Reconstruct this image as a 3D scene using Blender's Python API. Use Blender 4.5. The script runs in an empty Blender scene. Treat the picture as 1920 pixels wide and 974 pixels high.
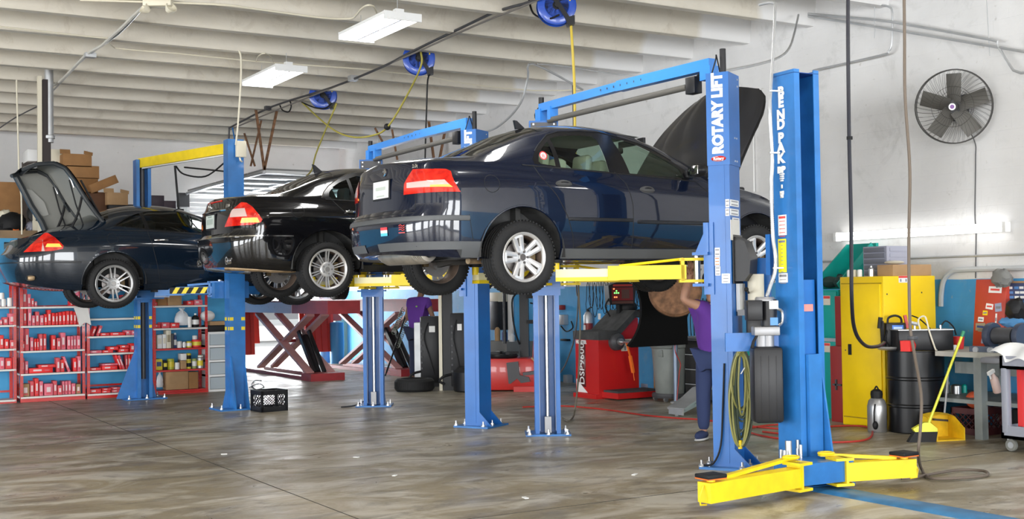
import bpy, bmesh, math, random
import numpy as np
from mathutils import Vector, Matrix
from mathutils.bvhtree import BVHTree
from bpy_extras.object_utils import world_to_camera_view
S = bpy.context.scene
COL = S.collection
random.seed(7)
PI = math.pi
# ---------------------------------------------------------------- camera
FPX, CH = 2255.0, 1.55
YAW, PIT, ROL = math.radians(31.1), math.atan(58 / 2255.0), .0147
_Fh = Vector((math.sin(YAW), math.cos(YAW), 0)); _R0 = Vector((math.cos(YAW), -math.sin(YAW), 0)); _Z = Vector((0, 0, 1))
CF = _Fh * math.cos(PIT) + _Z * math.sin(PIT); _U0 = -_Fh * math.sin(PIT) + _Z * math.cos(PIT)
CR = _R0 * math.cos(ROL) - _U0 * math.sin(ROL); CU = _R0 * math.sin(ROL) + _U0 * math.cos(ROL)
CO = Vector((0, 0, CH))
cam = bpy.data.cameras.new('camera'); camo = bpy.data.objects.new('camera', cam); COL.objects.link(camo)
cam.sensor_fit = 'HORIZONTAL'; cam.sensor_width = 36; cam.lens = FPX / 1920 * 36; cam.clip_end = 300; cam.clip_start = .05
camo.matrix_world = Matrix(((CR.x, CU.x, -CF.x, CO.x), (CR.y, CU.y, -CF.y, CO.y), (CR.z, CU.z, -CF.z, CO.z), (0, 0, 0, 1)))
S.camera = camo
# ---------------------------------------------------------------- light
S.view_settings.view_transform = 'Standard'; S.view_settings.look = 'None'; S.view_settings.gamma = 1
S.view_settings.exposure = 0.0
S.view_settings.use_curve_mapping = False
W = bpy.data.worlds.new('world'); S.world = W; W.use_nodes = True
_b = W.node_tree.nodes['Background']; _b.inputs[0].default_value = (.86, .93, 1, 1); _b.inputs[1].default_value = 1.45
def light(name, kind, loc, energy, color=(1, 1, 1), size=(1, 1), aim=None):
    l = bpy.data.lights.new(name, kind); l.energy = energy; l.color = color
    o = bpy.data.objects.new(name, l); COL.objects.link(o); o.location = loc
    if kind == 'AREA': l.shape = 'RECTANGLE'; l.size, l.size_y = size
    if aim is not None: o.rotation_euler = (Vector(aim) - Vector(loc)).to_track_quat('-Z', 'Y').to_euler()
    return o
sun = light('sun', 'SUN', (8, 40, 20), 7.0, (1, .97, .92), aim=(8 - 3.2, 40 - 5.5, 12)); sun.data.angle = math.radians(.6)
# daylight that comes in through the open bay doors behind and left of the photographer
for x in (-8.75, -2.75, 3.5, 9.2): light('bay_daylight', 'AREA', (x, -9.3, 1.95), 900, (.96, .98, 1), (4.3, 3.5), aim=(x, 0, 1.95))
for y in (-4, 2, 8.5, 14.7): light('bay_daylight', 'AREA', (-14.3, y, 1.95), 900, (.96, .98, 1), (4.3, 3.5), aim=(0, y, 1.95))
light('end_door_daylight', 'AREA', (9.2, 27.2, 1.8), 900, (.93, .97, 1), (2.9, 3.4), aim=(9.2, 0, 1.2))
# ---------------------------------------------------------------- helpers
def PX(px, py, x=None, y=None, z=None, d=None):
    r = CF * FPX + CR * (px - 960) + CU * (487 - py)
    t = x / r.x if x is not None else y / r.y if y is not None else (z - CH) / r.z if z is not None else d / FPX
    return CO + r * t
def mat(name, col, rough=.5, metal=0., bump=0., bscale=20., var=.0, vscale=4., coat=0., emit=None, es=0., col2=None, spec=.5, detail=4.):
    m = bpy.data.materials.new(name); m.use_nodes = True; N = m.node_tree.nodes; L = m.node_tree.links
    p = N['Principled BSDF']; p.inputs['Base Color'].default_value = (*col, 1); p.inputs['Roughness'].default_value = rough
    p.inputs['Metallic'].default_value = metal; p.inputs['Coat Weight'].default_value = coat; p.inputs['Coat Roughness'].default_value = .03
    p.inputs['Specular IOR Level'].default_value = spec
    if emit: p.inputs['Emission Color'].default_value = (*emit, 1); p.inputs['Emission Strength'].default_value = es
    if var or col2 or bump:
        tc = N.new('ShaderNodeTexCoord'); mp = N.new('ShaderNodeMapping'); L.new(tc.outputs['Object'], mp.inputs[0])
    if var or col2:
        n = N.new('ShaderNodeTexNoise'); n.inputs['Scale'].default_value = vscale; n.inputs['Detail'].default_value = detail; L.new(mp.outputs[0], n.inputs[0])
        c = N.new('ShaderNodeValToRGB'); L.new(n.outputs[0], c.inputs[0]); c.color_ramp.elements[0].position = .32; c.color_ramp.elements[1].position = .68
        a = col2 if col2 else tuple(v * (1 - var) for v in col)
        c.color_ramp.elements[0].color = (*a, 1); c.color_ramp.elements[1].color = (*(col if col2 else tuple(min(1, v * (1 + var)) for v in col)), 1)
        L.new(c.outputs[0], p.inputs['Base Color'])
    if bump:
        n = N.new('ShaderNodeTexNoise'); n.inputs['Scale'].default_value = bscale; n.inputs['Detail'].default_value = 5; L.new(mp.outputs[0], n.inputs[0])
        b = N.new('ShaderNodeBump'); b.inputs['Strength'].default_value = bump; b.inputs['Distance'].default_value = .01
        L.new(n.outputs[0], b.inputs['Height']); L.new(b.outputs[0], p.inputs['Normal'])
    return m
def glass(name, tint, gloss=.06):
    m = bpy.data.materials.new(name); m.use_nodes = True; N = m.node_tree.nodes; L = m.node_tree.links
    N.remove(N['Principled BSDF']); t = N.new('ShaderNodeBsdfTransparent'); t.inputs[0].default_value = (*tint, 1)
    g = N.new('ShaderNodeBsdfGlossy'); g.inputs['Roughness'].default_value = .02; lw = N.new('ShaderNodeLayerWeight'); lw.inputs[0].default_value = .5; pw = N.new('ShaderNodeMath'); pw.operation = 'POWER'; L.new(lw.outputs['Facing'], pw.inputs[0]); pw.inputs[1].default_value = 4
    f = N.new('ShaderNodeMath'); f.operation = 'MULTIPLY_ADD'; L.new(pw.outputs[0], f.inputs[0]); f.inputs[1].default_value = .9; f.inputs[2].default_value = gloss
    mx = N.new('ShaderNodeMixShader'); L.new(f.outputs[0], mx.inputs[0]); L.new(t.outputs[0], mx.inputs[1]); L.new(g.outputs[0], mx.inputs[2])
    L.new(mx.outputs[0], N['Material Output'].inputs[0]); return m
def wloc(o):
    v = Vector((0, 0, 0))
    while o: v += o.location; o = o.parent
    return v
def tag(o, label, cat, group=None, kind=None):
    if label: o['label'] = label
    if cat: o['category'] = cat
    if group: o['group'] = group
    if kind: o['kind'] = kind
    return o
def thing(name, label, cat, loc=(0, 0, 0), group=None, rz=0):
    o = bpy.data.objects.new(name, None); COL.objects.link(o); o.location = loc; o.rotation_euler = (0, 0, rz); o.empty_display_size = .1
    return tag(o, label, cat, group)
def dup(r, loc, label=None, rz=None, group=None):
    def cp(o, par):
        c = o.copy(); COL.objects.link(c); c.parent = par
        for ch in kids.get(o.name, []): cp(ch, c)
        return c
    kids = {}
    for o in bpy.data.objects:
        if o.parent: kids.setdefault(o.parent.name, []).append(o)
    c = cp(r, None); c.location = loc
    if rz is not None: c.rotation_euler = (0, 0, rz)
    if label: c['label'] = label
    if group: c['group'] = group
    return c
def frame(d, up=Vector((0, 0, 1))):
    d = d.normalized(); a = d.cross(up)
    if a.length < 1e-4: a = d.cross(Vector((1, 0, 0)))
    a.normalize(); return a, a.cross(d).normalized()
def smoothpath(pts, n=6):
    P = [Vector(p) for p in pts]
    if len(P) < 3: return P
    o = []
    for i in range(len(P) - 1):
        a, b, c, d = P[max(i - 1, 0)], P[i], P[i + 1], P[min(i + 2, len(P) - 1)]
        for k in range(n):
            t = k / n
            o.append(.5 * ((2 * b) + (c - a) * t + (2 * a - 5 * b + 4 * c - d) * t * t + (3 * b - a - 3 * c + d) * t ** 3))
    o.append(P[-1]); return o
class B:
    def __init__(s, M=None): s.bm = bmesh.new(); s.mi = 0; s.M = M or Matrix()
    def _f(s, vs):
        try:
            f = s.bm.faces.new(vs); f.material_index = s.mi; return f
        except ValueError: return None
    def v(s, p): return s.bm.verts.new(s.M @ Vector(p))
    def box(s, c, d, rz=0, rx=0, ry=0, bev=0.):
        M = s.M @ Matrix.Translation(c) @ Matrix.Rotation(rz, 4, 'Z') @ Matrix.Rotation(ry, 4, 'Y') @ Matrix.Rotation(rx, 4, 'X')
        vs = [s.bm.verts.new(M @ Vector((x * d[0] / 2, y * d[1] / 2, z * d[2] / 2))) for x in (-1, 1) for y in (-1, 1) for z in (-1, 1)]
        fs = [s._f([vs[i] for i in q]) for q in ((0, 1, 3, 2), (4, 6, 7, 5), (0, 4, 5, 1), (2, 3, 7, 6), (0, 2, 6, 4), (1, 5, 7, 3))]
        if bev:
            es = list({e for f in fs for e in f.edges})
            r = bmesh.ops.bevel(s.bm, geom=es, offset=min(bev, min(d) * .45), segments=2, affect='EDGES', profile=.5)
            for f in r['faces']: f.material_index = s.mi
        return s
    def bb(s, x0, x1, y0, y1, z0, z1, bev=0.): return s.box(((x0 + x1) / 2, (y0 + y1) / 2, (z0 + z1) / 2), (abs(x1 - x0), abs(y1 - y0), abs(z1 - z0)), bev=bev)
    def tube(s, pts, r, n=8, smooth=0, cap=True, r2=None):
        P = smoothpath(pts, smooth) if smooth else [Vector(p) for p in pts]
        rings = []; a = None
        for i, p in enumerate(P):
            d = (P[min(i + 1, len(P) - 1)] - P[max(i - 1, 0)])
            if d.length < 1e-7: d = Vector((0, 0, 1))
            d.normalize()
            if a is None: a, b = frame(d)
            else:
                a = a - d * a.dot(d)
                if a.length < 1e-5: a, b = frame(d)
                a.normalize(); b = a.cross(d)
            rr = r if r2 is None else r + (r2 - r) * i / (len(P) - 1)
            rings.append([s.v(p + a * rr * math.cos(2 * PI * k / n) + b * rr * math.sin(2 * PI * k / n)) for k in range(n)])
        for i in range(len(rings) - 1):
            for k in range(n): s._f([rings[i][k], rings[i][(k + 1) % n], rings[i + 1][(k + 1) % n], rings[i + 1][k]])
        if cap: s._f(rings[0][::-1]); s._f(rings[-1])
        return s
    def cyl(s, p0, p1, r, r2=None, n=20): return s.tube([p0, p1], r, n=n, r2=r2)
    def beam(s, p0, p1, w, h, up=Vector((0, 0, 1))):
        p0, p1 = Vector(p0), Vector(p1); a, b = frame(p1 - p0, up)
        R = [[s.v(p + a * w / 2 * i + b * h / 2 * j) for i, j in ((-1, -1), (1, -1), (1, 1), (-1, 1))] for p in (p0, p1)]
        for k in range(4): s._f([R[0][k], R[0][(k + 1) % 4], R[1][(k + 1) % 4], R[1][k]])
        s._f(R[0][::-1]); s._f(R[1]); return s
    def lathe(s, prof, c=(0, 0, 0), ax='Z', n=28, cap=False):
        c = Vector(c); rings = []
        for r, h in prof:
            ring = []
            for k in range(n):
                ca, sa = r * math.cos(2 * PI * k / n), r * math.sin(2 * PI * k / n)
                ring.append(s.v(c + (Vector((ca, sa, h)) if ax == 'Z' else Vector((ca, h, sa)) if ax == 'Y' else Vector((h, ca, sa)))))
            rings.append(ring)
        for i in range(len(rings) - 1):
            for k in range(n): s._f([rings[i][k], rings[i][(k + 1) % n], rings[i + 1][(k + 1) % n], rings[i + 1][k]])
        if cap: s._f(rings[0][::-1]); s._f(rings[-1])
        return s
    def prism(s, poly, ax, a, b):
        """poly 2D; ax: 'X' (y,z) 'Y' (x,z) 'Z' (x,y)"""
        f = {'X': lambda p, h: (h, p[0], p[1]), 'Y': lambda p, h: (p[0], h, p[1]), 'Z': lambda p, h: (p[0], p[1], h)}[ax]
        A = [s.v(f(p, a)) for p in poly]; Bv = [s.v(f(p, b)) for p in poly]; n = len(poly)
        for k in range(n): s._f([A[k], A[(k + 1) % n], Bv[(k + 1) % n], Bv[k]])
        s._f(A[::-1]); s._f(Bv); return s
    def ell(s, c, r, n=14, m=8, rz=0.):
        c = Vector(c); rows = []; R = Matrix.Rotation(rz, 3, 'Z')
        for i in range(m + 1):
            t = PI * i / m
            rows.append([s.v(c + R @ Vector((r[0] * math.sin(t) * math.cos(2 * PI * k / n), r[1] * math.sin(t) * math.sin(2 * PI * k / n), r[2] * math.cos(t)))) for k in range(n)])
        for i in range(m):
            for k in range(n): s._f([rows[i][k], rows[i + 1][k], rows[i + 1][(k + 1) % n], rows[i][(k + 1) % n]])
        bmesh.ops.remove_doubles(s.bm, verts=[v for v in rows[0] + rows[-1]], dist=1e-6); return s
    def grid(s, fn, nu, nv):
        g = [[s.v(fn(i / nu, j / nv)) for j in range(nv + 1)] for i in range(nu + 1)]
        for i in range(nu):
            for j in range(nv): s._f([g[i][j], g[i + 1][j], g[i + 1][j + 1], g[i][j + 1]])
        return s
    def mesh(s, me, M):
        """append an existing mesh"""
        vs = [s.v(M @ v.co) for v in me.vertices]
        for p in me.polygons: s._f([vs[i] for i in p.vertices])
        return s
    def o(s, name, m, parent=None, label=None, cat=None, group=None, kind=None, smooth=35, world=True, wn=True):
        bm = s.bm
        if wn: bmesh.ops.recalc_face_normals(bm, faces=bm.faces)
        ang = math.radians(smooth)
        for f in bm.faces: f.smooth = smooth > 0
        for e in bm.edges:
            if len(e.link_faces) == 2 and e.calc_face_angle(0) > ang: e.smooth = False
        off = Vector((0, 0, 0))
        if parent is None:
            co = np.array([v.co[:] for v in bm.verts]); lo, hi = co.min(0), co.max(0)
            off = Vector(((lo[0] + hi[0]) / 2, (lo[1] + hi[1]) / 2, lo[2]))
        elif world: off = wloc(parent)
        if off.length: bmesh.ops.translate(bm, verts=bm.verts, vec=-off)
        me = bpy.data.meshes.new(name); bm.to_mesh(me); bm.free()
        for q in (m if isinstance(m, (list, tuple)) else [m]): me.materials.append(q)
        ob = bpy.data.objects.new(name, me); COL.objects.link(ob)
        if parent is None: ob.location = off
        else: ob.parent = parent
        return tag(ob, label, cat, group, kind)
_tc = {}
def textmesh(txt, size, bold=0., align='CENTER', space=1.):
    k = (txt, size, bold, align, space)
    if k in _tc: return _tc[k]
    c = bpy.data.curves.new('t', 'FONT'); c.body = txt; c.size = size; c.offset = bold; c.extrude = .0012; c.align_x = align; c.align_y = 'CENTER'; c.space_character = space; c.resolution_u = 3
    o = bpy.data.objects.new('t', c); COL.objects.link(o); dg = bpy.context.evaluated_depsgraph_get(); dg.update()
    me = bpy.data.meshes.new_from_object(o.evaluated_get(dg)); bpy.data.objects.remove(o); _tc[k] = me; return me
def face_matrix(origin, right, up):
    r = Vector(right).normalized(); u = Vector(up).normalized(); n = r.cross(u)
    return Matrix(((r.x, u.x, n.x, origin[0]), (r.y, u.y, n.y, origin[1]), (r.z, u.z, n.z, origin[2]), (0, 0, 0, 1)))
def empty_bm_obj(): pass
def col(h):
    h = h.lstrip('#'); return tuple(((int(h[i:i + 2], 16) / 255) + .055) ** 2.4 / 1.055 ** 2.4 if int(h[i:i + 2], 16) > 10 else int(h[i:i + 2], 16) / 255 / 12.92 for i in (0, 2, 4))
# ---------------------------------------------------------------- materials
M = {}
M['blue'] = mat('lift blue paint', (.010, .125, .42), .38, coat=.1, var=.10, vscale=3)
M['blue2'] = mat('lift blue paint worn', (.018, .15, .43), .4, coat=.2, var=.16, vscale=5)
M['bluedk'] = mat('lift dark blue paint', (.012, .06, .27), .5)
M['yellow'] = mat('lift yellow paint', (.83, .60, .006), .45, var=.07, vscale=8)
M['black'] = mat('black rubber', (.010, .010, .011), .6, spec=.3)
M['plastic'] = mat('black plastic', (.012, .012, .014), .4, spec=.35)
M['grey'] = mat('grey metal', (.28, .28, .29), .4, metal=.4)
M['dkgrey'] = mat('dark grey steel', (.07, .07, .075), .5, metal=.3)
M['steel'] = mat('bright steel', (.62, .62, .62), .28, metal=.9)
M['galv'] = mat('galvanised pipe', (.5, .51, .52), .4, metal=.5, var=.1)
M['white'] = mat('white paint', (.78, .78, .77), .5)
M['sticker'] = mat('white sticker', (.8, .8, .78), .5)
M['red'] = mat('red paint', (.55, .018, .014), .35, coat=.3)
M['redbox'] = mat('red carton', (.72, .035, .035), .55)
M['cardboard'] = mat('cardboard', (.40, .245, .12), .8, var=.08, vscale=6)
M['brown'] = mat('brown cardboard', (.30, .15, .055), .85, var=.12, vscale=5)
M['teal'] = mat('teal paint', (.0, .32, .27), .4)
M['darkred'] = mat('dark red paint', (.26, .022, .02), .45)
M['rust'] = mat('rusty steel', (.20, .10, .05), .75, metal=.2, var=.4, vscale=14)
M['purple'] = mat('purple polo cloth', (.10, .025, .24), .85)
M['navycloth'] = mat('navy trouser cloth', (.022, .035, .10), .9)
M['skin'] = mat('skin', (.42, .22, .14), .55)
M['skin2'] = mat('brown skin', (.20, .10, .06), .55)
M['hair'] = mat('dark hair', (.02, .015, .012), .6)
M['tyre'] = mat('tyre rubber', (.016, .016, .0165), .7, spec=.3, bump=.3, bscale=60)
M['alloy'] = mat('alloy rim', (.62, .61, .60), .3, metal=.55)
M['dirtyalloy'] = mat('dirty wheel barrel', (.17, .12, .09), .6, metal=.3, var=.3, vscale=9)
M['brake'] = mat('brake disc steel', (.25, .23, .22), .4, metal=.7)
M['gapshade'] = mat('painted door gap shade', (.004, .004, .005), .7)  # near-black colour stands in for the shade inside panel gaps and recesses
M['chrome'] = mat('chrome', (.8, .8, .8), .1, metal=1)
M['underbody'] = mat('underbody', (.03, .028, .026), .8, var=.3)
M['exhaust'] = mat('exhaust pipe', (.42, .30, .18), .45, metal=.7, var=.3, vscale=10)
M['muffler'] = mat('muffler steel', (.5, .47, .42), .4, metal=.8, var=.2, vscale=10)
M['tlred'] = mat('tail lamp red', (.80, .03, .012), .12, coat=1, emit=(1, .02, .01), es=.05, col2=(.42, .004, .004), vscale=14)
M['tlclear'] = mat('tail lamp clear', (.62, .45, .42), .15, coat=1)
M['tlamber'] = mat('tail lamp lit amber', (.95, .3, .04), .2, emit=(1, .32, .06), es=1.6)
M['seat'] = mat('beige leather', (.62, .58, .48), .6)
M['headliner'] = mat('grey headliner', (.42, .42, .38), .9)
M['lamp'] = mat('fluorescent diffuser', (1, 1, 1), .5, emit=(1, .99, .97), es=10.)
M['rope'] = mat('yellow hose', (.38, .33, .06), .55)
M['orange'] = mat('orange plastic', (.8, .16, .02), .4)
M['greenhose'] = mat('dark green hose', (.06, .08, .05), .5)
M['redhose'] = mat('red hose', (.42, .03, .02), .5)
M['lilac'] = mat('grey lilac plastic', (.35, .36, .44), .5)
M['beige'] = mat('cream plastic', (.68, .63, .50), .5)
M['tan'] = mat('dusty tan rag', (.32, .27, .18), .9)
# ---------------------------------------------------------------- the hall
WX, YB, CZ = 11.2, 26.4, 4.86
def nodes(name):
    m = bpy.data.materials.new(name); m.use_nodes = True; return m, m.node_tree.nodes, m.node_tree.links, m.node_tree.nodes['Principled BSDF']
def nz(N, L, src, scale, detail=5, dist=0., rough=.5):
    n = N.new('ShaderNodeTexNoise'); n.inputs['Scale'].default_value = scale; n.inputs['Detail'].default_value = detail
    n.inputs['Distortion'].default_value = dist; n.inputs['Roughness'].default_value = rough; L.new(src, n.inputs[0]); return n.outputs[0]
def ramp(N, L, src, st):
    c = N.new('ShaderNodeValToRGB'); L.new(src, c.inputs[0]); e = c.color_ramp.elements
    while len(e) < len(st): e.new(.5)
    for i, (p, q) in enumerate(st): e[i].position = p; e[i].color = (*q, 1) if len(q) == 3 else q
    return c.outputs[0]
def mapn(N, L, scale=(1, 1, 1), rot=(0, 0, 0), kind='Object'):
    t = N.new('ShaderNodeTexCoord'); g = N.new('ShaderNodeMapping'); g.inputs['Scale'].default_value = scale; g.inputs['Rotation'].default_value = rot
    L.new(t.outputs[kind], g.inputs[0]); return g.outputs[0]
def mixc(N, L, f, a, b, mode='MIX'):
    m = N.new('ShaderNodeMix'); m.data_type = 'RGBA'; m.blend_type = mode
    for s, q in ((m.inputs[0], f), (m.inputs[6], a), (m.inputs[7], b)):
        if isinstance(q, (int, float)): s.default_value = q
        elif isinstance(q, tuple): s.default_value = (*q, 1) if len(q) == 3 else q
        else: L.new(q, s)
    return m.outputs[2]
def math_(N, L, op, a, b=0., c=None):
    m = N.new('ShaderNodeMath'); m.operation = op
    for i, q in enumerate((a, b) if c is None else (a, b, c)):
        if isinstance(q, (int, float)): m.inputs[i].default_value = q
        else: L.new(q, m.inputs[i])
    return m.outputs[0]
def floor_mat():
    m, N, L, p = nodes('worn sealed concrete')
    a = mapn(N, L, (1, 1, 1)); st = mapn(N, L, (.6, 1.1, 1), (0, 0, .5))
    base = ramp(N, L, nz(N, L, a, .55, 8, .6, .6), [(.3, (.13, .10, .058)), (.47, (.24, .195, .118)), (.6, (.33, .275, .18)), (.75, (.46, .40, .29))])
    stain = ramp(N, L, nz(N, L, st, 1.6, 9, 1.2, .68), [(.46, (0, 0, 0)), (.60, (1, 1, 1))])
    c1 = mixc(N, L, math_(N, L, 'MULTIPLY', stain, .75), base, (.56, .53, .46))
    dark = ramp(N, L, nz(N, L, st, 2.9, 7, .8, .6), [(.36, (1, 1, 1)), (.47, (0, 0, 0))])
    c2 = mixc(N, L, math_(N, L, 'MULTIPLY', dark, .6), c1, (.10, .083, .06))
    c3 = mixc(N, L, ramp(N, L, nz(N, L, a, 26, 6, 0, .7), [(.35, (0, 0, 0)), (.7, (.28, .28, .28))]), c2, (.42, .38, .30))
    L.new(c3, p.inputs['Base Color'])
    r = ramp(N, L, nz(N, L, st, 2.1, 8, 1, .6), [(.3, (.24, .24, .24)), (.7, (.58, .58, .58))]); L.new(r, p.inputs['Roughness'])
    b = N.new('ShaderNodeBump'); b.inputs['Strength'].default_value = .12; b.inputs['Distance'].default_value = .01
    L.new(nz(N, L, a, 9, 8, 0, .6), b.inputs['Height']); L.new(b.outputs[0], p.inputs['Normal'])
    return m
def wall_mat(name, blue=None):
    m, N, L, p = nodes(name)
    a = mapn(N, L); sep = N.new('ShaderNodeSeparateXYZ'); L.new(a, sep.inputs[0]); z = sep.outputs[2]
    wht = ramp(N, L, nz(N, L, a, .9, 7, .3, .6), [(.3, (.66, .655, .65)), (.7, (.76, .755, .75))])
    c = wht
    if blue:
        bl = ramp(N, L, nz(N, L, a, 1.6, 8, .4, .6), [(.25, (.045, .27, .56)), (.7, (.075, .36, .68))])
        zz = math_(N, L, 'ADD', z, math_(N, L, 'MULTIPLY', nz(N, L, a, 3, 2), .02))
        c = mixc(N, L, math_(N, L, 'GREATER_THAN', zz, blue + .01), bl, wht)
        gr = ramp(N, L, nz(N, L, a, 2.2, 8, .8, .7), [(.55, (0, 0, 0)), (.8, (.5, .5, .5))])
        c = mixc(N, L, gr, c, (.33, .33, .31))
    spk = ramp(N, L, nz(N, L, a, 12, 2, 0, .4), [(.74, (0, 0, 0)), (.80, (.45, .45, .45))])
    c = mixc(N, L, spk, c, (.4, .38, .34)); L.new(c, p.inputs['Base Color'])
    p.inputs['Roughness'].default_value = .62
    # concrete block courses: 0.4 x 0.2 m, painted over
    ym = N.new('ShaderNodeCombineXYZ'); L.new(math_(N, L, 'ADD', sep.outputs[0], sep.outputs[1]), ym.inputs[0]); L.new(z, ym.inputs[1])
    br = N.new('ShaderNodeTexBrick'); br.inputs['Scale'].default_value = 1; br.inputs['Brick Width'].default_value = .4; br.inputs['Row Height'].default_value = .2
    br.inputs['Mortar Size'].default_value = .006; br.inputs['Mortar Smooth'].default_value = .6; L.new(ym.outputs[0], br.inputs[0])
    h = math_(N, L, 'ADD', math_(N, L, 'MULTIPLY', br.outputs['Fac'], -.6), nz(N, L, a, 30, 6, 0, .6))
    b = N.new('ShaderNodeBump'); b.inputs['Strength'].default_value = .22; b.inputs['Distance'].default_value = .008
    L.new(h, b.inputs['Height']); L.new(b.outputs[0], p.inputs['Normal']); return m
def ceil_mat():
    m, N, L, p = nodes('bare precast concrete')
    a = mapn(N, L, (.25, 1, 1))
    c = ramp(N, L, nz(N, L, a, 1.5, 9, .5, .65), [(.25, (.52, .475, .40)), (.5, (.64, .595, .51)), (.75, (.72, .675, .59))])
    st = ramp(N, L, nz(N, L, mapn(N, L, (.8, .8, .8)), 3.5, 8, .8, .7), [(.55, (0, 0, 0)), (.75, (.5, .5, .5))])
    c = mixc(N, L, st, c, (.37, .31, .24))
    # white paint carried up onto the beam ends beside the painted wall
    sp = N.new('ShaderNodeSeparateXYZ'); t = N.new('ShaderNodeTexCoord'); L.new(t.outputs['Object'], sp.inputs[0])
    edge = math_(N, L, 'ADD', sp.outputs[0], math_(N, L, 'MULTIPLY', nz(N, L, mapn(N, L), .7, 3), .5))
    c = mixc(N, L, ramp(N, L, math_(N, L, 'SUBTRACT', edge, M_EDGE), [(.0, (0, 0, 0)), (.12, (1, 1, 1))]), c, (.74, .735, .73))
    L.new(c, p.inputs['Base Color']); p.inputs['Roughness'].default_value = .85
    b = N.new('ShaderNodeBump'); b.inputs['Strength'].default_value = .3; b.inputs['Distance'].default_value = .01
    L.new(nz(N, L, mapn(N, L), 14, 8, 0, .7), b.inputs['Height']); L.new(b.outputs[0], p.inputs['Normal']); return m
def struct(bld, name, m, **k):
    o = bld.o(name, m, **k); o['kind'] = 'structure'; return o
def setorigin0(o):
    o.data.transform(Matrix.Translation(o.location)); o.location = (0, 0, 0); return o
M['floor'] = floor_mat(); M['wallb'] = wall_mat('painted block wall, blue dado', 1.6); M['wallw'] = wall_mat('white painted block wall')
M_EDGE = WX - .72
M['ceil'] = ceil_mat()
f = setorigin0(struct(B().bb(-14, WX + .2, -9, YB + .2, -.15, 0), 'floor', M['floor']))
# saw-cut control joints in the slab
jm = mat('joint filler', (.05, .045, .038), .8)
struct(B().box((3.0, 7.2, .0), (22, .008, .004), rz=0), 'trim_1', jm)
struct(B().box((3.35, 12, .0), (.008, 28, .004)), 'trim_2', jm)
struct(B().box((3.0, 13.4, .0), (22, .008, .004)), 'trim_3', jm)
setorigin0(struct(B().bb(WX, WX + .2, -9, YB + .2, 0, 5.5), 'wall_right', M['wallb']))
DX0, DX1, DH = 7.75, 10.65, 3.55
M['yard'] = mat('asphalt yard', (.3, .3, .29), .8)
# bay-door walls behind and left of the camera
for nm, ax in (('wall_front', 0), ('wall_left', 1)):
    w = B()
    spans = [(-14, -11), (-6.5, -5), (-.5, 1), (6, 7.5), (11.2, 11.4)] if ax == 0 else [(-9, -6), (-2, -.5), (4.5, 6), (11, 12.5), (17, 26.4)]
    for a, b in spans: w.bb(a, b, -9.2, -9, 0, 5.5) if ax == 0 else w.bb(-14.2, -14, a, b, 0, 5.5)
    w.bb(-14, 11.4, -9.2, -9, 3.8, 5.5) if ax == 0 else w.bb(-14.2, -14, -9, 26.4, 3.8, 5.5)
    struct(w, nm, M['wallw'])
w = B(); w.bb(-14, DX0, YB, YB + .2, 0, 5.5); w.bb(DX1, WX, YB, YB + .2, 0, 5.5); w.bb(DX0, DX1, YB, YB + .2, DH, 5.5)
setorigin0(struct(w, 'wall_back', M['wallw']))
# double-tee roof: slab and stems running across the hall
c = B(); c.bb(-14, WX, -9, YB, 5.42, 5.6)
y = 11.1 - 1.2 * 16
k = 0
while y < YB - .3:
    zb = CZ; prof = [(y - .13, 5.43), (y - .075, zb + .02), (y - .06, zb), (y + .06, zb), (y + .075, zb + .02), (y + .13, 5.43)]
    c.prism(prof, 'X', -14, WX); y += 1.2
setorigin0(struct(c, 'ceiling', M['ceil']))
# cast haunch pads between stems (lighter patches where the units meet)
# low storage room behind the shelves
RX1, RY0, RZ = 6.35, 19.45, 2.45
M['bluewall'] = mat('sky blue partition paint', (.055, .33, .62), .6, var=.08, vscale=2, bump=.1)
struct(B().bb(-14, RX1, RY0, RY0 + .1, 0, RZ), 'wall_partition', M['bluewall'])
struct(B().bb(RX1 - .1, RX1, RY0 + .1, YB, 0, RZ), 'wall_partition', M['bluewall'])
struct(B().bb(-14, RX1, RY0, YB, RZ, RZ + .12), 'trim_4', mat('plywood deck', (.24, .16, .09), .8, var=.15))
# yard outside the open door
struct(B().bb(-60, 60, -60, 70, -.3, -.155), 'ground', M['yard'])
struct(B().bb(-14, 40, YB + .2, 70, -.15, -.01), 'ground', mat('pale concrete yard', (.62, .60, .57), .8, var=.08))
struct(B().bb(-10, 40, 60, 60.4, -.01, 6), 'wall_yard', mat('pale yard wall', (.7, .7, .68), .8))
# ---------------------------------------------------------------- cars
def pc(keys):
    """monotone cubic through (x,y) keys"""
    X = np.array([k[0] for k in keys], float); Y = np.array([k[1] for k in keys], float); h = np.diff(X); d = np.diff(Y) / h
    m = np.zeros(len(X)); m[0] = d[0]; m[-1] = d[-1]
    for i in range(1, len(X) - 1):
        if d[i - 1] * d[i] > 0:
            w1 = 2 * h[i] + h[i - 1]; w2 = h[i] + 2 * h[i - 1]; m[i] = (w1 + w2) / (w1 / d[i - 1] + w2 / d[i])
    def f(x):
        x = min(max(x, X[0]), X[-1]); i = min(max(int(np.searchsorted(X, x)) - 1, 0), len(X) - 2); t = (x - X[i]) / h[i]
        return float((2 * t ** 3 - 3 * t * t + 1) * Y[i] + (t ** 3 - 2 * t * t + t) * h[i] * m[i] + (-2 * t ** 3 + 3 * t * t) * Y[i + 1] + (t ** 3 - t * t) * h[i] * m[i + 1])
    return f
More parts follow.
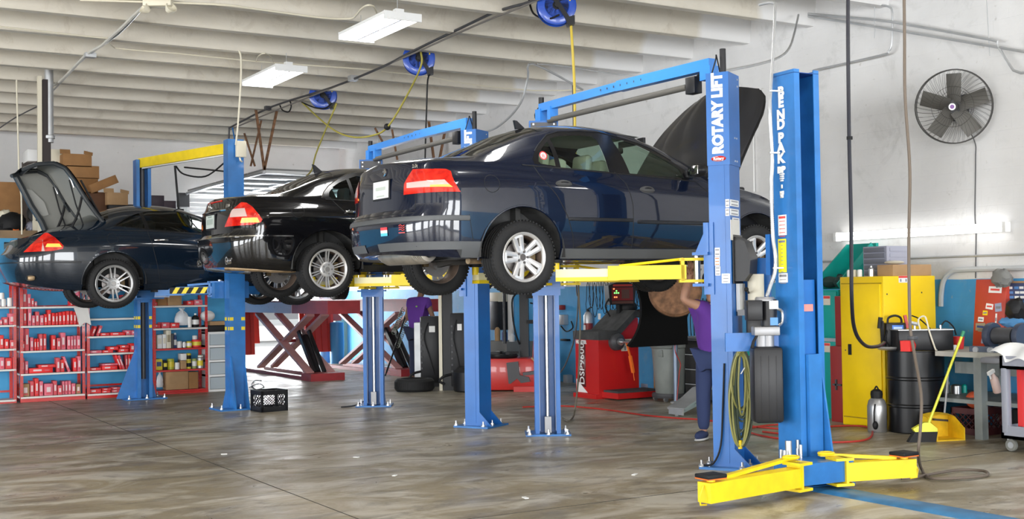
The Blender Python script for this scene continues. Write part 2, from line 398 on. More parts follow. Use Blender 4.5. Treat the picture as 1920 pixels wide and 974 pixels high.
def shell(sp):
    """closed car skin as a bmesh in car coordinates: x forward from the rear axle, y left, z up; layer 'row' on faces"""
    F = {k: pc(sp[k]) for k in ('zc', 'zr', 'yr', 'zb', 'yb', 'ym', 'ys', 'zs')}
    XR, XF = pc(sp['xr']), pc(sp['xf'])
    x0 = min(k[1] for k in sp['xr']); x1 = max(k[1] for k in sp['xf']); Rr, Rf = sp.get('Rr', .5), sp.get('Rf', .75); n = sp.get('n', 2.5)
    st = []
    NC = 13
    for i in range(NC):
        th = i / NC * PI / 2; st.append((x0 + Rr * (1 - math.cos(th) ** (2 / n)), math.sin(th) ** (2 / n), 1 - (1 - math.cos(th) ** (2 / n)), 0))
    a, b = x0 + Rr, x1 - Rf; m = int((b - a) / .032)
    for i in range(m + 1): st.append((a + (b - a) * i / m, 1, 0, 0))
    for i in range(NC - 1, -1, -1):
        th = i / NC * PI / 2; st.append((x1 - Rf * (1 - math.cos(th) ** (2 / n)), math.sin(th) ** (2 / n), 0, 1 - (1 - math.cos(th) ** (2 / n))))
    vs_ = [0, .04, .10, .16, .22, .29, .36, .43, .5, .57, .64, .71, .77, .83, .88, .92, .96, 1.0]
    bm = bmesh.new(); lay = bm.faces.layers.int.new('row'); rings = []
    for (x, g, tr, tf) in st:
        zs, zb, zr, zc, ys, ym, yb, yr = (F[k](x) for k in ('zs', 'zb', 'zr', 'zc', 'ys', 'ym', 'yb', 'yr'))
        zr = max(zr, zb + .002); zc = max(zc, zr)
        sy = pc([(0, ys - .03), (.06, ys - .004), (.14, ys + .3 * (ym - ys)), (.34, ym - .012), (.55, ym), (.78, ym - .004), (.93, yb + .018), (1, yb)])
        row = [(0, zs + .03), (ys * .5, zs + .03), (ys - .09, zs + .02)]
        for v in vs_: row.append((sy(v), zs + v * (zb - zs)))
        nb = len(row) - 1
        for k in range(1, 9):
            t = k / 8; row.append((yb + (yr - yb) * t + .035 * math.sin(PI * t) * min(1, (zr - zb) * 3), zb + (zr - zb) * t))
        nr = len(row) - 1
        for k in range(1, 11):
            t = 1 - (k / 10) ** 1; yy = yr * t; row.append((yy, zr + (zc - zr) * (1 - t ** 2.2)))
        ring = []
        for s in (-1, 1):
            rr = []
            for j, (yy, zz) in enumerate(row):
                xx = x
                if tr > 0: xx += (XR(min(zz, zb)) - x0) * tr ** 1.3
                if tf > 0: xx += (XF(min(zz, zb)) - x1) * tf ** 1.3
                if s == 1 and (j == 0 or j == len(row) - 1): rr.append(ring[0][j]); continue
                rr.append(bm.verts.new((xx, s * yy * g, zz)))
            ring.append(rr)
        rings.append(ring)
    for i in range(len(rings) - 1):
        for s in (0, 1):
            A, Bq = rings[i][s], rings[i + 1][s]
            for j in range(len(A) - 1):
                q = [A[j], Bq[j], Bq[j + 1], A[j + 1]]
                if s: q.reverse()
                try: f = bm.faces.new(q)
                except ValueError: continue
                f[lay] = 0 if j < 2 else 1 if j < nb else 2 if j < nr else 3
    bmesh.ops.remove_doubles(bm, verts=bm.verts, dist=1e-5)
    bmesh.ops.recalc_face_normals(bm, faces=bm.faces); bm.normal_update()
    tf_ = max(bm.faces, key=lambda f: f.calc_center_median().z)
    if tf_.normal.z < 0: bmesh.ops.reverse_faces(bm, faces=bm.faces); bm.normal_update()
    return bm
def inside(p, poly):
    c = False; n = len(poly)
    for i in range(n):
        a, b = poly[i], poly[(i + 1) % n]
        if (a[1] > p[1]) != (b[1] > p[1]) and p[0] < (b[0] - a[0]) * (p[1] - a[1]) / (b[1] - a[1]) + a[0]: c = not c
    return c
def cut(bm, pts, d, rows=(1, 2, 3), delete=True, test=None, extract=True):
    """pts: 3D outline; d: cutting direction. Splits the skin along the outline; returns a bmesh of the inside faces"""
    lay = bm.faces.layers.int['row']; d = Vector(d).normalized(); a, b = frame(d)
    P2 = [(Vector(p).dot(a), Vector(p).dot(b)) for p in pts]
    lo = [min(p[i] for p in P2) - .06 for i in (0, 1)]; hi = [max(p[i] for p in P2) + .06 for i in (0, 1)]
    def sel():
        r = []
        for f in bm.faces:
            if f[lay] in rows and f.normal.dot(d) > .02 and (test is None or test(f.calc_center_median())):
                us = [v.co.dot(a) for v in f.verts]; ws = [v.co.dot(b) for v in f.verts]
                if max(us) > lo[0] and min(us) < hi[0] and max(ws) > lo[1] and min(ws) < hi[1]: r.append(f)
        return r
    bm.normal_update()
    n = len(pts)
    for i in range(n):
        p, q = Vector(pts[i]), Vector(pts[(i + 1) % n]); nn = (q - p).cross(d)
        if nn.length < 1e-6: continue
        u0, u1 = sorted((P2[i][0], P2[(i + 1) % n][0])); w0, w1 = sorted((P2[i][1], P2[(i + 1) % n][1])); fs = []
        for f in sel():
            us = [v.co.dot(a) for v in f.verts]; ws = [v.co.dot(b) for v in f.verts]
            if max(us) > u0 - .02 and min(us) < u1 + .02 and max(ws) > w0 - .02 and min(ws) < w1 + .02: fs.append(f)
        es = {e for f in fs for e in f.edges}; vv = {v for f in fs for v in f.verts}
        bmesh.ops.bisect_plane(bm, geom=list(vv) + list(es) + fs, plane_co=p, plane_no=nn.normalized(), dist=1e-5)
    bm.normal_update()
    fs = [f for f in sel() if inside((f.calc_center_median().dot(a), f.calc_center_median().dot(b)), P2)]
    out = None
    if extract:
        out = bmesh.new(); mp = {}
        l2 = out.faces.layers.int.new('row')
        for f in fs:
            vs = []
            for v in f.verts:
                if v.index not in mp or True:
                    k = v
                    if k not in mp: mp[k] = out.verts.new(v.co)
                    vs.append(mp[k])
            g = out.faces.new(vs); g[l2] = f[lay]
    if delete and fs: bmesh.ops.delete(bm, geom=fs, context='FACES')
    return out
def mir(pts): return [(p[0], -p[1], p[2]) for p in pts]
class Car:
    def __init__(s, name, label, cat, loc, sp, paint, rz=0):
        s.t = thing(name, label, cat, loc, rz=rz); s.loc = Vector(loc); s.sp = sp; s.paint = paint
        s.bm = shell(sp); s.bvh = BVHTree.FromBMesh(s.bm); s.parts = {}; s.bits = B()
        s.R = Matrix.Rotation(rz, 3, 'Z')
    def put(s, bld, name, m, parent=None, **k): return bld.o(name, m, parent or s.t, world=False, **k)
    def bmput(s, bm, name, m, parent=None, lift=.0, **k):
        b = B(); b.bm.free(); b.bm = bm; bm.normal_update()
        if lift: 
            for v in bm.verts: v.co += v.normal * lift
        return b.o(name, m, parent or s.t, world=False, wn=False, **k)
    def hit(s, px, py):
        """a pixel ray cast on the skin -> point in car coordinates"""
        d = (CF * FPX + CR * (px - 960) + CU * (487 - py)).normalized(); o = CO - s.loc
        r = s.bvh.ray_cast(s.R.transposed() @ o, s.R.transposed() @ d)
        return r[0]
    def side(s, x, z, sgn=-1):
        for k in range(12):
            r = s.bvh.ray_cast(Vector((x, sgn * 3, z + (.012 * k if z < .7 else -.012 * k))), Vector((0, -sgn, 0)))
            if r[0] is not None: return Vector((r[0].x, r[0].y, z)), r[1]
        return None, None
    def rear(s, y, z):
        r = s.bvh.ray_cast(Vector((-4, y, z)), Vector((1, 0, 0))); return r[0], r[1]
    def line(s, pts, r=.004, sides=(-1, 1), name=None):
        """dark line laid in the skin for the shade of a gap, along (x,z) points"""
        for sg in sides:
            P = []
            for i in range(len(pts) - 1):
                n = max(2, int(math.dist(pts[i], pts[i + 1]) / .04))
                for k in range(n): 
                    t = k / n; P.append((pts[i][0] * (1 - t) + pts[i + 1][0] * t, pts[i][1] * (1 - t) + pts[i + 1][1] * t))
            P.append(pts[-1]); Q = []
            for x, z in P:
                h, nn = s.side(x, z, sg)
                if h is not None: Q.append(h)
            if len(Q) > 1: s.bits.tube(Q, r, n=6)
    def strip(s, x0, x1, z0, z1, sg, th=.012, n=24, taper=True):
        b = B(); rows = []
        for i in range(n + 1):
            x = x0 + (x1 - x0) * i / n; e = min(i, n - i) / 1.5 if taper else 1; e = min(1, e)
            ring = []
            for z, o in ((z0, 0.), (z0 + .006, th), (z1 - .006, th), (z1, 0.)):
                h, nn = s.side(x, z, sg)
                ring.append(b.v(h + Vector((0, sg, 0)) * (o * e - .002)))
            rows.append(ring)
        for i in range(n):
            for k in range(3): b._f([rows[i][k], rows[i + 1][k], rows[i + 1][k + 1], rows[i][k + 1]])
        return b
    def arches(s, xs, zc, r, zlow=.1):
        for x in xs:
            for sg in (-1, 1):
                P = [(x + r * math.cos(t), 0, zc + r * math.sin(t)) for t in [PI * k / 20 for k in range(21)]]
                P = [(x + r * 1.01, 0, zlow)] + P + [(x - r * 1.01, 0, zlow)]
                cut(s.bm, P, (0, sg, 0), rows=(0, 1), extract=False, test=lambda c: c.y * sg > .3)
                # rolled lip and dark liner
                Q = []
                for k in range(25):
                    t = -.12 + (PI + .24) * k / 24; h, nn = s.side(x + (r + .004) * math.cos(t), zc + (r + .004) * math.sin(t), sg)
                    if h is not None: Q.append(h + Vector((0, -sg * .006, 0)))
                lb = B(); lb.tube(Q, .011, n=6); s.put(lb, 'wheel_arch_lip', s.paint)
                L = B()
                yo = abs(s.side(x, zc + r + .02, sg)[0].y) - .012; yi = yo - .36
                for k in range(18):
                    t0, t1 = -.06 + (PI + .12) * k / 18, -.06 + (PI + .12) * (k + 1) / 18; R = r + .012
                    L._f([L.v((x + R * math.cos(t0), sg * yo, zc + R * math.sin(t0))), L.v((x + R * math.cos(t1), sg * yo, zc + R * math.sin(t1))), L.v((x + R * math.cos(t1), sg * yi, zc + R * math.sin(t1))), L.v((x + R * math.cos(t0), sg * yi, zc + R * math.sin(t0)))])
                L.prism([(x + (r + .012) * math.cos(-.06 + (PI + .12) * k / 18), zc + (r + .012) * math.sin(-.06 + (PI + .12) * k / 18)) for k in range(19)], 'Y', sg * yi, sg * (yi - .02)); s.put(L, 'wheel_arch_liner', M['plastic_dull'])
    def glaze(s, pts, name, gm, parent=None, sg=-1, frame_r=.012, d=None, rows=(2, 1), lift=-.004, sub=None):
        P = [Vector(p) for p in pts]; dd = d or (0, sg, 0)
        g = cut(s.bm, P, dd, rows=rows)
        if len(g.faces): return s.bmput(g, name, gm, parent, lift=lift)
    def wheel(s, x, y, z, R, rimR, kind, width=.215, steer=0):
        sg = -1 if y < 0 else 1
        w = bpy.data.objects.new('wheel', None); COL.objects.link(w); w.parent = s.t; w.location = (x, y, z)
        if sg > 0: w.rotation_euler = (0, 0, PI)
        key = (kind, R)
        if key in Car.W:
            for me, nm in Car.W[key]:
                o = bpy.data.objects.new(nm, me); COL.objects.link(o); o.parent = w
            return w
        h = width / 2; L = []
        def keep(b, nm, m, **k):
            o = b.o(nm, m, w, world=False, **k); L.append((o.data, nm)); return o
        t = B(); rr = rimR - .006
        prof = [(rr, h * .86), (rr + .012, h * .97), (rr + (R - rr) * .35, h * 1.06), (R - .045, h * 1.04), (R - .018, h * .93), (R - .006, h * .80)]
        g = []
        for c in (.55, .2, -.2, -.55):
            g += [(R - .003, h * (c + .09)), (R - .012, h * (c + .06)), (R - .012, h * (c - .06)), (R - .003, h * (c - .09))]
        prof = prof + [(R, h * .7)] + g + [(R, -h * .7)] + [(a, -b) for a, b in reversed(prof)]
        t.lathe(prof + [(rr, h * .86)], ax='Y', n=72)
        # tread shoulder lugs
        for k in range(60):
            a = 2 * PI * k / 60
            for q in (-1, 1): t.box((math.cos(a) * (R - .006), q * h * .80, math.sin(a) * (R - .006)), (.012, h * .22, .02), ry=-a)
        keep(t, 'tyre', M['tyre'], smooth=30)
        b = B(); b.lathe([(rimR + .006, -h * .90), (rimR + .008, -h * .86), (rimR - .006, -h * .80), (rimR - .022, -h * .70), (rimR - .030, -h * .45), (rimR - .03, h * .3), (rimR - .012, h * .8), (rimR + .004, h * .88)], ax='Y', n=56)
        keep(b, 'rim_barrel', M['dirtyalloy'])
        b = B(); ro = rimR + .004
        b.lathe([(ro, -h * .93), (ro - .008, -h * .97), (ro - .020, -h * .93), (ro - .028, -h * .84), (ro - .030, -h * .70)], ax='Y', n=56)
        hub = .062; yh = -h * (.62 if kind != 'seven' else .5)
        b.lathe([(.001, yh - .006), (.030, yh - .008), (.034, yh - .002), (hub, yh - .004), (hub + .018, yh + .012), (hub + .012, yh + .045)], ax='Y', n=40)
        def spoke(a, w0, w1, off0=0, off1=0, r0=hub - .004, r1=None, bulge=.0):
            r1 = r1 or ro - .018; N = 7; ca, sa = math.cos(a), math.sin(a); rows = []
            for i in range(N + 1):
                tt = i / N; r = r0 + (r1 - r0) * tt; ww = (w0 + (w1 - w0) * tt) / 2; oo = off0 + (off1 - off0) * tt
                yy = yh - .004 + (-h * .84 - yh) * tt ** 1.4 - bulge * math.sin(PI * tt)
                rows.append([b.v((ca * r - sa * (oo + q * ww), yy + dy, sa * r + ca * (oo + q * ww))) for q, dy in ((-1, .03), (-1, .004), (-.7, 0), (.7, 0), (1, .004), (1, .03))])
            for i in range(N):
                for k in range(5): b._f([rows[i][k], rows[i + 1][k], rows[i + 1][k + 1], rows[i][k + 1]])
                b._f([rows[i][5], rows[i + 1][5], rows[i + 1][0], rows[i][0]])
        if kind == 'five':
            for k in range(5):
                a = math.radians(108 + 72 * k)
                for q in (-1, 1): spoke(a, .040, .050, q * .020, q * .037)
                b.box((math.cos(a) * (ro - .03), -h * .80, math.sin(a) * (ro - .03)), (.03, .02, .08), ry=-a)
                b.box((math.cos(a) * .075, yh + .006, math.sin(a) * .075), (.05, .02, .05), ry=-a)
        elif kind == 'ten':
            b.lathe([(.05, yh - .008), (.075, yh - .010), (.088, yh - .002), (.09, yh + .02)], ax='Y', n=40)
            for k in range(10):
                a = math.radians(90 + 36 * k)
                for q in (-1, 1): spoke(a, .013, .013, q * .011, q * .017, r0=.075)
        else:
            b.lathe([(.05, yh - .006), (.075, yh - .010), (.09, yh + .01)], ax='Y', n=40)
            for k in range(6):
                a = math.radians(95 + 60 * k)
                for q in (-1, 1): spoke(a, .028, .017, q * .016, q * .034, r0=.05)
            b.lathe([(ro - .016, -h * .98), (ro - .030, -h * .94), (ro - .036, -h * .5)], ax='Y', n=56)
        keep(b, 'rim', M['alloy'] if kind != 'six' else mat('satin alloy', (.42, .42, .42), .36, metal=.6), smooth=40)
        b = B()
        for k in range(5):
            a = math.radians(72 + 72 * k); rb = .048 if kind == 'five' else .056
            b.cyl((math.cos(a) * rb, yh - .0092, math.sin(a) * rb), (math.cos(a) * rb, yh + .01, math.sin(a) * rb), .0115, n=10)
        b.cyl((0, yh - .010, 0), (0, yh, 0), .029, n=20)
        keep(b, 'lug_bolts', mat('lug bolts and cap', (.10, .09, .085), .4, metal=.5) if kind == 'five' else mat('grey cap', (.3, .29, .28), .4, metal=.5))
        b = B(); b.lathe([(.03, -.005), (.14, -.005), (.142, .012), (.03, .012)], ax='Y', n=36); b.lathe([(.0, -.02), (.07, -.02), (.075, .06), (.0, .06)], ax='Y', n=24)
        b.mi = 1; b.box((.125, .0, .02), (.06, .07, .13), bev=.01)
        keep(b, 'brake_disc', [M['brake'], mat('brake caliper', (.12, .08, .03), .6)])
        Car.W[key] = L
        return w
    def finish(s):
        if len(s.bits.bm.verts): s.put(s.bits, 'panel_gap_shade', M['gapshade'])
        return s.bmput(s.bm, 'body', s.paint)
Car.W = {}
M['plastic_dull'] = mat('dusty arch liner', (.05, .05, .05), .85, var=.3, vscale=8)
M['navy'] = mat('navy metallic paint', (.003, .0065, .020), .25, coat=1.0, spec=.15)
M['blackpaint'] = mat('black paint', (.004, .004, .005), .2, coat=1.0, spec=.1)
M['bluegreenpaint'] = mat('dark blue paint', (.004, .010, .020), .25, coat=1.0, spec=.15)
M['trimgrey'] = mat('grey bumper moulding', (.085, .09, .095), .55)
M['blacktrim'] = mat('black window trim', (.006, .006, .007), .25)
M['g_green'] = glass('green tinted glass', (.60, .72, .64))
M['g_dark'] = glass('dark tinted glass', (.16, .2, .19)); M['g_mid'] = glass('tinted car glass', (.42, .52, .52))
def interior(c, x0, x1, zf, zbelt, seatm, hw=.62, head=True, roofz=1.4, rear=True, front=None):
    b = B(); b.bb(x0 - .5, x1 + .6, -hw - .08, hw + .08, zf, zf + .03); b.bb(x0 - .55, x0 - .5, -hw, hw, zf, zbelt - .03); b.bb(x0 - .9, x0 - .35, -hw, hw, zbelt - .06, zbelt - .03)
    b.box((x1 + .45, 0, zbelt - .14), (.4, hw * 2, .25), bev=.06)
    c.put(b, 'cabin_floor', mat('dark carpet and dash', (.05, .05, .048), .9))
    for (sx, sy) in (([(front or x1 - .55, -.36), (front or x1 - .55, .36)]) + ([(x0, -.36), (x0, .36)] if rear else [])):
        b = B(); b.box((sx + .2, sy, zf + .26), (.5, .5, .16), bev=.05); b.box((sx - .06, sy, zf + .56), (.13, .46, .52), ry=.18, bev=.05)
        b.mi = 0; b.box((sx - .13, sy, zbelt + .12), (.09, .25, .19), ry=.1, bev=.04)
        b.mi = 1; b.cyl((sx - .12, sy - .05, zbelt - .05), (sx - .12, sy - .05, zbelt + .05), .007, n=6); b.cyl((sx - .12, sy + .05, zbelt - .05), (sx - .12, sy + .05, zbelt + .05), .007, n=6)
        c.put(b, 'seat', [seatm, M['chrome']])
    b = B(); b.lathe([(.16, 0), (.175, .012), (.19, 0), (.175, -.012), (.16, 0)], ax='X', n=24); b.cyl((0, 0, 0), (.25, 0, -.08), .03); 
    M4 = Matrix.Translation((x1 + .05, .36, zbelt - .03)) @ Matrix.Rotation(.35, 4, 'Y'); bmesh.ops.transform(b.bm, matrix=M4, verts=b.bm.verts)
    c.put(b, 'steering_wheel', M['black'])
# ---- car 1: navy saloon on the nearest lift
H1 = D1 = None
def D_(px, py, k): return PX(px, py, d=k)
h = D_(983, 482.5, 10.38); L1 = (h.x, 9.70, h.z - .32)
sp1 = dict(
    xr=[(.3, -.93), (.42, -1.035), (.62, -1.06), (.68, -1.04), (.71, -.985), (.95, -.975), (1.05, -.965), (1.13, -.955), (1.2, -.94)],
    xf=[(.3, 3.45), (.5, 3.55), (.75, 3.53), (.95, 3.35), (1.1, 3.2)],
    zs=[(-1.06, .36), (-.95, .335), (-.4, .31), (.4, .295), (2.3, .30), (3.0, .30), (3.55, .34)],
    ys=[(-1.06, .80), (-.4, .85), (.4, .83), (2.3, .83), (3, .83), (3.55, .76)],
    ym=[(-1.06, .84), (-.5, .885), (.3, .90), (1.2, .90), (2.4, .895), (3.0, .87), (3.55, .80)],
    yb=[(-1.06, .72), (-.6, .78), (0, .82), (.9, .835), (1.9, .82), (2.6, .77), (3.2, .68), (3.55, .60)],
    zb=[(-1.06, 1.115), (-.75, 1.13), (-.3, 1.14), (.1, 1.125), (.9, 1.09), (1.9, 1.05), (2.5, 1.0), (2.9, .935), (3.3, .83), (3.55, .76)],
    zr=[(-1.06, 1.13), (-.75, 1.16), (-.38, 1.19), (-.15, 1.28), (.1, 1.375), (.3, 1.44), (.6, 1.495), (.95, 1.505), (1.3, 1.47), (1.65, 1.365), (2.0, 1.20), (2.25, 1.07), (2.55, 1.02), (2.9, .95), (3.3, .845), (3.55, .77)],
    yr=[(-1.06, .66), (-.6, .70), (-.3, .70), (.1, .64), (.4, .60), (.9, .585), (1.4, .60), (1.8, .65), (2.2, .73), (2.6, .70), (3.2, .60), (3.55, .52)],
    zc=[(-1.06, 1.165), (-.96, 1.18), (-.6, 1.215), (-.42, 1.225), (-.3, 1.265), (0, 1.39), (.3, 1.51), (.6, 1.578), (.95, 1.605), (1.3, 1.595), (1.6, 1.53), (2.0, 1.33), (2.4, 1.115), (2.7, 1.075), (3.1, .99), (3.4, .90), (3.55, .82)],
    Rr=.42, Rf=.7, n=2.6)
def px_dlo(c, P): return [(q.x, q.z) for q in (c.hit(*p) for p in P) if q is not None]
def px_poly(c, P): return [c.hit(*p) for p in P]
def build_saloon():
    c = Car('navy_saloon_car', 'dark navy four-door saloon raised on the nearest blue post lift, hood open', 'car', L1, sp1, M['navy'])
    G = M['g_green']
    # window apertures: rubber frames, then glass
    dlo = px_dlo(c, [(998, 298), (1002, 285), (1010, 272), (1025, 254), (1045, 248), (1085, 246.5), (1123, 249), (1160, 259), (1196, 270), (1224, 282), (1258, 302), (1284, 319), (1292, 335), (1288, 338.5), (1179, 327.5), (1143, 324.5), (1055, 316), (1002, 307.5)])
    def real(P): return [Vector((x, 0, z)) for x, z in P]
    doorR = [(.60, 1.37), (.78, 1.39), (.92, 1.38), (1.01, 1.10), (.28, 1.135), (.19, 1.36)]
    for sg in (-1, 1):
        f = cut(c.bm, real(dlo), (0, sg, 0), rows=(1, 2), test=lambda q: q.y * sg > .3)
        w = B(); 
        # glass panes cut out of the window band
        panes = [('quarter_window', px_dlo(c, [(1010, 303), (1010, 292), (1016, 278), (1025.5, 265), (1041.5, 311.5), (1014, 307)])),
                 ('rear_door_window', px_dlo(c, [(1030.5, 260), (1045, 255.5), (1080, 254), (1108, 256), (1118, 263), (1142, 322.5), (1051.5, 314)])),
                 ('front_door_window', px_dlo(c, [(1144, 259), (1168, 264), (1194, 273), (1218, 284.5), (1250, 302), (1273, 317), (1283, 334.5), (1181, 325.5)]))]
        for nm, P in panes:
            g = cut(f, real(P), (0, sg, 0), rows=(1, 2))
            o = c.bmput(g, nm, G, lift=-.006)
            if nm.startswith('quarter') and sg < 0:
                q = c.hit(1018, 292); t = B(face_matrix(q + Vector((0, -.004, .0)), (1, 0, 0), (0, .25, 1))); t.cyl((0, 0, 0), (0, 0, .002), .04, n=20)
                t.mi = 1; t.lathe([(.030, .0021), (.040, .0021)], n=20); 
                for k, (ww, tx) in enumerate(((.012, 'A'), (.05, 'FIRST'), (.055, 'SAAB'))): t.mesh(textmesh(tx, .016), Matrix.Translation((0, .016 - .015 * k, .003)))
                c.put(t, 'round_sticker', [M['sticker'], M['redbox']], parent=o, label='round pink and white sticker')
        c.bmput(f, 'window_frame', M['blacktrim'])
        b = B(); up = [(x, z) for x, z in dlo[1:11]]; Q = [c.side(x, z + .004, sg)[0] for x, z in up]; b.tube(Q, .007, n=6); c.put(b, 'window_rail', M['plastic'])
    # rear screen and windscreen
    def top(P, r): return [c.bvh.ray_cast(Vector((x, y, 3)), Vector((0, 0, -1)))[0] for x, y in P]
    for nm, P in (('rear_window', [(-.36, -.60), (-.36, .60), (.38, .52), (.43, .3), (.44, 0), (.43, -.3), (.38, -.52)]), ('windscreen', [(2.3, -.64), (2.36, 0), (2.3, .64), (1.52, .555), (1.46, .3), (1.45, 0), (1.46, -.3), (1.52, -.555)])):
        g = cut(c.bm, [Vector((x, y, 1.3)) for x, y in P], (0, 0, 1), rows=(2, 3)); c.bmput(g, nm, G, lift=-.003)
    # bonnet is open: engine bay
    hp = [(2.38, -.76), (2.9, -.72), (3.2, -.655), (3.36, -.45), (3.42, 0), (3.36, .45), (3.2, .655), (2.9, .72), (2.38, .76)]
    hood = cut(c.bm, [Vector((x, y, 1)) for x, y in hp], (0, 0, 1), rows=(2, 3))
    piv = Vector((2.34, 0, 1.09)); Rm = Matrix.Translation(piv) @ Matrix.Rotation(-math.radians(66), 4, 'Y') @ Matrix.Scale(1.17, 4, (1, 0, 0)) @ Matrix.Scale(1.13, 4, (0, 1, 0)) @ Matrix.Translation(-piv)
    bmesh.ops.transform(hood, matrix=Rm, verts=hood.verts)
    inn = hood.copy(); ho = c.bmput(hood, 'hood', mat('hood outer paint', (.012, .013, .018), .42, coat=.4))
    bmesh.ops.reverse_faces(inn, faces=inn.faces); bmesh.ops.translate(inn, verts=inn.verts, vec=Rm.to_3x3() @ Vector((0, 0, -.03))); c.bmput(inn, 'hood_insulation', M['plastic_dull'], parent=ho)
    b = B(); b.bb(2.5, 3.35, -.6, .6, .5, .85); b.box((2.95, .1, .93), (.5, .45, .16), bev=.04); b.box((2.75, -.4, .95), (.25, .2, .2), bev=.02); b.tube([(2.6, -.5, 1.0), (2.9, -.3, 1.02), (3.2, -.35, .95)], .03, smooth=4)
    c.put(b, 'engine', M['plastic'])
    # lamps
    tl = px_poly(c, [(775, 318), (836, 318), (845, 322), (863, 360), (758, 366), (759, 345)])
    tl = [p for p in tl if p is not None]
    d = Vector((-.75, -.66, 0))
    for sg in (-1, 1):
        P = [Vector((p.x, p.y * -sg, p.z)) for p in tl]; dd = Vector((d.x, d.y * -sg, 0))
        g = cut(c.bm, P, dd, rows=(1, 2, 3), test=lambda q: q.y * sg > .2)
        # clear band with lit bulb, in the lower half
        z0 = min(p.z for p in P); z1 = max(p.z for p in P)
        xs = sorted(P, key=lambda p: p.x)
        def along(t, z): 
            a, b_ = (xs[0] if sg < 0 else xs[0]), xs[-1]; q = a.lerp(b_, t); return Vector((q.x, q.y, z))
        clear = cut(g, [along(.07, z0 + .055), along(.9, z0 + .045), along(.78, z0 + .105), along(.07, z0 + .10)], dd)
        amb = cut(clear, [along(.55, z0 + .04), along(.93, z0 + .04), along(.88, z0 + .066), along(.55, z0 + .066)], dd)
        lo = c.bmput(g, 'tail_lamp', M['tlred'], lift=.008); 
        if len(clear.faces): c.bmput(clear, 'reversing_lens', M['tlclear'], parent=lo, lift=.008)
        if len(amb.faces): c.bmput(amb, 'lit_bulb_lens', M['tlamber'], parent=lo, lift=.008)
    # rear number plate, badges, stickers
    def rearface(px, py, w, h, name, mats, fn, pr=None):
        q = c.hit(px, py); n_ = c.bvh.find_nearest(q)[1]; n_ = Vector((n_.x, n_.y, n_.z * .6)).normalized(); r = Vector((0, 0, 1)).cross(n_).normalized(); t = B(face_matrix(q + n_ * .006, r, n_.cross(r))); fn(t, w, h); return c.put(t, name, mats, parent=pr)
    M['plateink'] = mat('plate green ink', (.15, .35, .2), .6)
    def plate(t, w, h):
        t.box((0, 0, -.002), (w + .03, h + .03, .008)); t.mi = 1; t.box((0, 0, .004), (w, h, .006)); t.mi = 2; t.mesh(textmesh('824 KRW', .085, .002), Matrix.Translation((0, 0, .008)) @ Matrix.Scale(.8, 4, (1, 0, 0)))
    rearface(716, 357, .30, .15, 'number_plate', [M['plastic'], M['sticker'], mat('plate ink', (.5, .55, .5), .6)], lambda t, w, h: (t.box((0, 0, -.002), (w + .03, h + .03, .008)), setattr(t, 'mi', 1), t.box((0, 0, .004), (w, h, .006)), setattr(t, 'mi', 2), t.box((0, -.055, .0075), (.16, .014, .001)), t.box((0.0, .01, .0075), (.2, .03, .001))))
    rearface(779, 312, .1, .03, 'trim_badge', M['chrome'], lambda t, w, h: t.mesh(textmesh('2.0t', .042, .0012), Matrix()))
    rearface(722, 324, .1, .03, 'brand_badge', M['chrome'], lambda t, w, h: (t.lathe([(.028, 0), (.034, .004), (.028, .006)], n=20), t.mesh(textmesh('S', .05, .002), Matrix())))
    def flag(t, w, h):
        for i in range(3): t.mi = i; t.box((0, h / 3 * (1 - i), 0), (w, h / 3, .002))
    rearface(721, 435, .105, .075, 'flag_sticker', [mat('flag red', (.75, .05, .06), .5), M['sticker'], mat('flag light blue', (.1, .55, .8), .5)], flag)
    def wav(t, w, h):
        for i in range(3): t.tube([(-.035, .025 - .018 * i, 0), (-.012, .032 - .018 * i, 0), (.01, .02 - .018 * i, 0), (.035, .028 - .018 * i, 0)], .0035, n=5, smooth=3)
        t.box((0, -.035, 0), (.08, .008, .002))
    rearface(754, 429, .09, .08, 'wave_sticker', mat('red foil', (.7, .08, .07), .4), wav)
    # bumper mouldings
    b = B(); rows = []
    def band(z0, z1, name, m, xmax, lift, x_in=.0):
        b = B(); prev = None
        ys = [k / 40 for k in range(-40, 41)]
        pts = []
        for k in range(61):
            a = PI / 2 + PI * k / 60  # sweep round the tail
            o = Vector((0.0 - .1, 0, 0)); d_ = Vector((math.cos(a), math.sin(a), 0)); pts.append((o, d_))
        ring = []
        for o, d_ in pts:
            rr = []
            for z, off in ((z0, 0), (z0 + .004, lift), ((z0 + z1) / 2, lift + .004), (z1 - .004, lift), (z1, 0)):
                r = c.bvh.ray_cast(Vector((xmax, 0, z)) + d_ * 3, -d_)
                if r[0] is None: rr = None; break
                rr.append(b.v(r[0] + d_ * (off - .002)))
            ring.append(rr)
        for i in range(len(ring) - 1):
            if ring[i] and ring[i + 1]:
                for k in range(4): b._f([ring[i][k], ring[i + 1][k], ring[i + 1][k + 1], ring[i][k + 1]])
        return c.put(b, name, m)
    band(.625, .672, 'bumper_moulding', M['trimgrey'], -.54, .012)
    band(.312, .455, 'bumper_lower_valance', M['trimgrey'], -.42, .008)
    for sg in (-1, 1):
        c.put(c.strip(.44, 1.17, .64, .675, sg, .009), 'rub_strip', M['plastic']); c.put(c.strip(1.19, 2.12, .625, .662, sg, .009), 'rub_strip', M['plastic'])
        c.put(c.strip(.40, 2.27, .305, .40, sg, .014, taper=False), 'sill_panel', M['trimgrey'])
        for (x, z, ) in ((.41, .965), (1.33, .94)):
            q, nn = c.side(x, z, sg); b = B(); b.ell(q, (.088, .012, .036), 20, 8); b.mi = 1; b.ell(q + Vector((.005, sg * .003, .013)), (.05, .013, .015), 16, 6); b.mi = 0; b.ell(q + Vector((0, sg * .016, -.006)), (.08, .010, .014), 16, 6)
            c.put(b, 'door_handle', [M['plastic_dull'], M['gapshade']])
